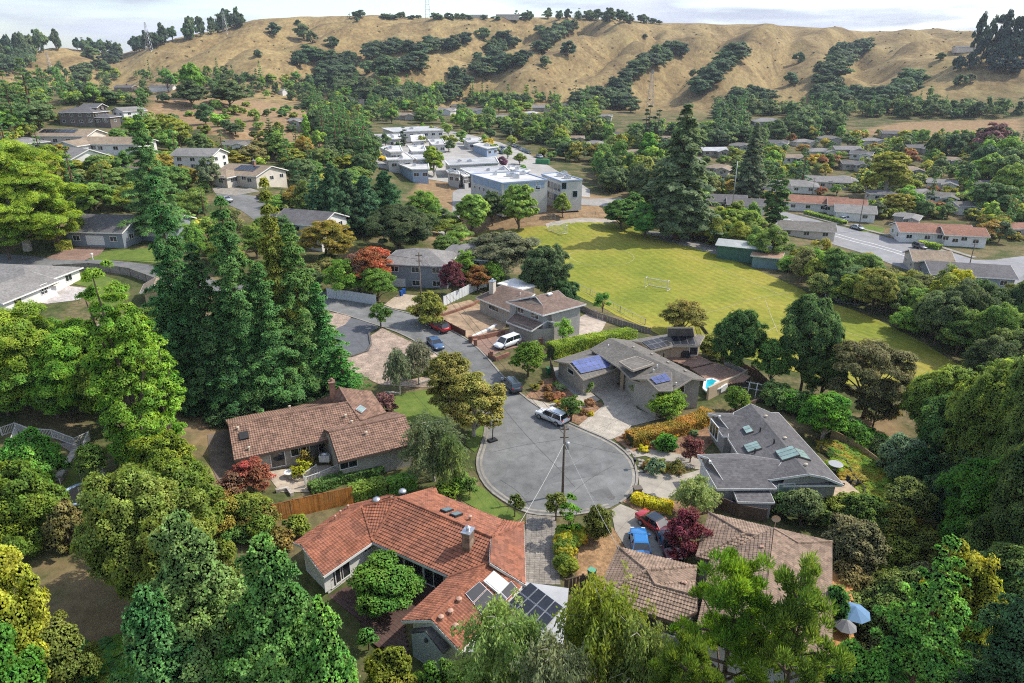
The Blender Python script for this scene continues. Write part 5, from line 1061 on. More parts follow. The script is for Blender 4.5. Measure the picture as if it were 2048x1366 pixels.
m_bark = mat('bark', (.13, .095, .07), .95, .25, 3, .6); m_bark_r = mat('redwood_bark', (.16, .085, .055), .95, .25, 3, .6); m_bark_p = mat('pale_bark', (.42, .38, .32), .9, .25, 3, .4)
def unit(v): return v / np.maximum(1e-9, np.linalg.norm(v, axis=-1, keepdims=True))
def rdir(n, r): return unit(r.normal(size=(n, 3)))
def leaves(pos, nrm, ln, wd, r):
    "one rhombus leaf (or leaf spray) per position"
    n = len(pos); t = unit(np.cross(nrm, rdir(n, r))); b = np.cross(nrm, t); s = r.uniform(.7, 1.3, (n, 1)); lo, wo = t * ln / 2 * s, b * wd / 2 * s
    cup = nrm * (wd * .16) * s
    V = np.stack([pos - lo, pos + wo + cup, pos + lo, pos - wo + cup], 1).reshape(-1, 3); F_ = np.arange(4 * n).reshape(n, 4); return V, F_
def clump_leaves(cent, rad, nper, ctr_axis, r, up=.35, flat=.75, ln=.34, wd=.24, jit=.55):
    n = len(cent); d = rdir(n * nper, r); d[:, 2] = np.abs(d[:, 2]) * .75 + d[:, 2] * .25
    c = np.repeat(cent, nper, 0); rr = np.repeat(rad, nper)[:, None] * r.uniform(.55, 1.06, (n * nper, 1)) * np.array([1, 1, flat]); pos = c + d * rr
    outw = unit(c - np.repeat(ctr_axis, nper, 0)); nrm = unit(d * .75 + outw * .35 + np.array([0, 0, up]) + rdir(n * nper, r) * jit); return leaves(pos, nrm, ln, wd, r)
def tubes(segs, n=6):
    b = B()
    for pts, rad in segs: b.tube(pts, rad, n, cap=False)
    return np.array(b.v), np.array([f if len(f) == 4 else (*f, f[-1]) for f in b.f])
def broad(H, Rr, cb, leaf, seed, shape='round', limbs=7, clr=1.0, open_=0.0, cov=2.0):
    r = np.random.default_rng(seed); hc = H * (1 - cb); z0 = H * cb; q = leaf / Rr; lim = 21000
    rc = Rr * (.12 if q < .06 else .15 if q < .1 else .20 if q < .2 else .30)
    LC, LR, LD = [], [], []
    if shape == 'column':
        prof = lambda t: max(.16, math.sin(math.pi * min(1, t * .84 + .16)) ** .6)
        n = 26 if q < .2 else 12
        for i in range(n): t = (i + r.uniform(-.3, .3)) / n; a = i * 2.4 + r.uniform(-.6, .6); p = prof(max(0, t)); d = np.array([math.cos(a), math.sin(a), .35]); LC.append(np.array([math.cos(a) * Rr * .42 * p, math.sin(a) * Rr * .42 * p, z0 + hc * min(.95, max(.03, t))])); LR.append(Rr * p * r.uniform(.42, .62)); LD.append(d)
    else:
        n = int(17 if q < .2 else 9)
        for i in range(n):
            ph = math.acos(1 - 1.62 * (i + .5) / n); a = i * 2.39996 + r.uniform(-.35, .35); d = np.array([math.sin(ph) * math.cos(a), math.sin(ph) * math.sin(a), math.cos(ph)]); k = r.uniform(.40, .70); tp = 1.0
            if shape == 'ovoid': tp = 1.0 - .45 * max(0, d[2]) 
            c = d * np.array([Rr * k * tp, Rr * k * tp, hc * .5 * (k + .12)]); c[2] += z0 + hc * (.46 if shape == 'round' else .44); LC.append(c); LR.append(Rr * r.uniform(.30, .48) * (1 if shape == 'round' else .9)); LD.append(d)
        LC.append(np.array([0, 0, z0 + hc * .5])); LR.append(Rr * .5); LD.append(np.array([0, 0, 1.]))
    C_, X_ = [], []
    for c, lr, d in zip(LC, LR, LD):
        m = max(3, int(4 * (lr / rc) ** 2 * .62 * clr)); e = rdir(m, r); e = e[(e @ unit(d)) > -.35]; C_.append(c + e * lr * r.uniform(.62, 1.06, (len(e), 1)) * np.array([1, 1, .86])); X_.append(np.tile(c - unit(d) * lr * .4, (len(e), 1)))
    cent, ax = np.concatenate(C_), np.concatenate(X_)
    k_ = (cent[:, 2] > z0 * .9) & (r.uniform(size=len(cent)) > .08 + open_); cent, ax = cent[k_], ax[k_]; cent[:, 2] = np.minimum(cent[:, 2], H - rc * .5)
    area = 4 * np.pi * rc * rc; nper = max(5, int(area * cov * (1.5 if q < .12 else 1) / (leaf * leaf * .46)))
    if nper * len(cent) > lim: leaf *= math.sqrt(nper * len(cent) / lim); nper = max(5, int(lim / len(cent)))
    LV = clump_leaves(cent, rc * r.uniform(.7, 1.35, len(cent)), nper, ax, r, ln=leaf * 1.15, wd=leaf * .8)
    rt = max(.12, H * .022); segs = [([(0, 0, -.5), (r.normal() * .1, r.normal() * .1, z0 * .6), (r.normal() * .2, r.normal() * .2, z0 + hc * .4)], [rt * 1.3, rt, rt * .5])]
    for i in r.choice(len(LC), min(limbs, len(LC)), replace=False):
        c = LC[i]; z1 = max(.3, z0 * r.uniform(.55, 1.1)); segs.append(([(0, 0, z1), (c[0] * .5, c[1] * .5, z1 * .5 + c[2] * .5), tuple(c + unit(LD[i]) * LR[i] * .6)], [rt * .6, rt * .42, rt * .1]))
    if open_:
        for i in r.choice(len(cent), min(40, len(cent)), replace=False): segs.append(([tuple(cent[i] * [.4, .4, .75]), tuple(cent[i])], [rt * .25, rt * .06]))
    return LV, tubes(segs, 7 if q < .1 else 5)
def conifer(H, Rr, cb, leaf, seed, style='redwood'):
    r = np.random.default_rng(seed); q = leaf / Rr; lod = 0 if q < .085 else 1 if q < .19 else 2; C_, RD, segs = [], [], []
    nl = int({0: 34, 1: 22, 2: 10}[lod] * (1.0 if style != 'open' else .62)); e_ = {'redwood': .80, 'cedar': .60, 'open': .8}[style]
    for i in range(nl):
        t = min(max((i + r.uniform(-.35, .35)) / nl, 0), .985); z = H * (cb + (1 - cb) * t); pr = (1 - t) ** e_ * (.45 + .55 * min(1, t / .12 + .45)) * (r.uniform(.72, 1.12)); rb = Rr * max(.05, pr)
        nb = max(3, int({0: 9, 1: 7, 2: 5}[lod] * (.4 + .6 * pr) * (1 if style != 'open' else .75))); a0 = r.uniform(0, 6.28)
        for j in range(nb):
            a = a0 + 6.283 * (j + r.uniform(-.4, .4)) / nb; ln = rb * r.uniform(.5, 1.2); droop = {'redwood': -.25, 'cedar': .12, 'open': -.02}[style] + r.uniform(-.12, .12); ns = max(1, int({0: 5, 1: 3, 2: 2}[lod] * (.3 + .7 * pr) + .5))
            for k_ in range(ns):
                f = .30 + .70 * (k_ + r.uniform(.4, 1)) / ns; sd = r.normal() * .10 * ln; C_.append((math.cos(a) * ln * f - math.sin(a) * sd, math.sin(a) * ln * f + math.cos(a) * sd, z + droop * ln * f * f + .16 * ln * f)); RD.append(max(.16, (.13 + .10 * (1 - f)) * (rb * .8 + .45) * r.uniform(.75, 1.3)))
            if lod == 0 and j % 2 == 0: segs.append(([(0, 0, z - .1), (math.cos(a) * ln * .9, math.sin(a) * ln * .9, z + droop * ln + .1 * ln)], [max(.03, H * .0035), .015]))
    cent, rads = np.array(C_), np.array(RD); rc = math.sqrt((rads ** 2).mean()); nper = max(5, int(4 * np.pi * rc * rc * 1.9 / (leaf * leaf * .42))); lim = 23000
    if nper * len(cent) > lim: leaf *= math.sqrt(nper * len(cent) / lim); nper = max(4, int(lim / len(cent)))
    ax = cent.copy(); ax[:, :2] *= .45; ax[:, 2] -= rads * .8
    LV = clump_leaves(cent, rads, nper, ax, r, up=.55, flat=.6, ln=leaf * 1.35, wd=leaf * .62, jit=.55)
    rt = max(.12, H * .019); segs.insert(0, ([(0, 0, -.5), (0, 0, H * .35), (0, 0, H * .97)], [rt * 1.25, rt * .85, .03])); return LV, tubes(segs, 6)
def pine(H, Rr, seed):
    r = np.random.default_rng(seed); C_ = []; segs = []
    for i in range(26):
        t = i / 26; z = H * (.35 + .63 * t); ln = Rr * (1 - t * .75) * r.uniform(.55, 1.1); a = i * 2.4 + r.uniform(-.4, .4); tip = np.array([math.cos(a) * ln, math.sin(a) * ln, z + ln * .28]); segs.append(([(0, 0, z - .3), tuple(tip * [.55, .55, 1] + [0, 0, -.25]), tuple(tip)], [.13, .08, .03]))
        for k_ in range(5): f = .5 + .5 * (k_ + 1) / 5; c = np.array([math.cos(a) * ln * f, math.sin(a) * ln * f, z + ln * .28 * f]) + r.normal(size=3) * [.55, .55, .3]; C_.append(c)
    C_ += [(0, 0, H * .97)]; cent = np.array(C_); n = len(cent); nper = 190; d = rdir(n * nper, r); d[:, 2] = np.abs(d[:, 2]) * .9 + .1 * d[:, 2]; c = np.repeat(cent, nper, 0); rad = np.repeat(r.uniform(.5, .95, n), nper)[:, None]
    pos = c + d * rad * r.uniform(.35, 1, (n * nper, 1)); t = unit(d + np.array([0, 0, .5]) + rdir(n * nper, r) * .35); b_ = unit(np.cross(t, rdir(n * nper, r))); lo, wo = t * .21, b_ * .045
    V = np.stack([pos - lo, pos + wo, pos + lo, pos - wo], 1).reshape(-1, 3); segs.insert(0, ([(0, 0, -.5), (0, 0, H * .5), (0, 0, H * .96)], [.3, .2, .05])); return (V, np.arange(4 * n * nper).reshape(-1, 4)), tubes(segs, 6)
def willowy(H, Rr, seed, lod=0):
    "light airy crown of hanging twigs"
    r = np.random.default_rng(seed); segs = [([(0, 0, -.5), (.1, 0, H * .45), (.2, .1, H * .93)], [.2, .13, .03])]; P_ = []; T_ = []
    for i in range(70):
        z = H * r.uniform(.35, .98); a = r.uniform(0, 6.28); ln = Rr * r.uniform(.5, 1.05) * (1.12 - (z / H) ** 2.5 * .75); tip = np.array([math.cos(a) * ln, math.sin(a) * ln, z + ln * .35]); segs.append(([(0, 0, z - ln * .2), tuple(tip * [.6, .6, 1]), tuple(tip)], [.05, .03, .012])) if i % 3 == 0 else None
        for j in range(9):
            f = r.uniform(.35, 1.05); s = np.array([math.cos(a) * ln * f, math.sin(a) * ln * f, z + ln * .35 * f]) + r.normal(size=3) * .35; m = 26 if lod == 0 else 12; dn = np.array([math.cos(a) * .4, math.sin(a) * .4, -1.0]) + r.normal(size=3) * .25; k_ = r.uniform(-.15, 1, (m, 1)) * r.uniform(.7, 1.5); P_.append(s + unit(dn) * k_ + r.normal(size=(m, 3)) * .16); T_.append(np.repeat(unit(dn)[None], m, 0))
    pos = np.concatenate(P_); t = unit(np.concatenate(T_) + rdir(len(pos), r) * .8); nr = unit(np.cross(t, rdir(len(pos), r)) + np.array([0, 0, .4])); b_ = unit(np.cross(nr, t)); q = 1 if lod == 0 else 1.7; lo, wo = t * .17 * q, b_ * .065 * q
    V = np.stack([pos - lo, pos + wo, pos + lo, pos - wo], 1).reshape(-1, 3); return (V, np.arange(len(V)).reshape(-1, 4)), tubes(segs, 6)
PROTO = {}; DIM = dict(oak=(9., 5.), broad=(10., 4.5), maple=(14., 5.), big=(12., 7.), poplar=(16., 2.8), cypress=(12., 1.1), bush=(3., 2.), ball=(3.4, 1.6), redwood=(22., 5.), cedar=(17., 7.), open=(16., 5.), pine=(15., 5.5), airy=(10., 4.), bare=(10., 5.))
def proto(sp, leaf, var, one, near=False):
    "shared meshes of a species at a leaf size (own units): height, radius, crown mesh, trunk mesh (None: one mesh)"
    qk = round(math.log(leaf) / math.log(1.7)); leaf = 1.7 ** qk; k = (sp, qk if sp not in ('pine', 'airy') else (0 if leaf < .4 else 1), var, one, near)
    if k in PROTO: return PROTO[k]
    sd = sum(map(ord, sp)) * 7 + (qk + 20) * 101 + var * 31; bark = m_bark; H, Rr = DIM[sp]; near = near and sp not in ('pine', 'airy')
    if sp == 'oak': g = broad(H, Rr, .20 if not one else .04, leaf, sd, limbs=9)
    elif sp == 'broad': g = broad(H, Rr, .16, leaf, sd, 'ovoid')
    elif sp == 'maple': g = broad(H, Rr, .10, leaf, sd, 'ovoid', clr=1.15); bark = m_bark_p
    elif sp == 'big': g = broad(H, Rr, .10, leaf, sd, clr=1.2, limbs=12)
    elif sp == 'poplar': g = broad(H, Rr, .05, leaf, sd, 'column')
    elif sp == 'cypress': g = broad(H, Rr, .05, leaf, sd, 'column')
    elif sp == 'bush': g = broad(H, Rr, .0, leaf, sd, limbs=3)
    elif sp == 'ball': g = broad(H, Rr, .30, leaf, sd, clr=1.3, limbs=3)
    elif sp == 'bare': g = broad(H, Rr, .2, leaf, sd, limbs=18, open_=.42)
    elif sp in ('redwood', 'cedar', 'open'): g = conifer(H, Rr, {'redwood': .08, 'cedar': .02, 'open': .12}[sp], leaf, sd, sp); bark = m_bark_r
    elif sp == 'pine': g = pine(H, Rr, sd)
    elif sp == 'airy': g = willowy(H, Rr, sd, 0 if leaf < .4 else 1); bark = m_bark_p
    (V, F_), (TV, TF) = g; n = len(V)
    if one: PROTO[k] = (npmesh(sp + '_tree', np.concatenate([V, TV]), np.concatenate([F_, TF + n]), [m_leaf, bark], [0] * len(F_) + [1] * len(TF)), None)
    else: PROTO[k] = (npmesh('crown', V, F_, [m_leaf_n if near else m_leaf]), npmesh('trunk', TV, TF, [bark], smooth=True))
    return PROTO[k]
NAMES = dict(oak='oak_tree', broad='broadleaf_tree', maple='maple_tree', big='spreading_tree', poplar='poplar_tree', cypress='cypress_tree', bush='shrub', ball='clipped_ball_tree', redwood='redwood_tree', cedar='cedar_tree', open='conifer_tree', pine='pine_tree', airy='birch_tree', bare='sparse_tree')
COL = dict(oak=(.050, .072, .024), broad=(.085, .135, .028), maple=(.20, .24, .028), big=(.095, .135, .026), poplar=(.10, .16, .024), cypress=(.035, .075, .022), bush=(.085, .12, .028), ball=(.07, .11, .022), redwood=(.042, .080, .026), cedar=(.040, .092, .040), open=(.055, .10, .024), pine=(.085, .125, .022), airy=(.12, .155, .04), bare=(.10, .11, .06))
TREES = []
USED = {}
def place(sp, p, H, Rr, label, col=None, group=None, lod=None, var=None, name=None, cat=None, lean=0.0):
    d = math.hypot(p.x, p.y); one = d > 330 or lod == 2
    if sp in ('pine', 'airy') and one: sp = 'broad'
    H0, R0 = DIM[sp]; sc = Rr / R0; tl = min(3.2, max(.20, d * .0023)) / (sc ** .7 * (H / H0) ** .3)
    if lod == 1: tl = max(tl, R0 * .11)
    tl = max(tl, R0 * (.085 if sp in ('bush', 'ball') else .05)); near = d < 200 and lod is None; tl = tl * 1.45 if near else tl; crown, trunk = proto(sp, min(tl, R0 * .42), (0 if tl < R0 * .075 else rnd.randrange(2)) if var is None else var, one, near)
    c = col or COL[sp]; j = [rnd.uniform(.9, 1.1) for _ in range(3)]; jj = rnd.uniform(.86, 1.14); fo = FOL * (1.3 if sp in ('redwood', 'cedar', 'open') else .72 if sp in ('pine', 'airy') else .74 if max(c) > .15 else 1); c = tuple(min(.6, max(.004, a * jj * b * fo)) for a, b in zip(c, j)); rot = rnd.uniform(0, 6.28)
    nm = name or NAMES[sp]
    if USED.setdefault(label, group) != group: label += ' among ' + nm.split('_')[0] + ' trees'; USED.setdefault(label, group)
    while len(label.split()) > 16: label = label.split(' ', 1)[1]
    ct = cat or ('shrub' if sp == 'bush' else 'tree')
    if trunk is None: o = link(nm, crown, None, p); o.color = (*c, 1)
    else:
        o = link(nm, None, None, p); o.empty_display_size = .3; k = link('crown', crown, o); k.color = (*c, 1); link('trunk', trunk, o)
    o.scale = (sc, sc, H / H0); o.rotation_euler = (lean, 0, rot); tag(o, label, ct, group); return o
LMARK = [(40,120,'the left golden hill'),(330,180,'the long hilltop house'),(172,240,'the big dark two-storey house'),(240,300,'the wide tan roof'),(505,360,'the cream house with solar panels'),(405,335,'the white two-storey house'),(262,235,'the narrow white house'),(450,230,'the bare tan slope'),(600,250,'the fenced hill garden'),(228,470,'the grey house on the upper road'),(625,470,'the white house behind the redwoods'),(60,400,'the big yellow-green maple'),(330,350,'the single tall redwood'),
 (800,300,'the school classrooms'),(810,258,'the school carport'),(1050,360,'the gymnasium'),(1140,370,'the two-storey school block'),(1040,300,'the school car park'),(890,222,'the pale house beyond the carport'),(1085,222,'the pale house under the golden spur'),(1300,200,'the steel lattice pylon'),(1300,250,'the twin cypresses'),(1240,280,'the blue-grey roof'),(1190,300,'the creek'),(1355,330,'the giant conifer'),(1265,420,'the far field corner'),(760,215,'the foot of the widest gully'),(690,300,'the yellow tree at the school corner'),
 (1440,345,'the tan roofed house'),(1425,305,'the white-roofed house'),(1495,330,'the grey-green conifer'),(1532,245,'the long white building'),(1546,400,'the columnar tree'),(1603,330,'the dark spire'),(1690,310,'the wide pale roof'),(1655,415,'the rust-roofed house'),(1770,340,'the big yellow-green tree'),(1885,470,'the orange-roofed house'),(1975,290,'the purplish brown tree'),(1830,230,'the dry meadow'),(1640,215,'the foot of the big right-hand gully'),(1430,230,'the foot of the golden spur'),(1960,380,'the grove edge'),(1850,340,'the tan house by the grove'),
 (1487,505,'the green storage building'),(1535,525,'the teal shed'),(1640,590,'the stacked goals'),(1700,605,'the team benches'),(1905,580,'the golden yellow tree'),(1850,540,'the small tan gabled house'),(1930,760,'the near field corner'),(1780,640,'the far touchline'),(2000,700,'the huge dark oak'),(1900,1000,'the dirt trail'),(2000,1100,'the bushy green tree'),(1700,1100,'the wide grey-olive tree'),(1700,1230,'the blue parasol'),(1820,1150,'the open conifer'),(560,1040,'the orange fence'),(450,1040,'the tallest cedar'),(1990,1280,'the bottom conifer'),(100,590,'the pale patio'),(60,700,'the yellow-green broad tree'),(180,760,'the fresh green broad tree'),(300,700,'the tall poplar'),(120,850,'the stair railing'),
 (560,540,'the upper road bend'),(440,520,'the transformer pole'),(960,500,'the field bank'),(850,470,'the school path'),(1060,560,'the white annex')]
def cname(c):
    l_ = c[0] * .3 + c[1] * .6; return 'bronze' if c[0] > c[1] * 1.15 else 'yellow-green' if c[0] > c[1] * .82 and l_ > .11 else 'olive' if c[0] > c[1] * .82 else 'dark green' if l_ < .066 else 'bright green' if l_ > .105 else 'green'
def auto_label(u, v, H, h0, h1, c, what, where):
    l_ = c[0] * .3 + c[1] * .6; size = 'tall' if H > h0 + (h1 - h0) * .66 else 'low' if H < h0 + (h1 - h0) * .33 else 'medium'
    cn = cname(c)
    lu, lv, nm = min(LMARK, key=lambda q: (q[0] - u) ** 2 + 3 * (q[1] - v) ** 2); du, dv = u - lu, v - lv; rel = ('just left of' if abs(du) < 45 else 'well left of') if du < -abs(dv) * 1.4 else ('just right of' if abs(du) < 45 else 'well right of') if du > abs(dv) * 1.4 else ('above and left of' if du < -12 else 'above and right of' if du > 12 else 'directly above') if dv < 0 else ('below and left of' if du < -12 else 'below and right of' if du > 12 else 'directly below')
    return f'{size} {cn} {what} {rel} {nm}'
def T(sp, u, vt, vb, w, label, col=None, group=None, **k):
    "tree from photo measures: crown top row, row where it stands, crown width in pixels"
    p = G(u, vb); d = px(p)[2]; Rr = w / 2 / FPX * d; r_ = ray(u, vt); zt = CAM_H + p.y * r_.z / r_.y; H = max(.5, zt - p.z); return place(sp, p, H, Rr, label, col, group, **k)
YG, BG, MG, DG, OL, GG, RD_, PU, YE = (.22, .25, .03), (.11, .19, .025), (.075, .125, .028), (.035, .065, .024), (.105, .115, .032), (.11, .13, .07), (.20, .055, .03), (.075, .022, .03), (.34, .27, .025)
# ---- nearest trees along the bottom edge
T('cedar',455,1035,1500,300,'tallest blue-green cedar at the bottom, left of the red-tiled house',(.062,.10,.032))
T('cedar',600,1080,1540,280,'second blue-green cedar leaning against the red roof corner',(.07,.11,.03))
T('cedar',390,1180,1600,220,'dark cedar at the bottom edge in front of the tall cedars',(.042,.085,.032))
T('cedar',690,1200,1600,170,'bright green cedar beside the deck courtyard',(.065,.13,.032))
T('maple',45,965,1480,210,'yellow-green maple at the lower edge beside the railings',YG)
T('maple',70,1215,1640,230,'deep green tree filling the bottom corner',(.085,.17,.03))
T('big',318,945,1215,225,'olive green spreading tree above the brown clearing',(.085,.11,.025))
T('big',400,1040,1290,170,'yellowish spreading tree between clearing and cedars',(.12,.135,.025))
T('bush',125,1255,1385,130,'olive round shrub at the bottom beside the green ground cover',OL)
T('airy',1010,1235,1480,220,'pale airy birch in front of the red roof end',(.13,.16,.05))
T('airy',1105,1300,1560,190,'silvery birch in front of the white flat roof',(.16,.18,.09))
T('airy',1190,1190,1490,210,'yellow-green willowy tree left of the tan tile roof',(.16,.19,.03))
T('airy',1265,1260,1540,180,'willowy tree with reddish tips below the tan garage roof',(.13,.15,.04))
T('pine',1425,1128,1500,260,'tallest pine with tufted branches over the tan roof',(.085,.135,.02))
T('pine',1535,1165,1560,230,'second tufted pine beside the tan roof edge',(.075,.12,.02))
T('pine',1340,1290,1640,210,'low pine at the bottom in front of the tan garage',(.075,.125,.02))
T('open',1800,1060,1440,230,'open-branched conifer with bare trunk showing at lower right corner',(.06,.115,.024))
T('redwood',1985,990,1500,240,'dark tall conifer at the lower picture edge',(.03,.06,.024))
T('broad',1880,1080,1350,150,'yellow-green tree behind the open conifer',(.19,.20,.03))
T('big',1960,915,1150,190,'bright green bushy tree beside the dirt trail',(.075,.155,.025))
T('bush',1690,1290,1420,120,'fresh green shrub at the bottom between pine and conifer',(.08,.15,.03)); T('bush',1650,1170,1260,60,'small green shrub by the blue parasol',(.05,.11,.03))
T('bush',790,1310,1420,110,'yellow-green round shrub in front of the blue dormer',(.17,.20,.03)); T('bush',890,1345,1440,120,'green shrub below the blue dormer wall',(.10,.15,.03)); T('ball',738,1260,1300,40,'small green shrub at the deck edge',(.07,.14,.03))
T('maple',770,1120,1215,150,'dense bright green tree growing in the courtyard deck',(.085,.16,.025))
# ---- right side
T('oak',2012,680,1120,190,'huge dark oak wood tree at the picture edge right of the field',(.065,.10,.024))
T('big',1945,720,1010,170,'tall olive tree beside the field corner',(.09,.11,.022))
T('oak',1865,735,900,150,'yellowish oak at the near field corner',(.095,.115,.024)); T('bare',1725,678,835,180,'wide oak with bare twisted limbs below the field',(.075,.085,.035))
T('oak',1600,600,785,130,'dark oak with side branch against the field',(.045,.08,.024)); T('oak',1640,690,800,110,'dark green oak right beside the twisted one',(.05,.08,.02)); T('oak',1465,622,748,105,'dark oak above the wooden deck',(.05,.085,.022)); T('oak',1540,680,775,70,'small oak between deck and dark oak',MG)
T('maple',1645,775,880,110,'bright green maple behind the grey shingle house',(.095,.19,.025)); T('bush',1790,870,960,90,'grey-green shrub beyond the white-flowered hedge',GG)
T('oak',1830,900,990,90,'dark shrub oak at the trail bend',DG); T('oak',1955,790,960,150,'dense dark oak between olive tree and bushy green tree',(.04,.065,.02)); T('broad',1800,920,1000,60,'dark bush on the trail side',DG)
T('oak',1870,960,1060,100,'deep shaded oak beside the dirt trail',(.035,.06,.02)); T('big',2030,860,1230,190,'dark crown at the picture edge above the bottom conifer',(.05,.08,.02)); T('oak',1745,775,855,80,'brownish oak below the twisted limbs',(.09,.085,.035))
# ---- left side
T('poplar',292,512,940,135,'tall yellow-green poplar in front of the redwoods',(.125,.185,.022)); T('cypress',250,755,935,46,'slim dark cypress with red-brown trunk behind the railings',(.055,.10,.025)); T('poplar',345,640,900,90,'second poplar beside the tall one',(.09,.15,.022))
T('big',50,610,815,210,'yellow-green broad tree below the pale patio',(.15,.19,.025)); T('big',165,655,825,190,'fresh green broad tree above the railings',(.115,.18,.022)); T('big',20,690,830,180,'deep green broad tree at the left picture edge',(.08,.135,.022)); T('broad',230,690,870,110,'bright green tree touching the poplar',(.11,.17,.022)); T('broad',120,720,835,140,'mid green tree behind the stair railing',MG)
T('maple',55,262,500,240,'big yellow-green maple with pale forked trunk above the upper road',(.17,.215,.025)); T('broad',120,395,500,110,'yellow-green tree beside the grey house',(.16,.20,.025)); T('broad',20,420,520,100,'green tree at the picture edge by the upper road',(.12,.18,.025))
T('bush',85,868,975,110,'round green shrub inside the white railing',(.085,.15,.025)); T('bush',60,940,1080,150,'wide fresh green shrub by the turf lawn',(.10,.17,.022)); T('bush',140,1010,1100,80,'brownish shrub beside the trampoline',(.13,.12,.04)); T('bush',22,975,1100,110,'yellow shrub at the lower picture edge',YG)
T('broad',340,860,985,130,'yellow-green tree left of the brown tile house',(.135,.165,.022)); T('big',380,925,1100,150,'fine-leaved green tree below the dirt yard',(.10,.13,.024)); T('broad',195,880,970,60,'leafy green shrub tree right of the railing',(.10,.15,.03))
RW = 'redwoods beside the brown tile house'
T('redwood',322,224,478,130,'single tall redwood on the hill above the grey house',(.055,.085,.026))
for u, vt, vb, w, lb, c in ((392,342,800,150,'leftmost tall redwood of the street group',(.042,.075,.026)),(505,383,815,165,'tall redwood in the centre of the street group',(.045,.085,.026)),(585,345,790,120,'redwood with brownish yellow top in the street group',(.10,.105,.024)),(440,480,815,150,'dark redwood between the two tallest ones',(.036,.072,.024)),(618,440,790,160,'broad redwood right of the brown-topped one',(.05,.085,.024)),(555,520,815,160,'redwood with trunk showing behind the tiled roof',(.040,.078,.024)),(655,560,790,130,'lowest redwood at the dark driveway',(.040,.085,.024)),(375,560,810,130,'redwood behind the poplar',(.04,.075,.024)),(690,690,800,110,'dense green young redwood beside the gravel yard',(.05,.115,.026)),(480,600,825,130,'redwood in front row above the roof ridge',(.038,.075,.024))): T('redwood', u, vt, vb, w, lb, c, RW)
for i, (u, v) in enumerate(((400,830),(440,845),(500,835),(560,830),(610,825),(650,815),(470,845))): T('bush', u, v - 28, v, 62, 'dark ivy-like shrub under the redwood trunks behind the tiled roof', (.03,.055,.02), 'shrubs under the redwoods')
# ---- round the street
T('maple',903,688,842,115,'bronze-leaved street tree with pale flowers, far one',(.135,.125,.032),name='street_tree'); T('maple',948,740,872,130,'bronze-leaved street tree with pale flowers, near one',(.15,.14,.038),name='street_tree')
T('airy',868,842,962,138,'grey-green olive tree beside the tiled roof corner',(.10,.125,.055),name='olive_tree'); T('airy',905,880,990,70,'second olive shrub tree at the kerb',(.09,.12,.045),name='olive_tree'); T('airy',838,690,770,70,'grey-green shrub on the gravel yard',(.12,.135,.075)); T('airy',800,705,790,55,'thin grey shrub in the gravel yard',(.11,.12,.07))
T('ball',762,608,657,46,'clipped round tree on the gravel corner by the street',(.06,.11,.02)); T('broad',1056,682,752,78,'bright green tree below the white van',(.105,.175,.02)); T('broad',1126,635,692,42,'small green tree beside the taupe garage',(.09,.15,.025))
T('broad',757,533,602,78,'round green tree in front of the white board fence',(.075,.13,.025)); T('broad',692,518,594,92,'fresh green tree behind the white board fence',(.10,.165,.022)); T('maple',745,482,585,115,'rust-orange tree behind the white board fence',(.22,.085,.04)); T('broad',720,500,590,60,'pinkish pale tree mixed with the rust-orange one',(.24,.15,.10))
T('broad',905,520,592,58,'purple-leaved plum beside the blue-grey house',(.085,.03,.035)); T('bush',858,588,648,68,'olive shrub at the foot of the street pole',(.13,.14,.03)); T('broad',655,435,525,115,'golden olive tree above the white fence',(.17,.15,.025)); T('broad',955,530,580,60,'orange-tipped shrub behind the white annex',(.19,.11,.03)); T('broad',930,500,570,60,'bright green shrub by the blue parasol',(.13,.19,.03)); T('broad',985,520,580,55,'green shrub row behind the white annex',BG)
T('oak',800,415,510,140,'dark dense oak above the rust-orange tree',(.045,.065,.024)); T('oak',1005,465,560,160,'grey-green wide oak at the field bank',(.075,.085,.045)); T('oak',1092,495,600,105,'dark oak between brown-roofed house and field',(.045,.07,.026)); T('oak',950,478,545,90,'olive oak left of the field bank',(.08,.10,.03)); T('bush',1130,560,612,60,'dark shrub behind the brown roof',DG); T('broad',1205,580,625,40,'small round tree at the field fence',MG); T('broad',1365,600,668,95,'pale willow-like tree at the near field edge',(.20,.19,.05)); T('bush',1420,670,715,60,'yellow-green shrub behind the rear solar roof',(.17,.17,.04))
DR = 'dark redwood clump left of the school path'
for i, (u, vt, vb, w, lb) in enumerate(((640,345,460,80,'leftmost tree of the dark redwood clump'),(672,328,470,85,'second tree of the dark redwood clump'),(702,340,468,80,'middle tree of the dark redwood clump'),(735,352,470,85,'fourth tree of the dark redwood clump'),(775,342,462,90,'rightmost tree of the dark redwood clump'))): T('cedar', u, vt, vb, w, lb, (.034,.07,.03), DR)
T('broad',848,378,458,75,'light green tree at the school path',(.10,.155,.03)); T('broad',945,383,468,82,'round tree on the school bank',(.10,.14,.028)); T('broad',1036,362,462,78,'tall round tree in front of the gymnasium',(.095,.135,.028)); T('broad',985,378,452,62,'dark tree between the two round bank trees',(.05,.08,.03)); T('broad',1125,386,434,36,'small yellow-green tree on the school bank',(.14,.16,.03)); T('maple',868,288,352,44,'bright columnar tree in the school yard',(.15,.22,.03)); T('cypress',808,250,292,18,'dark spire cypress in the school',(.03,.055,.025))
for u, vt, vb, w, lb, c in ((1240,395,458,75,'dark round tree at the far field corner',(.055,.11,.022)),(1290,402,475,80,'dark round tree next to the track',(.05,.105,.022)),(1265,385,450,60,'middle tree of the field corner clump',(.05,.095,.022))): T('broad', u, vt, vb, w, lb, c, 'clump at the field corner')
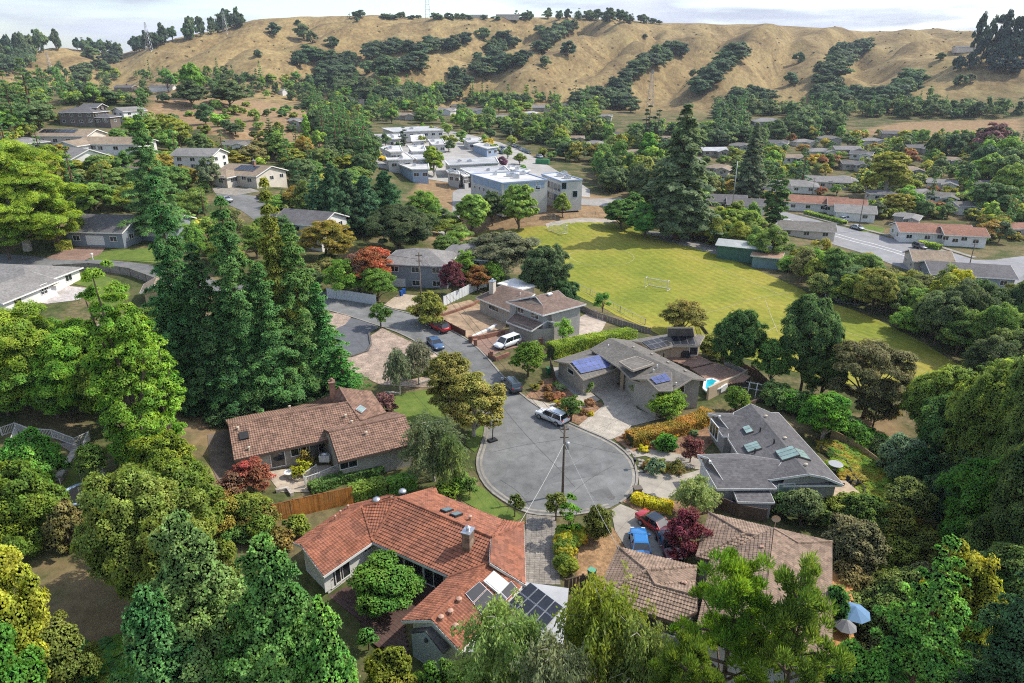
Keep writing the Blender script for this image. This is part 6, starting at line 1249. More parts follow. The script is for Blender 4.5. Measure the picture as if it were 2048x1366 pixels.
T('redwood',1352,205,480,165,'giant conifer rising above the field trees',(.055,.075,.03)); T('redwood',1495,243,405,80,'tall grey-green conifer in the valley suburb',(.05,.07,.032)); T('poplar',1546,348,455,56,'dense green columnar tree beside the valley road',(.05,.09,.022)); T('redwood',1603,290,375,46,'dark spire beside the yellow-green trees',(.035,.06,.028)); T('maple',1770,292,392,92,'big yellow-green tree in the middle of the suburb',(.19,.21,.028)); T('maple',1905,528,625,56,'golden yellow tree on the near road side',(.36,.28,.02)); T('broad',1975,245,325,75,'purplish brown tree below the dry meadow',(.095,.06,.045)); T('cypress',1292,205,300,26,'left one of twin cypress trees below the golden spur',(.04,.06,.028)); T('cypress',1312,215,300,26,'right one of twin cypress trees below the golden spur',(.04,.06,.028)); T('broad',1293,265,330,44,'bright green tree below the twin cypresses',(.07,.15,.022)); T('broad',1545,290,330,40,'yellow-green ball tree in the suburb',(.16,.18,.025))
T('open',1150,155,215,26,'lone dark conifer at the hill foot',(.035,.05,.03)); T('broad',390,122,200,46,'bright green tree on the hill crest house',(.10,.19,.025)); T('broad',337,132,185,40,'light green tree beside the long hilltop house',(.09,.17,.03)); T('broad',385,160,215,70,'dark oak beside the long hilltop house',(.05,.075,.03)); T('broad',460,160,215,80,'wide dark oak above the bare slope',(.055,.08,.03)); T('open',70,110,250,90,'spiky conifer on the left hill',(.06,.08,.03)); T('open',35,135,270,70,'spiky dark conifer at the picture edge on the left hill',(.05,.075,.03)); T('oak',412,208,248,36,'round green tree alone on the bare slope',(.045,.09,.03)); T('poplar',615,220,290,20,'thin bright green tree on the slope edge',(.12,.20,.03)); T('redwood',545,235,310,60,'pair-topped conifer on the bare slope',(.055,.08,.03)); T('redwood',520,240,305,50,'conifer left of the pair-topped one',(.05,.075,.03))
T('bare',425,315,385,50,'pale bare-limbed tree before the white hill house',(.09,.10,.05)); T('maple',690,308,345,48,'yellow-green tree at the school corner',(.20,.19,.025)); T('maple',750,298,335,45,'yellow tree beside the blue shade sail',(.27,.24,.025)); T('broad',975,275,300,32,'yellow ball tree at the school car park',(.24,.23,.025)); T('broad',922,320,345,24,'first purple tree in the school yard',(.06,.025,.04)); T('broad',1005,312,340,26,'second purple tree in the school yard',(.06,.025,.04)); T('broad',983,330,355,26,'green tree behind the gymnasium',(.06,.12,.025)); T('broad',1045,328,352,26,'green tree at the school car park corner',(.06,.11,.03))
# ---- house gardens
T('ball',1030,990,1034,32,'clipped ball shrub on the kerb lawn',(.07,.10,.022)); T('ball',1112,985,1042,46,'clipped ball tree at the foot of the cul-de-sac pole',(.085,.10,.022)); T('poplar',1140,985,1080,44,'tall bright green shrub between the driveways',(.10,.20,.02),name='tall_shrub',cat='shrub'); T('bush',1195,1012,1078,62,'olive dome shrub beside the tall bright one',(.095,.10,.022)); T('broad',1365,1018,1118,92,'burgundy maple beside the red car',(.095,.022,.03)); T('broad',1380,868,925,55,'dusky red maple in the mulch bed',(.12,.045,.04)); T('airy',1385,962,1035,85,'grey-green olive tree by the red car driveway',(.13,.17,.055),name='olive_tree')
T('broad',510,918,985,90,'bronze-red maple at the tiled house patio',(.15,.06,.04)); T('broad',470,945,1000,70,'brown shrub tree left of the patio',(.12,.08,.04)); T('bare',770,788,845,55,'reddish bare shrub behind the lawn',(.13,.07,.06)); T('bush',605,925,955,36,'yellow-green potted shrub on the patio',(.20,.20,.025)); T('bush',612,900,932,34,'bronze shrub by the patio door',(.15,.13,.03))
T('broad',1332,778,840,85,'bright green shrub tree at the taupe house end',(.125,.18,.022)); T('broad',1278,757,802,46,'round green tree beside the driveway',(.10,.15,.025)); T('broad',1470,770,830,58,'small spreading tree in front of the pool wall',(.12,.16,.03)); T('ball',1142,793,842,50,'green ball tree in the yellow flower bed',(.07,.10,.025)); T('bush',1175,760,785,24,'small green shrub by the garage corner',(.09,.15,.03)); T('bush',1330,868,900,44,'fresh green dome in the mulch bed',(.06,.15,.022)); T('bush',1308,918,945,40,'blue-green dome by the kerb',(.10,.17,.085)); T('bush',1352,922,948,36,'olive dome by the driveway',(.12,.12,.03))
T('bush',445,1000,1060,90,'orange-tipped shrub below the patio',(.19,.17,.03)); T('bush',505,990,1050,80,'green shrub in front of the orange fence end',(.12,.16,.028)); T('broad',1600,975,1050,80,'olive shrub tree between the grey and tan roofs',(.10,.11,.045)); T('broad',1560,985,1030,60,'green shrub tree at the grey house wall',(.09,.12,.04)); T('broad',1700,1035,1140,130,'wide grey-olive tree beside the tan roof',(.085,.09,.04)); T('bush',1630,1005,1050,50,'light green shrub by the grey house deck',(.12,.16,.05))
T('broad',940,948,990,40,'palm-like spiky shrub at the lawn corner',(.09,.15,.03)); T('bush',918,940,985,40,'bright green shrub at the wall end',(.08,.15,.03)); T('bush',895,960,1000,50,'green garden shrub behind the red roof ridge',BG)
SHB = 'low shrubs in the flower beds by the taupe house'
for i in range(46):
    u, v = rnd.choice([(rnd.uniform(1062,1125), rnd.uniform(765,805)), (rnd.uniform(1100,1200), rnd.uniform(805,842)), (rnd.uniform(1255,1400), rnd.uniform(868,905)), (rnd.uniform(1285,1360), rnd.uniform(928,946))]); s = rnd.uniform(12, 24); c_ = rnd.choice([(.13,.13,.03),(.36,.26,.02),(.17,.10,.03),(.10,.14,.06),(.09,.13,.025),(.15,.08,.04)]); T('bush', u, v - s * .55, v, s, ('wide ' if s > 18 else 'small ') + ('golden' if c_[0] > .3 else cname(c_)) + ' shrub mound in the ' + ('bed beside the dark SUV' if u < 1130 and v < 806 else 'bed beside the white SUV' if u < 1210 else 'mulch bed below the long hedge' if v < 910 else 'kerb bed by the mailbox'), c_, SHB, lod=1, name='bed_shrub')
for i in range(18): u = rnd.uniform(1155, 1215) if i % 2 else 1140 + rnd.uniform(-14, 14); v = rnd.uniform(1085,1165) if not i % 2 else rnd.uniform(1080,1100); T('bush', 1140 + rnd.uniform(-16, 16), v - 26, v, 40, 'shrub in the yellow-green row between the two driveways', rnd.choice([(.20,.22,.025),(.12,.17,.025),(.30,.27,.03)]), 'shrub row between driveways', lod=1, name='row_shrub')
WF = 'white-flowered shrubs along the field fence'
for i in range(26): t = i / 25; u = 1545 + 310 * t + rnd.uniform(-8, 8); v = 800 + 165 * t ** 1.15 + rnd.uniform(-6, 6); T('bush', u, v - 34, v + 6, 58, 'bright green shrub with white flowers in the row along the trail, ' + ['far end', 'far half', 'near half', 'near end'][min(3, int(t * 4))], rnd.choice([(.085,.17,.025),(.07,.14,.025),(.13,.19,.06)]), WF, name='flowering_shrub')
GC = 'yellow-green slope shrubs below the grey house'
for i in range(60):
    t = rnd.random(); u = 1690 + 130 * t + rnd.uniform(-45, 30); v = 900 + 150 * t + rnd.uniform(-20, 25); c_ = rnd.choice([(.19,.19,.025),(.14,.17,.022),(.10,.15,.022),(.21,.17,.03)]); T('bush', u, v - 14, v, 46, 'low ' + cname(c_) + ' ground shrub on the slope by the grey house deck, ' + ('top' if t < .33 else 'middle' if t < .66 else 'foot'), c_, GC, lod=1, name='slope_shrub')
LG = 'leafy ground cover at the bottom left'
for i in range(40): u, v = rnd.uniform(130, 330), rnd.uniform(1300, 1400); T('bush', u, v - 10, v, 60, 'low bright green ground cover clump at the ' + ('left' if u < 200 else 'middle' if u < 265 else 'right') + ' of the bottom clearing, ' + ('upper part' if v < 1335 else 'bottom edge'), rnd.choice([(.09,.18,.025),(.12,.18,.025),(.05,.11,.025)]), LG, lod=1, name='ground_cover_plant')
# ---- woods filled tree by tree: photo-pixel outline, spacing, heights, crown radii, mix
KEEP = [(155,425,305,498),(0,505,262,612),(100,270,188,298),(180,286,298,318),(125,213,232,258),(240,218,278,248),(228,163,280,186),(296,163,362,184),(372,316,432,346),(440,335,565,380),(430,375,530,420),(320,205,590,240),(470,240,560,256),(740,252,890,345),(880,288,1010,345),(930,330,1180,400),(1000,288,1090,330),(1445,480,1560,540),(1600,392,1735,446),(1490,370,1550,390),(1560,366,1612,388),(1622,358,1692,378),(1815,453,1950,488),(1412,394,1478,420),(1400,295,1452,313),(1500,232,1565,252),(1415,336,1462,352),(1560,420,1700,470),(1650,440,1800,505),(1790,485,2000,590),(1835,515,1965,570),(790,490,930,600),(930,540,1180,680),(660,560,760,640),(950,440,1950,800),(600,445,660,505),(1690,236,2048,274),(880,345,960,400),(1040,385,1250,450),(1230,150,1420,245),(1680,345,1700,352),(1795,336,1832,352)]
KEEP += [(u - 11, v - 13, u + 11, v - 3) for u, v, *_ in far]
KEEP = [(a, b, c, b + (e - b) * (.6 if e < 470 and e - b < 45 else 1)) for a, b, c, e in KEEP]
def wood(poly, n, sp_h, label, group, spacing=6, cols=None, keep=True, seed=1, lod=None, soft=.35, name=None):
    r = random.Random(seed); xs = [p[0] for p in poly]; ys = [p[1] for p in poly]; pts = []; tries = 0
    while len(pts) < n and tries < n * 14:
        tries += 1; u, v = r.uniform(min(xs), max(xs)), r.uniform(min(ys), max(ys))
        if not in_poly(np.array([u]), np.array([v]), poly)[0]: continue
        g = G(u, v); x, y = g.x, g.y
        if any((x - a) ** 2 + (y - b) ** 2 < spacing ** 2 for a, b in pts): continue
        sp, h0, h1, r0, r1 = r.choice(sp_h); H, Rr = r.uniform(h0, h1), r.uniform(r0, r1); z = float(tz(x, y)); u, v, d = px((x, y, z)); ut, vt, _ = px((x, y, z + H)); w = Rr / d * FPX * .8
        if keep and any(u + w > a and u - w < c and v > b and vt + (v - vt) * soft * .3 < e for a, b, c, e in KEEP): continue
        cc = r.choice(cols) if cols and sp not in ('redwood', 'open', 'cedar', 'cypress') else COL[sp]; pts.append((x, y)); place(sp, Vector((x, y, z)), H, Rr, auto_label(u, v, H, min(q_[1] for q_ in sp_h), max(q_[2] for q_ in sp_h), cc, {'redwood': 'redwood', 'open': 'conifer', 'oak': 'round tree', 'bush': 'shrub'}.get(sp, 'tree'), 0), cc, group, lod, name=None if sp in ('redwood', 'open', 'cedar', 'cypress', 'bush') else name)
    return len(pts)
MIX = [(.06,.085,.03),(.085,.125,.03),(.10,.15,.03),(.14,.17,.03),(.05,.075,.03),(.075,.11,.028),(.11,.12,.04),(.17,.17,.03)]
DK = [(.040,.060,.028),(.048,.07,.03),(.055,.08,.03),(.07,.095,.032)]
W1 = [('broad',7,12,3.5,6),('oak',7,11,4,6.5),('broad',8,13,3,5),('oak',6,9,4,6),('redwood',12,20,2.5,4)]
wood([(600,205),(760,170),(860,185),(1000,205),(1130,215),(1240,225),(1330,250),(1250,300),(1100,290),(1000,270),(900,250),(740,250),(700,300),(640,260)], 230, W1 + [('redwood',16,24,3,4.5)], 'tree in the wood between school and golden hills', 'wood between school and hills', 6.5, DK + MIX[:4], seed=2, name='woodland_tree')
wood([(1300,265),(1420,220),(1560,222),(1700,235),(1830,215),(1990,230),(1900,255),(1700,275),(1500,298),(1330,315)], 220, W1, 'dark tree in the wooded belt at the foot of the hills', 'belt of trees at the hill foot', 7, DK, seed=3, name='hill_foot_tree')
wood([(1380,300),(1500,285),(1700,262),(2048,285),(2048,460),(1960,500),(1800,470),(1700,440),(1560,410),(1420,400)], 270, [('broad',5,9,2.5,4.5),('broad',4,8,2.5,4),('oak',5,8,3,5),('redwood',8,14,1.8,2.6),('bush',2.5,4,2,3)], 'garden tree among the houses across the valley', 'trees of the valley suburb', 5.5, MIX + [(.20,.20,.03),(.17,.09,.04),(.22,.17,.04)], seed=4, name='garden_tree')
wood([(1090,275),(1200,270),(1330,320),(1420,400),(1440,470),(1370,465),(1330,440),(1240,395),(1190,370),(1130,320)], 110, [('broad',8,13,3.5,5.5),('oak',7,11,4,6),('broad',9,15,3,4.5)], 'tree in the creek wood right of the school', 'creek wood beside the school', 5, MIX, seed=5, name='creek_tree')
wood([(1350,470),(1420,455),(1500,465),(1600,520),(1700,545),(1800,580),(1900,625),(2000,690),(2048,760),(2048,900),(1980,800),(1935,735),(1850,685),(1760,638),(1700,612),(1640,595),(1560,535),(1450,505)], 120, [('broad',6,11,3,5),('broad',5,9,3,4.5),('oak',6,10,3.5,5.5),('bush',3,5,2.5,3.5)], 'tree in the thicket along the far side of the field', 'thicket along the field', 3.6, MIX + [(.12,.17,.03),(.16,.18,.035)], keep=False, seed=6, name='thicket_tree')
wood([(0,150),(120,140),(250,150),(420,150),(620,165),(640,200),(600,215),(470,215),(380,195),(290,215),(230,225),(120,235),(0,250)], 95, W1 + [('open',10,18,2.5,4)], 'tree round the hilltop houses on the left hill', 'trees on the left hill crest', 7, DK + MIX[:5], seed=7, name='crest_tree')
wood([(0,250),(120,240),(240,260),(330,250),(430,290),(560,290),(700,310),(720,400),(640,440),(560,420),(480,440),(360,470),(300,440),(160,440),(0,420)], 120, [('broad',5,10,3,5),('oak',5,9,3.5,5.5),('bush',2.5,4,2,3.5),('redwood',10,16,2.2,3.4)], 'tree on the garden slope of the left hill', 'trees on the left hill slope', 6, MIX + [(.17,.19,.03),(.19,.16,.03)], seed=8, name='slope_tree')
wood([(640,250),(720,270),(745,330),(735,370),(700,345),(660,300),(610,240)], 34, [('redwood',14,24,3,4.5),('oak',8,12,4,6)], 'dark tall tree at the right foot of the left hill', 'dark trees at the left hill foot', 5, DK, keep=False, seed=9, name='dark_tree')
wood([(0,680),(110,680),(240,680),(330,690),(350,800),(300,830),(150,790),(0,790)], 26, [('broad',6,10,3,4.5),('bush',2.5,4,2,3)], 'leafy tree on the slope between patio and railings', 'trees below the pale patio', 5, [(.12,.18,.025),(.10,.16,.025),(.16,.19,.025),(.075,.12,.03)], keep=False, seed=10, name='patio_tree')
wood([(1850,640),(2048,640),(2048,1366),(1960,1366),(1930,1100),(1870,960),(1960,850)], 22, [('oak',7,12,4,5.5),('broad',8,13,3.5,5)], 'tree in the dark grove along the picture edge', 'dark grove beside the trail', 6, [(.045,.07,.022),(.06,.095,.024),(.08,.105,.026)], keep=False, seed=11, name='grove_tree')
wood([(1820,280),(1900,300),(2048,290),(2048,420),(1960,430),(1900,370)], 24, [('oak',9,14,5,7),('broad',10,16,4,6)], 'large tree in the grove at the valley side', 'grove at the valley side', 8, DK + MIX[:3], seed=12, name='valley_grove_tree')
wood([(520,470),(620,500),(680,540),(640,580),(540,560),(430,560),(380,520),(440,470)], 22, [('broad',5,9,3,4.5),('bush',2.5,4,2,3)], 'garden tree behind the redwoods by the upper road', 'garden trees behind the redwoods', 5, MIX, seed=13, name='roadside_tree')
wood([(760,440),(840,420),(920,470),(960,540),(1060,560),(1120,590),(1000,560),(900,520),(820,490)], 18, [('broad',4,7,2.5,4),('bush',2,4,1.5,3)], 'garden shrub tree behind the brown-roofed house', 'garden trees along the field bank', 4, MIX, keep=False, seed=14, name='bank_tree')
wood([(900,250),(1000,262),(1100,300),(1130,345),(1040,330),(960,300),(900,330),(800,330),(760,300),(800,270)], 26, [('broad',4,7,2,3.5)], 'small yard tree between the school roofs', 'school yard trees', 7, MIX[1:5], keep=False, seed=15, name='yard_tree')
wood([(1720,445),(1800,455),(1960,500),(2048,490),(2048,430),(1800,400),(1690,410)], 40, [('broad',4,8,2.5,4),('oak',4,7,2.5,4.5),('bush',2,4,2,3)], 'x', 'roadside trees of the suburb', 5, MIX, seed=31, name='suburb_tree')
wood([(1180,225),(1330,245),(1420,255),(1420,300),(1330,330),(1200,290)], 50, W1, 'x', 'trees round the twin cypresses', 6, DK + MIX[:4], seed=32, name='valley_tree')
wood([(880,235),(1000,240),(1180,255),(1190,320),(1130,330),(1080,290),(1000,275),(900,262)], 60, [('broad',7,12,3,5),('oak',6,10,3.5,5.5)], 'x', 'trees behind the school car park', 5, MIX[:6], seed=33, name='parking_tree')
wood([(330,212),(600,212),(640,245),(680,290),(560,285),(420,278),(330,245)], 34, [('bush',1.5,3.5,1.5,2.8),('oak',3,6,2,3.5)], 'x', 'shrubs on the bare tan slope', 5, MIX[:5], keep=False, seed=34, name='slope_shrub_tree')
wood([(1690,1040),(1800,1050),(1900,1120),(1890,1300),(1730,1320),(1690,1180)], 34, [('bush',1.5,3.5,1.5,2.6),('oak',3,6,2,3.2)], 'x', 'garden shrubs right of the tan roof', 2.2, [(.10,.12,.035),(.14,.16,.03),(.08,.12,.03),(.12,.11,.05)], keep=False, seed=35, name='garden_shrub_tree')
wood([(430,1000),(545,1050),(600,1075),(560,1110),(470,1090),(410,1050)], 16, [('bush',1.2,3,1.2,2.2)], 'x', 'shrubs between cedars and orange fence', 1.8, [(.12,.15,.03),(.15,.12,.035),(.08,.12,.03)], keep=False, seed=36)
# oaks in the gullies and on the golden slopes
OAK = 'oaks in the hill gullies'
HC = [(.036,.054,.030),(.042,.062,.032),(.048,.068,.033),(.058,.080,.035)]
def along(pts, n, jit, label, h=(9, 15), rr=(7, 12), seed=1):
    r = random.Random(seed); seg = [math.dist(a, b) for a, b in zip(pts[:-1], pts[1:])]; tot = sum(seg)
    for i in range(n):
        s = r.uniform(0, tot); k_ = 0
        while k_ < len(seg) - 1 and s > seg[k_]: s -= seg[k_]; k_ += 1
        a, b = pts[k_], pts[k_ + 1]; t = s / seg[k_]; u = a[0] + (b[0] - a[0]) * t + r.gauss(0, jit); v = a[1] + (b[1] - a[1]) * t + r.gauss(0, jit * .45) + 4; p = G(u, v)
        if p.y > 1150: continue
        H = r.uniform(*h); place('oak', p, H, r.uniform(*rr), ('tall ' if H > 12 else 'low ') + label + (' at its head' if k_ == 0 and t < .6 else ' near its foot' if k_ == len(seg) - 1 and t > .4 else ' halfway up'), r.choice(HC), OAK, 2)
for i, (pts, n, j, lb) in enumerate(((GUL[0][0], 34, 9, 'oak in the widest wooded gully left of the hill middle'), (GUL[1][0], 26, 8, 'oak in the long gully below the ridge houses'), (GUL[2][0], 14, 9, 'oak in the clump between the two long gullies'), (GUL[3][0], 24, 8, 'oak in the gully above the golden spur'), (GUL[4][0], 17, 7, 'oak in the gully right of the lattice tower'), (GUL[5][0], 28, 10, 'oak in the big clump on the right-hand hill'), ([(1830,165),(1800,185),(1760,205)], 12, 8, 'oak at the foot of the right-hand spur'), (GUL[7][0], 8, 9, 'oak in the notch of the left golden hill'), ([(620,110),(660,140),(700,190),(760,200),(840,200)], 34, 12, 'oak on the wooded slope above the left hill houses'), ([(700,160),(790,140),(850,130)], 12, 9, 'oak on the lower edge of the widest gully'), ([(1150,215),(1190,205),(1240,215),(1270,225)], 16, 7, 'oak under the golden spur beside the lattice tower'), ([(1470,205),(1530,200)], 9, 4, 'dark conifer-like oak row at the spur foot'), ([(1770,205),(1700,200),(1660,215)], 14, 8, 'oak where the right-hand gully meets the valley'))): along(pts, int(n * 1.35), j, lb, seed=20 + i)
for u, v, w, lb in ((1596,122,24,'lone round oak high on the right-hand slope'),(1582,165,28,'lone oak lower on the right-hand slope'),(1385,150,16,'small oak beside the gully right of the tower'),(715,42,10,'tiny oak just below the ridge'),(595,48,12,'tiny bush oak on the left ridge slope'),(665,92,26,'pair oak beside the widest gully'),(625,82,24,'oak on the bare slope right of the left hill'),(548,68,30,'oak clump below the left ridge'),(608,75,36,'oak clump on the left shoulder'),(870,100,22,'oak at the gully edge'),(1135,108,34,'long oak clump on the middle spur'),(1920,168,26,'oak pair on the right-hand meadow'),(1940,162,20,'second oak of the pair on the right-hand meadow'),(1880,118,18,'small oak near the pine hill'),(185,115,30,'oak in the notch beside the left golden hill'),(515,112,16,'dark bush on the left golden slope'),(1640,145,30,'oak left of the big clump'),(600,130,34,'tall oak at the foot of the left golden slope'),(1330,108,22,'oak just above the gully head'),(1090,130,24,'oak below the middle spur'),(1290,75,10,'tiny bush on the middle slope')):
    T('oak', u, v - w * .75, v + w * .15, w, lb, rnd.choice(HC), OAK, lod=2)
RT = 'dark trees along the ridge line'
r = random.Random(5)
for u0, u1, n, h0, h1 in ((370,490,26,14,26),(1020,1060,6,8,14),(1095,1300,34,7,17),(690,730,6,6,9),(760,1000,26,4,9),(1300,1320,4,5,8),(150,350,30,12,24),(-20,120,34,14,28)):
    for i in range(n):
        u = r.uniform(u0, u1); v = np.interp(u, SKY[:, 0], SKY[:, 1]) + r.uniform(1, 5); p = G(u, v)
        H = r.uniform(h0, h1); sp = r.choice(['oak', 'oak', 'open', 'broad']); place(sp, p, H, r.uniform(4, 8), ('tall ' if H > (h0 + h1) / 2 else 'low ') + ('dark conifer' if sp == 'open' else 'dark round tree') + ' on the ridge line ' + min(((30, 'at the picture edge'), (200, 'above the left golden hill'), (300, 'beside the left lattice pylon'), (430, 'beside the ridge pylon'), (710, 'on the flat ridge top'), (830, 'near the lattice mast'), (900, 'right of the lattice mast'), (980, 'beside the ridge houses'), (1040, 'between the ridge houses'), (1130, 'above the long gully'), (1200, 'in the main ridge clump'), (1270, 'at the end of the ridge clump'), (1310, 'beyond the ridge clump')), key=lambda q: abs(q[0] - u))[1], r.choice(HC), RT, 2, name='ridge_tree')
for i, (u, vt, vb, w) in enumerate(((1948,28,118,26),(1972,34,122,24),(1996,24,120,28),(2022,28,122,26),(2044,20,125,30),(1960,70,130,34),(2006,74,134,36),(2038,82,138,36),(1984,96,136,34),(1938,104,140,30),(1915,112,142,26),(1992,116,146,36),(2030,116,148,36))): T('oak', u, vt, vb, w, ('tall ' if vt < 40 else 'low ') + 'black pine in the grove on the far right hill, ' + ('left edge' if u < 1965 else 'middle' if u < 2010 else 'picture edge'), (.030,.044,.034), 'black pines on the far right hill', name='pine_tree', lod=2)
# small scrub dots on the golden slopes: too small and many to count
r = np.random.default_rng(3); Vs, Fs, n0 = [], [], 0
for _ in range(420):
    u, v = r.uniform(250, 2040), r.uniform(45, 200); p = G(u, v)
    if p.y < 640 or p.y > 1160: continue
    s = r.uniform(.5, 1.6); m = 10; d = rdir(m, r); d[:, 2] = np.abs(d[:, 2]); V_, F_ = leaves(np.array(p) + d * s * np.array([1, 1, .6]), unit(d + [0, 0, .4]), s * 1.3, s * .9, r); Vs.append(V_); Fs.append(F_ + n0); n0 += len(V_)
o = link('scrub', npmesh('scrub', np.concatenate(Vs), np.concatenate(Fs), [m_leaf])); o.color = (.06, .065, .03, 1); kind(o, 'stuff')

# the woods beyond what one can count: one mass
def mass(name, regions, seed):
    r = np.random.default_rng(seed); Vs, Fs, Ts, n0 = [], [], [], 0
    for poly, n, h0, h1, r0, r1, cols in regions:
        xs = [p[0] for p in poly]; ys = [p[1] for p in poly]; U_, W_ = r.uniform(min(xs), max(xs), n * 3), r.uniform(min(ys), max(ys), n * 3); k_ = in_poly(U_, W_, poly)
        for u, v in zip(U_[k_][:n], W_[k_][:n]):
            x, y, z = G(u, v)
            H, Rr = r.uniform(h0, h1), r.uniform(r0, r1); u, v, d = px((x, y, z)); vt = px((x, y, z + H))[1]; w = Rr / d * FPX
            if any(u + w > a and u - w < c and v > b and vt < e for a, b, c, e in KEEP): continue
            con = r.uniform() < .2
            m = 13; dd = rdir(m, r); cc = dd * np.array([Rr * .68, Rr * .68, H * .34]) * r.uniform(.5, 1, (m, 1)) + [0, 0, H * .52]
            if con: t = r.uniform(0, 1, m); a = r.uniform(0, 6.28, m); cc = np.stack([np.cos(a) * Rr * .5 * (1 - t), np.sin(a) * Rr * .5 * (1 - t), H * (.15 + 1.1 * t)], -1)
            V_, F_ = clump_leaves(cc, np.full(m, Rr * (.42 if not con else .3)), 11, np.tile([[0, 0, H * .3]], (m, 1)), r, ln=Rr * .36, wd=Rr * .25); V_ = V_ + [x, y, z]
            c = np.array(cols[r.integers(len(cols))]) * FOL * r.uniform(.8, 1.2); Vs.append(V_); Fs.append(F_ + n0); Ts.append(np.tile(np.append(c, 1), (len(V_), 1))); n0 += len(V_)
    me = npmesh(name, np.concatenate(Vs), np.concatenate(Fs), [m_leaf_t]); a = me.attributes.new('tint', 'FLOAT_COLOR', 'POINT'); a.data.foreach_set('color', np.concatenate(Ts).astype(np.float32).ravel()); o = link(name, me); kind(o, 'stuff'); return o
mass('forest', [([(600,190),(760,165),(860,180),(1000,195),(1130,205),(1240,222),(1330,240),(1330,300),(1250,310),(1130,300),(1000,270),(900,250),(740,250),(700,300),(640,260)], 420, 5, 11, 3.5, 6, DK + MIX[:4]),
  ([(1300,255),(1420,212),(1560,216),(1700,225),(1830,205),(2048,225),(2048,250),(1900,250),(1700,262),(1500,300),(1330,320)], 420, 5, 11, 4, 6.5, DK), ([(1380,300),(1500,285),(1700,262),(2048,285),(2048,460),(1960,500),(1800,470),(1700,440),(1560,410),(1420,400)], 420, 2.5, 6, 2, 4, MIX),
  ([(0,150),(120,140),(250,150),(420,150),(620,160),(640,200),(600,215),(470,215),(380,195),(290,215),(230,225),(120,235),(0,250)], 200, 4, 9, 3, 5, DK + MIX[:5]), ([(-60,118),(60,108),(60,140),(-60,150)], 60, 9, 14, 8, 12, HC)], 4)
mass('undergrowth', [([(0,250),(120,240),(240,260),(330,250),(430,290),(560,290),(700,310),(720,400),(640,440),(560,420),(480,440),(360,470),(300,440),(160,440),(0,420)], 260, 1.5, 4, 1.5, 3.5, MIX), ([(1090,275),(1200,270),(1330,320),(1420,400),(1440,470),(1370,465),(1330,440),(1240,395),(1190,370),(1130,320)], 200, 2, 5, 2, 4, MIX),
  ([(640,250),(720,270),(745,330),(735,370),(700,345),(660,300),(610,240)], 60, 3, 7, 2, 4, DK)], 5)
# ------------------------------------------------------------------ cars
m_tyre = mat('tyre_rubber', (.015, .015, .015), .85); m_rim = mat('wheel_alloy', (.42, .43, .45), .35, metal=.7); m_lampw = mat('headlamp_glass', (.75, .76, .78), .1, spec=.8); m_lampr = mat('tail_lamp', (.35, .01, .01), .25, spec=.6); m_carglass = mat('car_glass', (.015, .02, .026), .05, spec=1.0); m_plast = mat('black_plastic', (.02, .02, .02), .6)
def paint(n, c): return mat('car_paint_' + n, c, .28, coat=.8, spec=.5)
STY = dict(suv=(4.75, 1.9, 1.68, .78, 1.04, [(-2.37,.60,.92,.80),(-2.28,.42,1.03,.90),(-1.6,.30,1.06,.95),(-.4,.27,1.05,.96),(.9,.27,1.02,.96),(1.35,.28,.98,.95),(2.05,.32,.90,.90),(2.37,.45,.74,.74)], (-2.18,-1.95,.55,1.15)),
  sedan=(4.75, 1.87, 1.43, .60, .92, [(-2.37,.55,.88,.74),(-2.25,.40,.98,.88),(-1.5,.27,.98,.93),(-.4,.24,.95,.94),(.9,.24,.92,.94),(1.4,.26,.88,.93),(2.1,.30,.78,.88),(2.37,.40,.62,.70)], (-1.75,-.95,.35,1.15)),
  van=(5.1, 1.98, 1.78, .72, 1.02, [(-2.55,.55,.98,.88),(-2.45,.40,1.05,.95),(-1.6,.27,1.07,.98),(-.4,.25,1.06,.99),(.9,.25,1.02,.98),(1.6,.28,.96,.95),(2.3,.32,.82,.88),(2.55,.45,.66,.72)], (-2.42,-2.2,.75,1.55)))
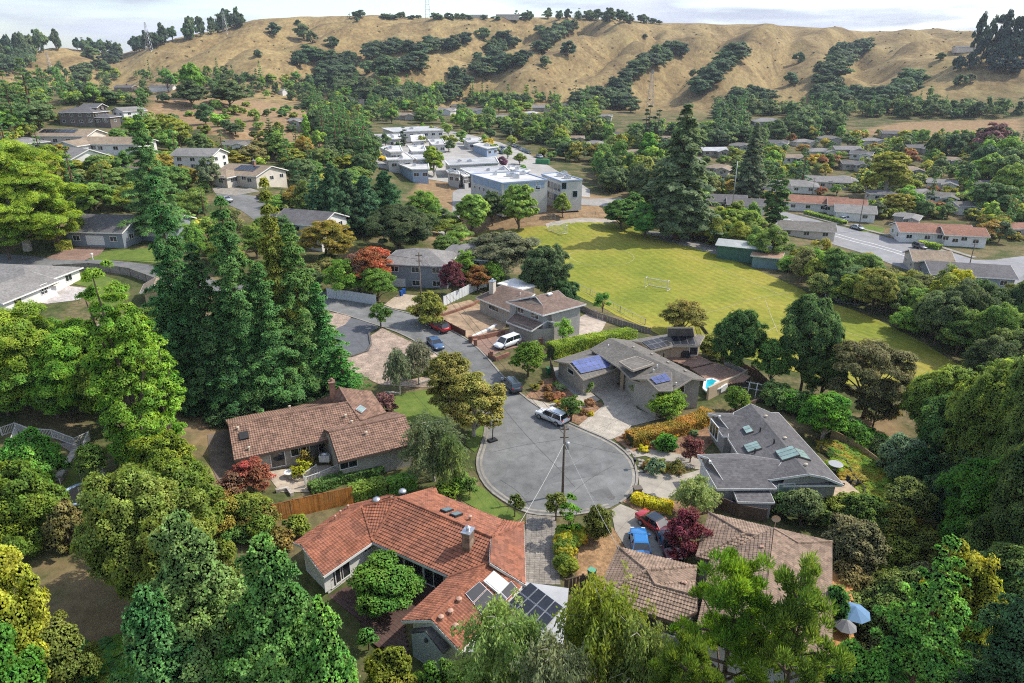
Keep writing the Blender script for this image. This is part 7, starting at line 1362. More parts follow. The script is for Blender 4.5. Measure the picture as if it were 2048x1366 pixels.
def car(sty, c, head, pm, label, roofm=None, group=None, name='parked_car'):
    L_, W_, H_, _, belt, st, gh = STY[sty]; root = empty(name, c, head); tag(root, label, 'car', group)
    vs = []; fs = []; hw = W_ / 2
    for x, z0, z1, w in st:
        w *= hw; zm = z0 + (z1 - z0) * .55; ring = [(x, -w * .86, z0), (x, -w, z0 + .12), (x, -w * 1.0, zm), (x, -w * .94, z1 - .05), (x, -w * .80, z1), (x, 0, z1 + .03), (x, w * .80, z1), (x, w * .94, z1 - .05), (x, w, zm), (x, w, z0 + .12), (x, w * .86, z0)]; vs += ring
    n = 11
    for i in range(len(st) - 1):
        for j in range(n): fs.append((i * n + j, (i + 1) * n + j, (i + 1) * n + (j + 1) % n, i * n + (j + 1) % n))
    fs += [tuple(range(n)), tuple((len(st) - 1) * n + j for j in range(n))[::-1]]
    o = mk('body', vs, fs, pm, root, True)
    x0, x1, x2, x3 = gh; zr = H_; zb = belt - .02; wb, wt = hw * .90, hw * .72
    g = B(); g.add([(x0, -wb, zb), (x3, -wb, zb - .03), (x3, wb, zb - .03), (x0, wb, zb), (x1, -wt, zr - .05), (x2, -wt, zr - .05), (x2, wt, zr - .05), (x1, wt, zr - .05)], [(0, 1, 5, 4), (1, 2, 6, 5), (2, 3, 7, 6), (3, 0, 4, 7), (4, 5, 6, 7)]); win = g.ob('windows', m_carglass, root)
    rf = B(); q = .06; rf.add([(x1 - .05, -wt - .03, zr - .06), (x2 + .05, -wt - .03, zr - .06), (x2 + .05, wt + .03, zr - .06), (x1 - .05, wt + .03, zr - .06), (x1 + .12, -wt * .82, zr), (x2 - .1, -wt * .82, zr), (x2 - .1, wt * .82, zr), (x1 + .12, wt * .82, zr)], [(0, 1, 5, 4), (1, 2, 6, 5), (2, 3, 7, 6), (3, 0, 4, 7), (4, 5, 6, 7), (3, 2, 1, 0)]); rf.ob('roof', roofm or pm, root)
    for s in (-1, 1):
        pb = B()
        for (a, b) in (((x0, wb, zb), (x1, wt, zr - .05)), ((x3, wb, zb - .03), (x2, wt, zr - .05)), (((x0 + x3) / 2 - .1, wb, zb), ((x1 + x2) / 2 - .1, wt, zr - .05))): pb.beam((a[0], s * (a[1] + .01), a[2]), (b[0], s * (b[1] + .01), b[2]), .07, .09)
        pb.ob('pillar', pm, root)
        mb = B(); mb.box((x3 - .3, s * (wb + .14), belt + .06), (.16, .2, .14)); mb.ob('mirror', pm, root)
        hb = B(); hb.box((L_ / 2 - .13, s * hw * .58, belt - .28 if sty != 'sedan' else .62), (.22, .36, .13)); hb.ob('headlight', m_lampw, root)
        tb = B(); tb.box((-L_ / 2 + .09, s * hw * .68, belt - .08), (.14, .26, .24)); tb.ob('tail_light', m_lampr, root)
        for x in (-L_ * .30, L_ * .31):
            r_ = .36 if sty != 'sedan' else .33; wv = []; tb = B(); tb.tube([(x, s * (hw - .2), r_), (x, s * (hw + .015), r_)], r_, 16); w = tb.ob('wheel', m_tyre, root, True); rb = B(); rb.tube([(x, s * (hw - .05), r_), (x, s * (hw + .025), r_)], r_ * .66, 12); rb.ob('rim', m_rim, w)
    bb = B(); bb.box((L_ / 2 - .08, 0, .42), (.14, W_ * .8, .18)); bb.ob('front_bumper', m_plast, root); bb = B(); bb.box((-L_ / 2 + .08, 0, .46), (.14, W_ * .8, .18)); bb.ob('rear_bumper', m_plast, root)
    if sty == 'suv':
        for s in (-1, 1): rb = B(); rb.beam((x1 + .1, s * wt * .9, zr + .04), (x2 - .1, s * wt * .9, zr + .04), .04, .04); rb.ob('roof_rail', m_plast, root)
    return root
def carpx(sty, a, b, pm, label, roofm=None, group=None, z=.06):
    "rear pixel a to front pixel b on the ground"
    p, q = G(*a), G(*b); c = (p + q) / 2; c.z = float(tz(c.x, c.y)) + z; return car(sty, c, math.atan2(q.y - p.y, q.x - p.x), pm, label, roofm, group)
red, white, silver = paint('red', (.42, .012, .014)), paint('white', (.72, .73, .74)), paint('silver', (.40, .42, .44)); blue, dark, cyan, maroon = paint('blue', (.05, .11, .22)), paint('dark_slate', (.045, .06, .07)), paint('bright_blue', (.015, .17, .45)), paint('maroon', (.10, .012, .018)); black = paint('black', (.012, .012, .014))
carpx('suv',(893,668),(865,653),red,'red SUV with dark roof parked beside the brick wall',black)
carpx('sedan',(858,681),(884,707),blue,'blue car parked by the bronze street tree')
carpx('suv',(1037,793),(1009,762),dark,'dark slate SUV parked on the narrow street')
carpx('suv',(1126,851),(1082,832),white,'white SUV with dark sunroof at the mouth of the cul-de-sac',None)
carpx('van',(1038,684),(990,701),white,'white minivan on the brick driveway')
carpx('sedan',(1289,1043),(1338,1075),red,'red sedan with black glass roof on the concrete driveway',m_carglass)
carpx('sedan',(1282,1118),(1276,1076),cyan,'bright blue car behind the tan garage roof'); carpx('sedan',(1328,1078),(1344,1118),maroon,'maroon car half under the burgundy maple',m_carglass)
carpx('sedan',(444,399),(462,407),silver,'silver car on the hill road'); carpx('sedan',(520,398),(540,394),black,'black car in the hill driveway bend'); carpx('suv',(526,405),(546,400),black,'second black car in the hill driveway bend')
carpx('suv',(1682,443),(1698,440),white,'white car in front of the grey garage'); carpx('sedan',(1706,456),(1722,461),silver,'silver car parked on the valley road'); carpx('suv',(1830,495),(1846,500),black,'black car at the valley road kerb'); carpx('van',(1572,402),(1586,398),white,'white van in a drive beyond the columnar tree'); carpx('sedan',(1438,366),(1454,362),dark,'dark car in the suburb side street'); carpx('sedan',(1440,373),(1456,370),maroon,'dark red car behind it in the suburb side street')
kk = K(700, 220, 4.876); CP = 'cars in the school car park'
for i, (x, y) in enumerate(((1560,345),(1600,358),(1622,372),(1650,385),(1680,400),(1705,412),(1735,425),(1480,375),(1495,392),(1515,405),(1545,420),(1480,430),(1655,492),(1630,480),(1850,470),(1870,458),(1400,425),(1360,440))):
    u, v = kk(x, y); a_ = rnd.choice([white, silver, dark, blue, black, white]); carpx(rnd.choice(['suv', 'sedan']), (u - 2.5, v - .9), (u + 2.5, v + .9), a_, 'parked car in the row at the school car park', None, CP)
# ------------------------------------------------------------------ poles, wires, towers
m_pole = mat('weathered_pole_wood', (.15, .115, .085), .9, .25, 2, .3); m_wire = mat('black_cable', (.05, .05, .05), .6); m_steel = mat('galvanised_steel', (.42, .43, .44), .5, metal=.6)
PT = {}
def pole(key, u, vb, vt, label, arm=1.8, lean=0, trans=False, name='utility_pole', thin=1.0, m=None):
    p = G(u, vb); r_ = ray(u, vt); H = CAM_H + p.y * r_.z / r_.y - p.z; root = empty(name, p); tag(root, label, 'pole'); b = B(); b.tube([(0, 0, -.4), (0, 0, H)], [.15 * thin, .10 * thin], 8); b.ob('shaft', m or m_pole, root, True)
    if arm:
        for dz in (.5, 1.5): b = B(); b.beam((-arm / 2, 0, H - dz), (arm / 2, 0, H - dz), .1, .12); a_ = b.ob('crossarm', m_pole, root); 
        for x in (-arm * .45, 0, arm * .45): b = B(); b.lathe((x, 0, H - .44), [(.05, 0), (.07, .1), (.03, .2)], 6); b.ob('insulator', m_steel, root)
    if trans: b = B(); b.lathe((.35, 0, H - 2.9), [(.24, 0), (.26, .1), (.26, .75), (.2, .85)], 10); b.ob('transformer', m_steel, root, True)
    PT[key] = p + Vector((0, 0, H)); return root
pole('a',1125,990,850,'weathered wooden pole standing in the cul-de-sac foreground',.9,trans=True); pole('b',845,650,505,'weathered wooden pole beside the brick wall on the street',1.2); pole('c',350,520,405,'wooden pole with transformer behind the redwoods',1.6,trans=True)
pole('d',1463,425,322,'tall slim lamp pole at the valley suburb',0,name='lamp_pole',m=m_steel); pole('e',1716,462,372,'wooden pole at the valley road bend',1.5); pole('f',1935,545,478,'reddish wooden pole at the road junction',1.5); pole('g',1624,392,355,'slim pole in the suburb gardens',1.2,thin=.8); pole('h',8,300,240,'pole with white lamp at the left picture edge',0,name='lamp_pole',m=m_steel); pole('i',842,330,290,'slim lamp pole in the school yard',0,name='lamp_pole',m=m_steel,thin=.6); pole('j',1022,300,262,'slim lamp pole at the school car park',0,name='lamp_pole',m=m_steel,thin=.6)
def wire(p, q, label, sag=.6, r_=.016, m=None, name='overhead_wire', group=None):
    p, q = Vector(p), Vector(q); pts = [p + (q - p) * t - Vector((0, 0, sag * 4 * t * (1 - t))) for t in np.linspace(0, 1, 15)]; b = B(); b.tube(pts, r_, 4); o = b.ob(name, m or m_wire); tag(o, label, 'wire', group); return o
X = Vector((.5, 0, -.5)); D_ = Vector((0, 0, -1.2))
wire(PT['a'] - X * .6, PT['b'] - X, 'upper wire between cul-de-sac pole and street pole', .7); wire(PT['a'] + X * Vector((.6,0,1)) if False else PT['a'] + Vector((.35,0,-.5)), PT['b'] + Vector((.5,0,-.5)), 'second wire between cul-de-sac pole and street pole', .8); wire(PT['a'] + D_, PT['b'] + D_, 'thick lower cable between cul-de-sac pole and street pole', .9, .03)
wire(PT['b'] + D_, PT['c'] + D_, 'thick cable from street pole to the transformer pole', .9, .03); wire(PT['b'] - X, PT['c'] - X, 'upper wire from street pole to the transformer pole', .7); wire(PT['e'] + Vector((0,0,-.5)), PT['f'] + Vector((0,0,-.5)), 'wire along the valley road', .8); wire(PT['c'] + Vector((0,0,-.5)), G(60, 470) + Vector((0,0,9)), 'wire leaving the transformer pole to the left', .6)
m_drop = mat('pale_service_cable', (.55, .53, .48), .6)
wire(PT['a'] + Vector((0,0,-2.2)), P(1040,1045,4.2), 'pale service cable from the pole to the red tile roof', .3, .022, m_drop); wire(PT['a'] + Vector((0,0,-2.2)), P(1238,1098,3.4), 'pale service cable from the pole to the tan tile roof', .3, .022, m_drop); wire(PT['a'] + Vector((0,0,-1.9)), P(1300,805,3.0), 'thin cable from the pole to the taupe house', .5, .014); wire(PT['a'] + Vector((0,0,-1.9)), P(1425,935,3.2), 'thin cable from the pole to the grey shingle house', .4, .014); wire(PT['b'] + D_, P(985,590,5), 'thin cable from street pole to the brown-roofed house', .4, .014); wire(PT['b'] + D_, P(848,525,7), 'thin cable from street pole to the blue-grey house', .2, .014)
def tower(u, vb, H, w, label):
    p = G(u, vb); b = B(); lv = np.linspace(0, 1, 8)
    def c(t, i): s = w / 2 * (1 - t * .82); return (p.x + (-s, s, s, -s)[i], p.y + (-s, -s, s, s)[i], p.z + H * t)
    for i in range(4):
        for a, d in zip(lv[:-1], lv[1:]): b.tube([c(a, i), c(d, i)], w * .022, 4, cap=False); b.tube([c(a, i), c(d, (i + 1) % 4)], w * .012, 4, cap=False); b.tube([c(d, i), c(d, (i + 1) % 4)], w * .012, 4, cap=False)
    o = b.ob('lattice_tower', m_steel); tag(o, label, 'tower')
    return o
tower(1300,215,32,6,'steel lattice pylon below the golden spur'); tower(856,40,46,7,'steel lattice mast standing on the ridge'); tower(300,104,30,6,'lattice pylon on the left shoulder of the hills'); tower(452,70,30,6,'lattice pylon beside the dark ridge trees'); tower(103,150,24,5,'lattice pylon on the left golden hill')
# ------------------------------------------------------------------ fences, walls and railings
def bfence(pts, hgt, bw, label, m, mp=None, gap=.012, post=2.4, cap=True, name='board_fence', cat='fence', z=0.0, tint=None):
    "board fence: every board and post a part of its own, sharing one mesh"
    g = [G(*p) for p in pts]; root = empty(name, g[0]); tag(root, label, cat); me = bpy.data.meshes.new('board'); b = B(); b.box((0, 0, hgt / 2), (bw - gap, .022, hgt)); me.from_pydata(b.v, [], b.f); me.materials.append(m)
    pm = bpy.data.meshes.new('post'); b = B(); b.box((0, 0, hgt / 2 + .04), (.11, .11, hgt + .12)); pm.from_pydata(b.v, [], b.f); pm.materials.append(mp or m)
    for a, c in zip(g[:-1], g[1:]):
        d = c - a; L_ = math.hypot(d.x, d.y); rz = math.atan2(d.y, d.x); n = max(1, int(L_ / bw))
        for i in range(n):
            t = (i + .5) / n; x, y = a.x + d.x * t, a.y + d.y * t; o = link('board', me, root, (x - g[0].x, y - g[0].y, float(tz(x, y)) - g[0].z + z)); o.rotation_euler = (rnd.uniform(-.012, .012), 0, rz + rnd.uniform(-.02, .02)); o.scale = (1, 1, rnd.uniform(.985, 1.01))
            if tint: q = rnd.uniform(.78, 1.15); o.color = (tint[0] * q, tint[1] * q, tint[2] * q, 1)
        k_ = max(1, round(L_ / post)); nn = Vector((-d.y, d.x, 0)).normalized() * .07
        for i in range(k_ + 1): x, y = a.x + d.x * i / k_ + nn.x, a.y + d.y * i / k_ + nn.y; o = link('post', pm, root, (x - g[0].x, y - g[0].y, float(tz(x, y)) - g[0].z + z)); o.rotation_euler = (0, 0, rz)
        for hz in ((hgt - .02,) if cap else ()) + (hgt * .25,):
            b = B(); m_ = max(1, int(L_ / 2))
            for i in range(m_):
                p0, p1 = a + d * (i / m_), a + d * ((i + 1) / m_); p0.z = float(tz(p0.x, p0.y)); p1.z = float(tz(p1.x, p1.y)); b.beam(p0 - g[0] + Vector((nn.x * .6, nn.y * .6, hz + z)), p1 - g[0] + Vector((nn.x * .6, nn.y * .6, hz + z)), .09, .06)
            b.ob('rail', mp or m, root)
    return root
m_cedarb = mat('stained_cedar_boards', (1, 1, 1), .7, .22, 5, .2, objcol=True); m_cedarp = mat('stained_cedar_posts', (.22, .09, .035), .75, .2, 4)
bfence([(549,1044),(590,1034),(640,1022),(707,1007)], 2.1, .21, 'bright orange-brown cedar fence between the two tile-roofed houses', m_cedarb, m_cedarp, tint=(.58, .22, .045))
m_wf = mat('white_fence_paint', (.62, .63, .63), .7, .06, 1); m_grey = mat('weathered_grey_boards', (.24, .21, .18), .85, .2, 3); m_brownf = mat('dark_brown_boards', (.11, .075, .055), .85, .2, 3)
bfence([(655,596),(700,602),(752,610)], 2.0, .3, 'white board fence along the street below the rust-orange tree', m_wf); bfence([(888,612),(930,592),(992,566)], 1.9, .9, 'white panel fence climbing behind the brown-roofed house', m_wf, post=1.8)
bfence([(848,634),(890,651),(930,672)], 1.0, .3, 'low dark red fence wall beside the red SUV', mat('dark_red_boards', (.13, .05, .04), .85, .2, 3), m_brownf)
bfence([(1440,722),(1475,735),(1510,756)], 1.3, .3, 'dark brown fence at the edge of the wooden deck', m_brownf); bfence([(1500,745),(1545,790),(1600,815)], 1.5, .4, 'dark fence below the pool terrace', m_brownf); bfence([(1405,1030),(1440,1020),(1475,1035),(1530,1045)], 1.6, .3, 'dark brown fence between grey house and tan roof', m_brownf)
bfence([(1130,1190),(1165,1180),(1195,1190)], 1.7, .3, 'dark gate fence beside the tan garage', m_brownf); bfence([(1660,880),(1700,900),(1760,945)], 1.6, .35, 'tan board fence at the foot of the slope shrubs', mat('tan_fence_boards', (.40, .28, .16), .85, .2, 3)); bfence([(330,560),(310,570),(262,552),(180,541),(110,545)], 1.6, .35, 'weathered dark fence behind the curved back lawn', m_grey); bfence([(205,662),(240,650)], 1.2, .3, 'weathered grey fence beside the poplar', m_grey); bfence([(1100,735),(1108,765)], 1.6, .3, 'dark side fence of the taupe garage', m_brownf); bfence([(1140,612),(1190,635),(1250,655),(1300,668)], 1.2, .5, 'weathered fence along the near field edge', m_grey)
def railing(pts, hgt, label, m, z=0.0, step=.16, name='railing'):
    g = [G(*p) for p in pts]; root = empty(name, g[0]); tag(root, label, 'railing'); pk = B(); o0 = g[0]
    for a, c in zip(g[:-1], g[1:]):
        a, c = a.copy(), c.copy(); d = c - a; L_ = math.hypot(d.x, d.y); n = max(2, int(L_ / step)); rz = math.atan2(d.y, d.x); up = Vector((0, 0, 1))
        b = B(); b.beam(a - o0 + up * (hgt + z), c - o0 + up * (hgt + z), .09, .06); b.ob('top_rail', m, root); b = B(); b.beam(a - o0 + up * (.12 + z), c - o0 + up * (.12 + z), .05, .05); b.ob('bottom_rail', m, root)
        for i in range(n): p = a - o0 + d * ((i + .5) / n) + up * (hgt / 2 + z); pk.box(p, (.045, .045, hgt - .05), rz)
        for p in (a, c): b = B(); b.box(p - o0 + up * (hgt / 2 + z), (.12, .12, hgt + .2), rz); b.ob('post', m, root)
    kind(pk.ob('balusters', m, root), 'stuff'); return root
m_railw = mat('white_railing_paint', (.58, .56, .52), .7, .08, 1); m_raild = mat('dark_railing', (.06, .055, .05), .6)
railing([(5,872),(34,862),(62,873),(107,876),(152,893),(180,880),(170,905),(213,960),(208,985),(178,1040)], 1.1, 'white railing zigzagging round the turf lawn and trampoline', m_railw); railing([(0,945),(22,905),(36,868)], 1.1, 'white railing down the steps at the left picture edge', m_railw)
railing([(608,962),(634,945)], 1.0, 'white stair rail on the patio side of the tiled house', m_railw); railing([(612,975),(640,965),(682,947)], 1.0, 'white deck railing in front of the tiled house', m_railw, z=.3)
railing([(1640,905),(1690,935),(1705,965),(1728,990),(1722,1008),(1660,1008)], 1.0, 'dark railing round the grey house deck', m_raild); railing([(1396,650),(1432,700),(1440,720)], 1.0, 'thin dark railing at the taupe house terrace', m_raild); railing([(172,672),(215,655)], 1.0, 'white railing of the terrace below the patio', m_railw); railing([(1150,575),(1180,590),(1205,605),(1240,625),(1290,650)], 1.2, 'thin wire fence along the near field edge', m_steel, step=2.0, name='wire_fence'); railing([(330,222),(400,226),(440,228)], 1.4, 'thin wire fence across the bare slope', m_steel, step=2.5, name='wire_fence')
railing([(1040,445),(1110,440),(1190,434),(1250,438)], 1.6, 'tall wire fence behind the far goal', m_steel, step=2.2, name='wire_fence')
def lowwall(pts, w, hgt, label, m, name='retaining_wall'):
    q = gpoly(pts); o = ribbon(name, q, w, 0, m, hgt); tag(o, label, 'wall'); return o
m_bw = mat('red_brick_wall', (.30, .15, .10), .9, .25, 3, .4, extra=seams(.25, .09, .01, 0, .012, .6)); m_stone = mat('garden_stone', (.36, .32, .27), .9, .3, 2, .5); m_stw = mat('tan_stucco_wall', (.46, .36, .25), .9, .1, .8)
lowwall([(938,683),(975,676),(1008,668)], .5, .8, 'low red brick wall along the driveway of the white van', m_bw); lowwall([(978,712),(992,722),(1018,712)], .4, .7, 'short brick wall in front of the white van', m_bw); lowwall([(860,640),(905,626),(945,612),(958,602)], .4, .5, 'brick planter wall in the dug garden', m_bw); lowwall([(946,676),(980,660),(992,652)], .6, .4, 'pale plaster wall top in the dug garden', m_trim)
lowwall([(838,770),(870,760),(905,768),(925,790),(930,815)], .4, .4, 'curved stone edging round the shaded lawn', m_stone); lowwall([(770,788),(800,790)], .4, .4, 'short stone edging by the bare reddish shrub', m_stone); lowwall([(118,962),(135,935),(152,905)], .7, .5, 'pale stone wall along the turf lawn', m_stone); lowwall([(552,985),(575,980),(585,992)], .4, .4, 'curved stone edging at the patio foot', m_stone); lowwall([(738,666),(742,690),(735,703),(706,713),(680,718)], .3, .25, 'dark stone edging of the asphalt driveway', mat('dark_edging', (.12, .11, .10), .9, .2, 2))
lowwall([(1414,800),(1470,775),(1492,762)], .3, 2.0, 'tall tan stucco wall round the pool terrace', m_stw, 'garden_wall'); lowwall([(1447,742),(1468,752),(1488,762)], .3, 1.9, 'taupe stucco wall behind the pool', m_stucco, 'garden_wall'); lowwall([(1450,832),(1490,815),(1525,800)], .3, .6, 'low wooden retaining wall behind the shingle roof', m_brownf)
for u, v in ((941,686),(951,692),(983,716),(1082,690),(1094,686)): p = G(u, v); b = B(); b.box((p.x, p.y, p.z + .55), (.55, .55, 1.2)); b.box((p.x, p.y, p.z + 1.19), (.68, .68, .1)); tag(b.ob('brick_pillar', m_bw), 'red brick pillar flanking the van driveway', 'pillar', 'brick pillars at the van driveway')
# ------------------------------------------------------------------ hedges
def hedge(pts, w, hgt, label, cols, leaf=.2, name='hedge'):
    q = gpoly(pts); r = np.random.default_rng(len(label)); P_, N_ = [], []
    g0 = G(*pts[0])
    for a, b in zip(q[:-1], q[1:]):
        a, b = np.array(a), np.array(b); d = b - a; L_ = np.hypot(*d); d /= L_; n2 = np.array([-d[1], d[0]]); m = int((L_ * (w + 2 * hgt)) * 2.6 / (leaf * leaf * .5)); s = r.uniform(0, 1, m); fc = r.choice(3, m, p=[w / (w + 2 * hgt), hgt / (w + 2 * hgt), hgt / (w + 2 * hgt)]); t = r.uniform(-.5, .5, m) * w; hz = r.uniform(.02, 1, m) * hgt
        off = np.where(fc == 0, t, np.where(fc == 1, -w / 2, w / 2)); z = np.where(fc == 0, hgt, hz); bulge = (vnoise(s * L_ / 1.3, z * 1.2 + fc * 5, 4) - .5) * .35 + r.normal(0, .05, m)
        nr = np.where((fc == 0)[:, None], [0, 0, 1.], np.where((fc == 1)[:, None], [-n2[0], -n2[1], .25], [n2[0], n2[1], .25])); pos = np.stack([a[0] + d[0] * L_ * s + n2[0] * off, a[1] + d[1] * L_ * s + n2[1] * off, z], -1); pos[:, 2] += tz(pos[:, 0], pos[:, 1]); P_.append(pos + nr * bulge[:, None]); N_.append(unit(nr + rdir(m, r) * .75))
    pos, nr = np.concatenate(P_) - np.array(g0), np.concatenate(N_); V_, F_ = leaves(pos, nr, leaf * 1.15, leaf * .8, r); o = link(name, npmesh(name, V_, F_, [m_leaf]), None, g0); o.color = (*[c * FOL for c in cols], 1)
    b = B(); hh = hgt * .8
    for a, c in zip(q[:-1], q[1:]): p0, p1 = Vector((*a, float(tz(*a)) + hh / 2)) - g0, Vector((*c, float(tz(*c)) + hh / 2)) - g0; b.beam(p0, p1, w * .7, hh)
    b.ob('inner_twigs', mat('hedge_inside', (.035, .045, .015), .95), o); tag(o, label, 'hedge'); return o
hedge([(1100,716),(1150,704),(1210,693),(1264,683)], 2.2, 2.3, 'tall clipped hedge behind the blue solar panels', (.12, .155, .022)); hedge([(1258,890),(1300,880),(1350,868),(1400,850),(1414,838)], 1.9, 1.5, 'long rounded orange-green hedge between the two grey-roofed houses', (.17, .115, .025)); hedge([(112,500),(146,496)], 1.8, 1.6, 'square olive hedge beside the grey house driveway', (.15, .16, .03))
hedge([(700,1000),(730,992),(772,982)], 1.6, 1.5, 'clipped hedge behind the orange fence end', (.09, .13, .025)); hedge([(775,985),(830,970)], 1.5, 1.4, 'second clipped hedge at the wall of the tiled house', (.075, .14, .025)); hedge([(620,985),(680,965),(735,950),(765,955)], 1.4, .9, 'low dark hedge under the deck railing', (.06, .10, .025)); hedge([(1265,1000),(1290,1010),(1345,1022)], 1.3, .8, 'low yellow hedge at the concrete driveway', (.26, .23, .02)); hedge([(1610,428),(1660,441),(1690,450)], 1.6, 1.2, 'vineyard-like hedge row on the valley road', (.10, .14, .03), .5); hedge([(1835,492),(1880,500)], 2, 1.5, 'hedge in front of the orange-roofed house', (.12, .16, .03), .5); hedge([(815,756),(850,748),(875,752)], 1.2, 1.0, 'low hedge at the edge of the gravel yard', (.09, .12, .025))
# ------------------------------------------------------------------ decks, pool and garden things
def deck(pts, z, label, m, bw=.16, rot=0.0, th=.12, name='deck', cat='deck'):
    "boards as separate parts over an xy outline at height z"
    q = [P(u, v, z) for u, v in pts]; poly = [(p.x, p.y) for p in q]; c = sum(q, Vector()) / len(q); root = empty(name, (c.x, c.y, z)); tag(root, label, cat); co, si = math.cos(rot), math.sin(rot)
    loc = [((x - c.x) * co + (y - c.y) * si, -(x - c.x) * si + (y - c.y) * co) for x, y in poly]; v0, v1 = min(p[1] for p in loc), max(p[1] for p in loc); n = int((v1 - v0) / bw)
    for i in range(n):
        y = v0 + (i + .5) * bw; xs = sorted(a[0] + (b[0] - a[0]) * (y - a[1]) / (b[1] - a[1]) for a, b in zip(loc, loc[1:] + loc[:1]) if (a[1] > y) != (b[1] > y))
        for x0, x1 in zip(xs[::2], xs[1::2]):
            b = B(); xm = (x0 + x1) / 2; b.box((xm * co - y * si, xm * si + y * co, -th / 2 + rnd.uniform(-.006, .006)), (x1 - x0, bw - .016, th), rot); o = b.ob('plank', m, root); qv = rnd.uniform(.8, 1.15); o.color = (qv, qv, qv, 1)
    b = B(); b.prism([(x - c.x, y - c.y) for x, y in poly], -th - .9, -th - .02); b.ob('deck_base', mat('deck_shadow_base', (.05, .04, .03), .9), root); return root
m_deckd = mat('dark_stained_deck', (.105, .062, .052), .7, .2, 2, objcol=False); m_deckb = mat('reddish_deck', (.27, .165, .115), .75, .18, 2); m_decko = mat('orange_deck', (.50, .24, .08), .7, .18, 2); m_deckt = mat('tan_deck', (.46, .35, .24), .8, .15, 2)
k = K(500, 950, 2.926)
deck([k(*q) for q in ((450,690),(720,440),(1150,640),(900,860),(930,1050),(740,1000),(620,820))], .12, 'dark stained wooden deck filling the courtyard of the red-tiled house', m_deckd, .3, R(-40)); deck([k(*q) for q in ((150,290),(520,190),(640,190),(260,390),(150,350))], .12, 'small dark side deck between the orange fence and the red roof', m_deckd, .3, R(-12))
k = K(1080, 640, 4.6545)
deck([k(*q) for q in ((1390,440),(1625,392),(1960,520),(1900,575),(1700,600),(1560,560))], .3, 'reddish wooden deck behind the taupe house', m_deckb, .32, R(-28)); deck([k(*q) for q in ((1170,355),(1480,330),(1610,395),(1420,440),(1300,400))], .5, 'upper wooden terrace with the black grill', m_deckb, .32, R(-28))
deck([(1640,965),(1690,960),(1728,992),(1722,1010),(1655,1010)], -.6, 'tan wooden deck at the end of the grey house', m_deckt, .3, R(-5)); deck([(1662,1140),(1700,1150),(1710,1260),(1690,1330),(1660,1330)], .4, 'orange-stained wooden deck beside the tan roof', m_decko, .28, R(80)); deck([(650,950),(682,925),(690,945),(640,968)], .9, 'small grey deck in front of the tiled house', m_grey, .25, R(20))
q = [P(*k(*p), .25) for p in ((1540,560),(1600,550),(1665,575),(1625,600),(1690,632),(1560,668),(1525,640))]; c = sum(q, Vector()) / len(q); pr = empty('swimming_pool', c); tag(pr, 'turquoise swimming pool at the end of the taupe house', 'pool'); poly = [(p.x - c.x, p.y - c.y) for p in q]
def pool_water(m, t, b, geo): b.inputs['Coat Weight'].default_value = .6
b = B(); b.prism(poly, -.3, .06); b.ob('water', mat('pool_water', (.02, .42, .50), .08, .15, 1.2, .15, spec=.8), pr); b = B()
for i in range(len(poly)): b.beam((*poly[i], .04), (*poly[(i + 1) % len(poly)], .04), .4, .16)
b.ob('coping', m_trim, pr)
q = [P(*k(*p), .3) for p in ((1625,590),(1650,572),(1750,600),(1690,632))]; b = B(); b.prism([(p.x, p.y) for p in q], -.5, .42); tag(b.ob('pool_cover_box', m_trim), 'white slatted cover bench beside the pool', 'bench')
lay('turf_lawn', [(150,912),(172,912),(207,962),(190,985),(150,1000),(118,985)], .07, mat('artificial_turf', (.12, .15, .03), .95, .15, .8, .4), 1.2); lay('deck_steps', [(115,888),(150,885),(178,905),(168,918),(150,910)], .06, m_grey, 1.2)
def tagm(b, name, m, label, cat, group=None, smooth=False): return tag(b.ob(name, m, None, smooth), label, cat, group)
p = G(168,1000); tr = empty('trampoline', p); tag(tr, 'dark trampoline with pale blue rim at the end of the turf lawn', 'trampoline'); b = B(); b.lathe((0, 0, .8), [(1.75, 0), (1.75, .02), (.01, .03)], 24); b.ob('mat', m_plast, tr); b = B(); ring = [(2 * math.cos(a), 2 * math.sin(a), .82) for a in np.linspace(0, 6.283, 25)]; b.tube(ring, .16, 6); b.ob('rim_pad', mat('pale_blue_pad', (.30, .40, .52), .6), tr, True)
for i in range(6): a = i * 1.047; b = B(); b.tube([(1.95 * math.cos(a), 1.95 * math.sin(a), 0), (1.95 * math.cos(a), 1.95 * math.sin(a), 2.6)], .03, 5); b.ob('net_pole', m_steel, tr)
p = G(985,882); bh = empty('basketball_hoop', p, R(-58)); tag(bh, 'portable basketball hoop standing at the kerb', 'basketball hoop'); b = B(); b.box((0, 0, .12), (.8, 1.1, .24)); b.ob('base', m_plast, bh); b = B(); b.tube([(0, 0, .2), (.1, 0, 1.6), (.35, 0, 2.9)], .06, 6); b.ob('pole', m_plast, bh); b = B(); b.box((.55, 0, 3.1), (.05, 1.25, .8)); bd = b.ob('backboard', m_trim, bh); b = B()
for y, z, w_, h_ in ((0, 3.5, 1.25, .06), (0, 2.7, 1.25, .06), (-.6, 3.1, .06, .8), (.6, 3.1, .06, .8), (0, 3.15, .5, .05)): b.box((.56, y, z), (.07, w_, h_))
b.ob('board_frame', m_plast, bd); b = B(); b.tube([(.8 + .22 * math.cos(a), .22 * math.sin(a), 2.85) for a in np.linspace(0, 6.283, 13)], .02, 5); b.ob('rim', mat('orange_rim', (.6, .12, .02), .5), bh); b = B(); b.beam((.35, 0, 2.9), (.55, 0, 3.0), .06, .06); b.ob('bracket', m_plast, bh)
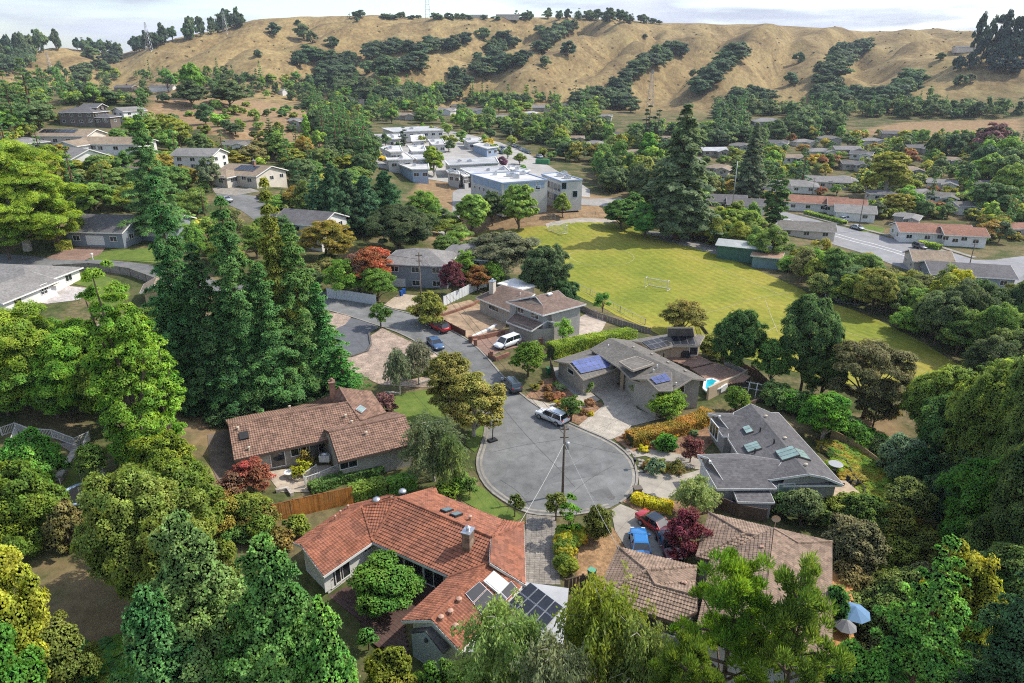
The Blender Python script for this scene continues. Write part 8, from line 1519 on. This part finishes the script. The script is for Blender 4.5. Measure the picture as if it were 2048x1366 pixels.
def goal(u1, v1, u2, v2, hgt, depth, label, rz=None):
    a, c = G(u1, v1), G(u2, v2); d = (c - a); L_ = math.hypot(d.x, d.y); root = empty('soccer_goal', (a + c) / 2 + Vector((0, 0, .08)), math.atan2(d.y, d.x)); tag(root, label, 'soccer goal'); h2 = L_ / 2; r_ = .07
    for nm, pts in (('post', [(-h2, 0, 0), (-h2, 0, hgt)]), ('post', [(h2, 0, 0), (h2, 0, hgt)]), ('crossbar', [(-h2, 0, hgt), (h2, 0, hgt)]), ('back_stay', [(-h2, 0, hgt), (-h2, depth * .4, hgt), (-h2, depth, 0), (-h2, 0, 0)]), ('back_stay', [(h2, 0, hgt), (h2, depth * .4, hgt), (h2, depth, 0), (h2, 0, 0)]), ('ground_bar', [(-h2, depth, 0), (h2, depth, 0)])): b = B(); b.tube(pts, r_, 6); b.ob(nm, m_trim, root)
    nb = B(); n = 22
    for i in range(n + 1): x = -h2 + L_ * i / n; nb.tube([(x, depth * .4, hgt), (x, depth, 0)], .012, 3, cap=False)
    for j in range(9): t = j / 8; nb.tube([(-h2, depth * (.4 + .6 * t), hgt * (1 - t)), (h2, depth * (.4 + .6 * t), hgt * (1 - t))], .012, 3, cap=False)
    kind(nb.ob('net', m_trim, root), 'stuff'); return root
goal(1135,468,1104,458,2.3,1.8,'white soccer goal at the far end of the field'); goal(1334,583,1290,575,2.3,-2.0,'white soccer goal standing in the middle of the field'); goal(1618,582,1650,595,2.2,1.6,'first of the stacked goals at the field edge'); goal(1626,578,1656,591,2.2,1.6,'second of the stacked goals at the field edge')
for i, (u, v) in enumerate(((1688,604),(1692,607),(1696,610))): p = G(u, v); b = B(); b.box((p.x, p.y, p.z + .4), (4.5, .28, .05), R(-28)); b.box((p.x - 1.6, p.y + .85, p.z + .2), (.06, .4, .4), R(-28)); b.box((p.x + 1.6, p.y - .85, p.z + .2), (.06, .4, .4), R(-28)); tagm(b, 'team_bench', m_alu, ['nearest', 'middle', 'farthest'][2 - i] + ' aluminium team bench at the field edge', 'bench')
def bin_(u, v, m, label, lid=None, z=0.0): p = G(u, v); root = empty('wheeled_bin', p + Vector((0, 0, z)), rnd.uniform(0, 6)); tag(root, label, 'bin'); b = B(); b.add([(x * s, y * s, zz) for zz, s in ((.05, .8), (1.0, 1)) for x, y in ((-.28, -.32), (.28, -.32), (.28, .32), (-.28, .32))], [(3, 2, 1, 0), (4, 5, 6, 7), (0, 1, 5, 4), (1, 2, 6, 5), (2, 3, 7, 6), (3, 0, 4, 7)]); b.ob('body', m, root); b = B(); b.box((0, 0, 1.04), (.62, .7, .08)); b.ob('lid', lid or m, root)
m_bg, m_bb = mat('green_bin', (.03, .16, .07), .5), mat('blue_bin', (.02, .10, .35), .5)
bin_(1183,1158,m_bg,'green wheeled bin on the wood chip yard',mat('pale_green_lid', (.12, .36, .24), .5)); bin_(803,592,m_bb,'blue wheeled bin beside the blue-grey garage'); bin_(808,588,m_bb,'second blue bin beside the blue-grey garage'); bin_(1097,748,m_bg,'green wheeled bin at the taupe garage side'); bin_(1462,1022,m_bb,'blue wheeled bin behind the dark fence'); bin_(1470,1020,m_plast,'black wheeled bin beside the blue one')
p = G(1268,938); mb = empty('mailbox', p); tag(mb, 'dark mailbox on a post at the kerb of the cul-de-sac', 'mailbox'); b = B(); b.tube([(0, 0, 0), (0, 0, 1.1)], .05, 6); b.ob('post', m_pole, mb); b = B(); b.box((0, 0, 1.22), (.25, .5, .26)); b.tube([(0, -.25, 1.35), (0, .25, 1.35)], .125, 8); b.ob('box', m_dark, mb)
p = G(1274,992); b = B(); b.box((p.x, p.y, p.z + .5), (.8, .7, 1.1), R(10)); b.box((p.x, p.y, p.z + 1.08), (.95, .85, .1), R(10)); tagm(b, 'gate_pillar', m_wall_dark, 'dark square pillar at the concrete driveway', 'pillar'); p = G(186,520); mb = empty('mailbox', p); tag(mb, 'white post mailbox on the lawn of the grey house', 'mailbox'); b = B(); b.box((0, 0, .6), (.14, .14, 1.2)); b.ob('post', m_trim, mb); b = B(); b.box((0, 0, 1.3), (.3, .55, .3)); b.ob('box', m_trim, mb)
def parasol(u, v, rad, label, m): p = G(u, v); root = empty('parasol', p); tag(root, label, 'parasol'); b = B(); b.tube([(0, 0, 0), (0, 0, 2.6)], .03, 6); b.ob('pole', m_trim, root); b = B(); n = 8; vs = [(rad * math.cos(6.283 * i / n), rad * math.sin(6.283 * i / n), 2.05) for i in range(n)] + [(0, 0, 2.7)]; b.add(vs + [(x, y, z - .03) for x, y, z in vs], [(i, (i + 1) % n, n) for i in range(n)] + [((i + 1) % n + n + 1, i + n + 1, 2 * n + 1) for i in range(n)] + [(i, i + n + 1, (i + 1) % n + n + 1, (i + 1) % n) for i in range(n)]); b.ob('canopy', m, root)
parasol(1700,1262,1.3,'pale blue parasol on the orange deck',mat('pale_blue_canvas', (.15, .27, .44), .8)); parasol(950,542,2.2,'blue striped parasol behind the blue-grey house',mat('navy_canvas', (.10, .20, .38), .8)); parasol(1682,1290,.9,'small grey parasol on the orange deck',mat('grey_canvas', (.25, .25, .26), .8)); parasol(110,590,1.5,'closed cream parasol on the pale patio',m_wall_cream)
def table(u, v, rad, label, m, z=0.0): p = G(u, v) + Vector((0, 0, z)); root = empty('round_table', p); tag(root, label, 'table'); b = B(); b.lathe((0, 0, .7), [(rad, 0), (rad, .05), (rad * .98, .06)], 20); b.ob('table_top', m, root); b = B(); b.tube([(0, 0, 0), (0, 0, .7)], .07, 6); b.lathe((0, 0, 0), [(.35, 0), (.3, .06)], 10); b.ob('pedestal', m, root)
table(1668,945,.85,'round grey table on the grey house deck',m_steel,.5); table(580,955,.6,'white round table on the patio of the tiled house',m_trim)
def chair(u, v, label, m, group, z=0.0): p = G(u, v) + Vector((0, 0, z)); root = empty('garden_chair', p, rnd.uniform(0, 6.28)); tag(root, label, 'chair', group); b = B(); b.box((0, 0, .44), (.5, .5, .06)); b.ob('seat', m, root); b = B(); b.box((-.25, 0, .72), (.06, .5, .55)); b.ob('backrest', m, root); [B().box((sx * .2, sy * .2, .21), (.05, .05, .42)).ob('leg', m, root) for sx in (-1, 1) for sy in (-1, 1)]
for u, v in ((1690,975),(1700,985),(1708,978),(1680,985)): chair(u, v, 'dark chair in the seating group on the grey house deck', m_dark, 'chairs on the grey house deck', .5)
for u, v in ((748,1212),(765,1218)): p = G(u, v); b = B(); b.lathe((p.x, p.y, p.z + .12), [(.35, 0), (.6, .35), (.62, .42), (.5, .42), (.4, .2)], 14); tagm(b, 'tub_chair', m_trim, 'white round tub chair under the courtyard tree', 'chair', 'tub chairs on the courtyard deck', True)
p = P(*K(1080, 640, 4.6545)(1350,345), .5); gr = empty('grill', p); tag(gr, 'black barbecue grill on the upper terrace', 'grill'); b = B(); b.box((0, 0, .45), (1.5, .6, .8)); b.ob('cabinet', m_dark, gr); b = B(); b.tube([(-.5, 0, .9), (.5, 0, .9)], .3, 10); b.ob('lid', m_dark, gr, True)
p = P(650,922,1.0); gr = empty('grill', p); tag(gr, 'white barbecue grill on the small grey deck', 'grill'); b = B(); b.box((0, 0, .4), (1.2, .6, .8)); b.ob('cabinet', m_trim, gr); b = B(); b.tube([(-.45, 0, .85), (.45, 0, .85)], .26, 10); b.ob('lid', m_alu, gr, True)
p = G(1500,1022); h = House('garden_shed', p, 'small taupe shed with grey shingle roof beside the grey house', 'shed'); o = wing(h, (p.x, p.y), R(-2), 3.4, 2.2, 2.1, 'shed', .12, .2); h.make_roof(m_sh_grey, .12, None, m_trim); h.make_walls(o, m_stucco_grey, inset=.02, default=2.0); [h.fix(u, 1016, 1.4, 1.7, 'door', fm=m_stucco_grey) for u in (1485, 1512)]
hp = G(1512,790); hoop = empty('hoop_frame', hp, R(-25)); tag(hoop, 'white arched hoop frame of a garden tunnel beside the pool terrace', 'frame')
for i in range(5): b = B(); b.tube([(i * 1.1 - 2.2, 1.4 * math.cos(a), 1.9 * math.sin(a)) for a in np.linspace(0, math.pi, 13)], .05, 6); b.ob('hoop', m_trim, hoop)
for y, z in ((0, 1.9), (1.0, 1.35), (-1.0, 1.35)): b = B(); b.beam((-2.2, y, z), (2.2, y, z), .05, .05); b.ob('ridge_bar', m_trim, hoop)
q = [G(718,326), G(748,328), G(738,318)]; b = B(); zt = max(p.z for p in q) + 4; b.add([(q[0].x, q[0].y, zt), (q[1].x, q[1].y, zt - .8), (q[2].x, q[2].y, zt + .3), (q[0].x, q[0].y, zt - .05), (q[1].x, q[1].y, zt - .85), (q[2].x, q[2].y, zt + .25)], [(0, 1, 2), (5, 4, 3), (0, 3, 4, 1), (1, 4, 5, 2), (2, 5, 3, 0)]); s_ = tagm(b, 'shade_sail', mat('blue_shade_cloth', (.05, .30, .48), .8), 'bright blue shade sail at the school corner', 'shade sail'); b = B(); [b.tube([(p.x, p.y, p.z - .3), (p.x, p.y, zt - .3)], .08, 6) for p in q]; b.ob('sail_posts', m_steel, s_)
p = G(1085,328); b = B(); b.box((p.x, p.y, p.z + 1), (6, 2.4, 2.0), R(-15)); b.box((p.x, p.y, p.z + 2.05), (5.6, 2.0, .15), R(-15)); tagm(b, 'dumpster', mat('dumpster_green', (.04, .20, .08), .6), 'green dumpster at the end of the school car park', 'dumpster')
for u, v in ((982,720),(884,712),(1222,995),(798,660)): p = G(u, v); b = B(); b.lathe((p.x, p.y, p.z + .052), [(.45, 0), (.45, .006), (.38, .007)], 20); o = tagm(b, 'manhole_cover', mat('cast_iron', (.12, .11, .10), .7, .2, 4), {982:'manhole cover by the van driveway',884:'manhole cover near the blue car',1222:'round patch cover at the near end of the bulb',798:'manhole cover by the clipped tree'}[u] + ' on the street', 'manhole cover')
ST = 'pale stones edging the kerb garden'
for i in range(26): u, v = rnd.choice([(rnd.uniform(1250,1272), rnd.uniform(893,912)), (rnd.uniform(1276,1288), rnd.uniform(920,944))]); p = G(u, v); s = rnd.uniform(.14, .3); b = B(); b.lathe((p.x, p.y, p.z), [(s * .8, 0), (s, s * .25), (s * .7, s * .5), (s * .1, s * .6)], 7); tagm(b, 'garden_stone', m_stone, 'pale stone in the edging beside the cul-de-sac kerb', 'stone', ST)
for i in range(14): u, v = rnd.uniform(1140, 1260), rnd.uniform(690, 704); p = G(u, v + 10); s = rnd.uniform(.25, .5); b = B(); b.lathe((p.x, p.y, p.z), [(s * .8, 0), (s, s * .3), (s * .6, s * .7), (s * .1, s * .8)], 7); tagm(b, 'garden_stone', m_bw, 'reddish boulder at the foot of the tall clipped hedge', 'stone', 'reddish boulders below the hedge')
# ------------------------------------------------------------------ the air of the valley
b = B(); b.box((0, 2400, 60), (7400, 5900, 300)); haze = b.ob('haze', None); haze.data.materials.clear()
hm = bpy.data.materials.new('valley_haze'); hm.use_nodes = True; t_ = hm.node_tree; t_.nodes.clear(); o_ = t_.nodes.new('ShaderNodeOutputMaterial'); v_ = t_.nodes.new('ShaderNodeVolumePrincipled'); v_.inputs['Color'].default_value = (.80, .88, 1, 1); v_.inputs['Density'].default_value = .000085; v_.inputs['Anisotropy'].default_value = .2; t_.links.new(v_.outputs[0], o_.inputs['Volume']); haze.data.materials.append(hm); kind(haze, 'stuff')
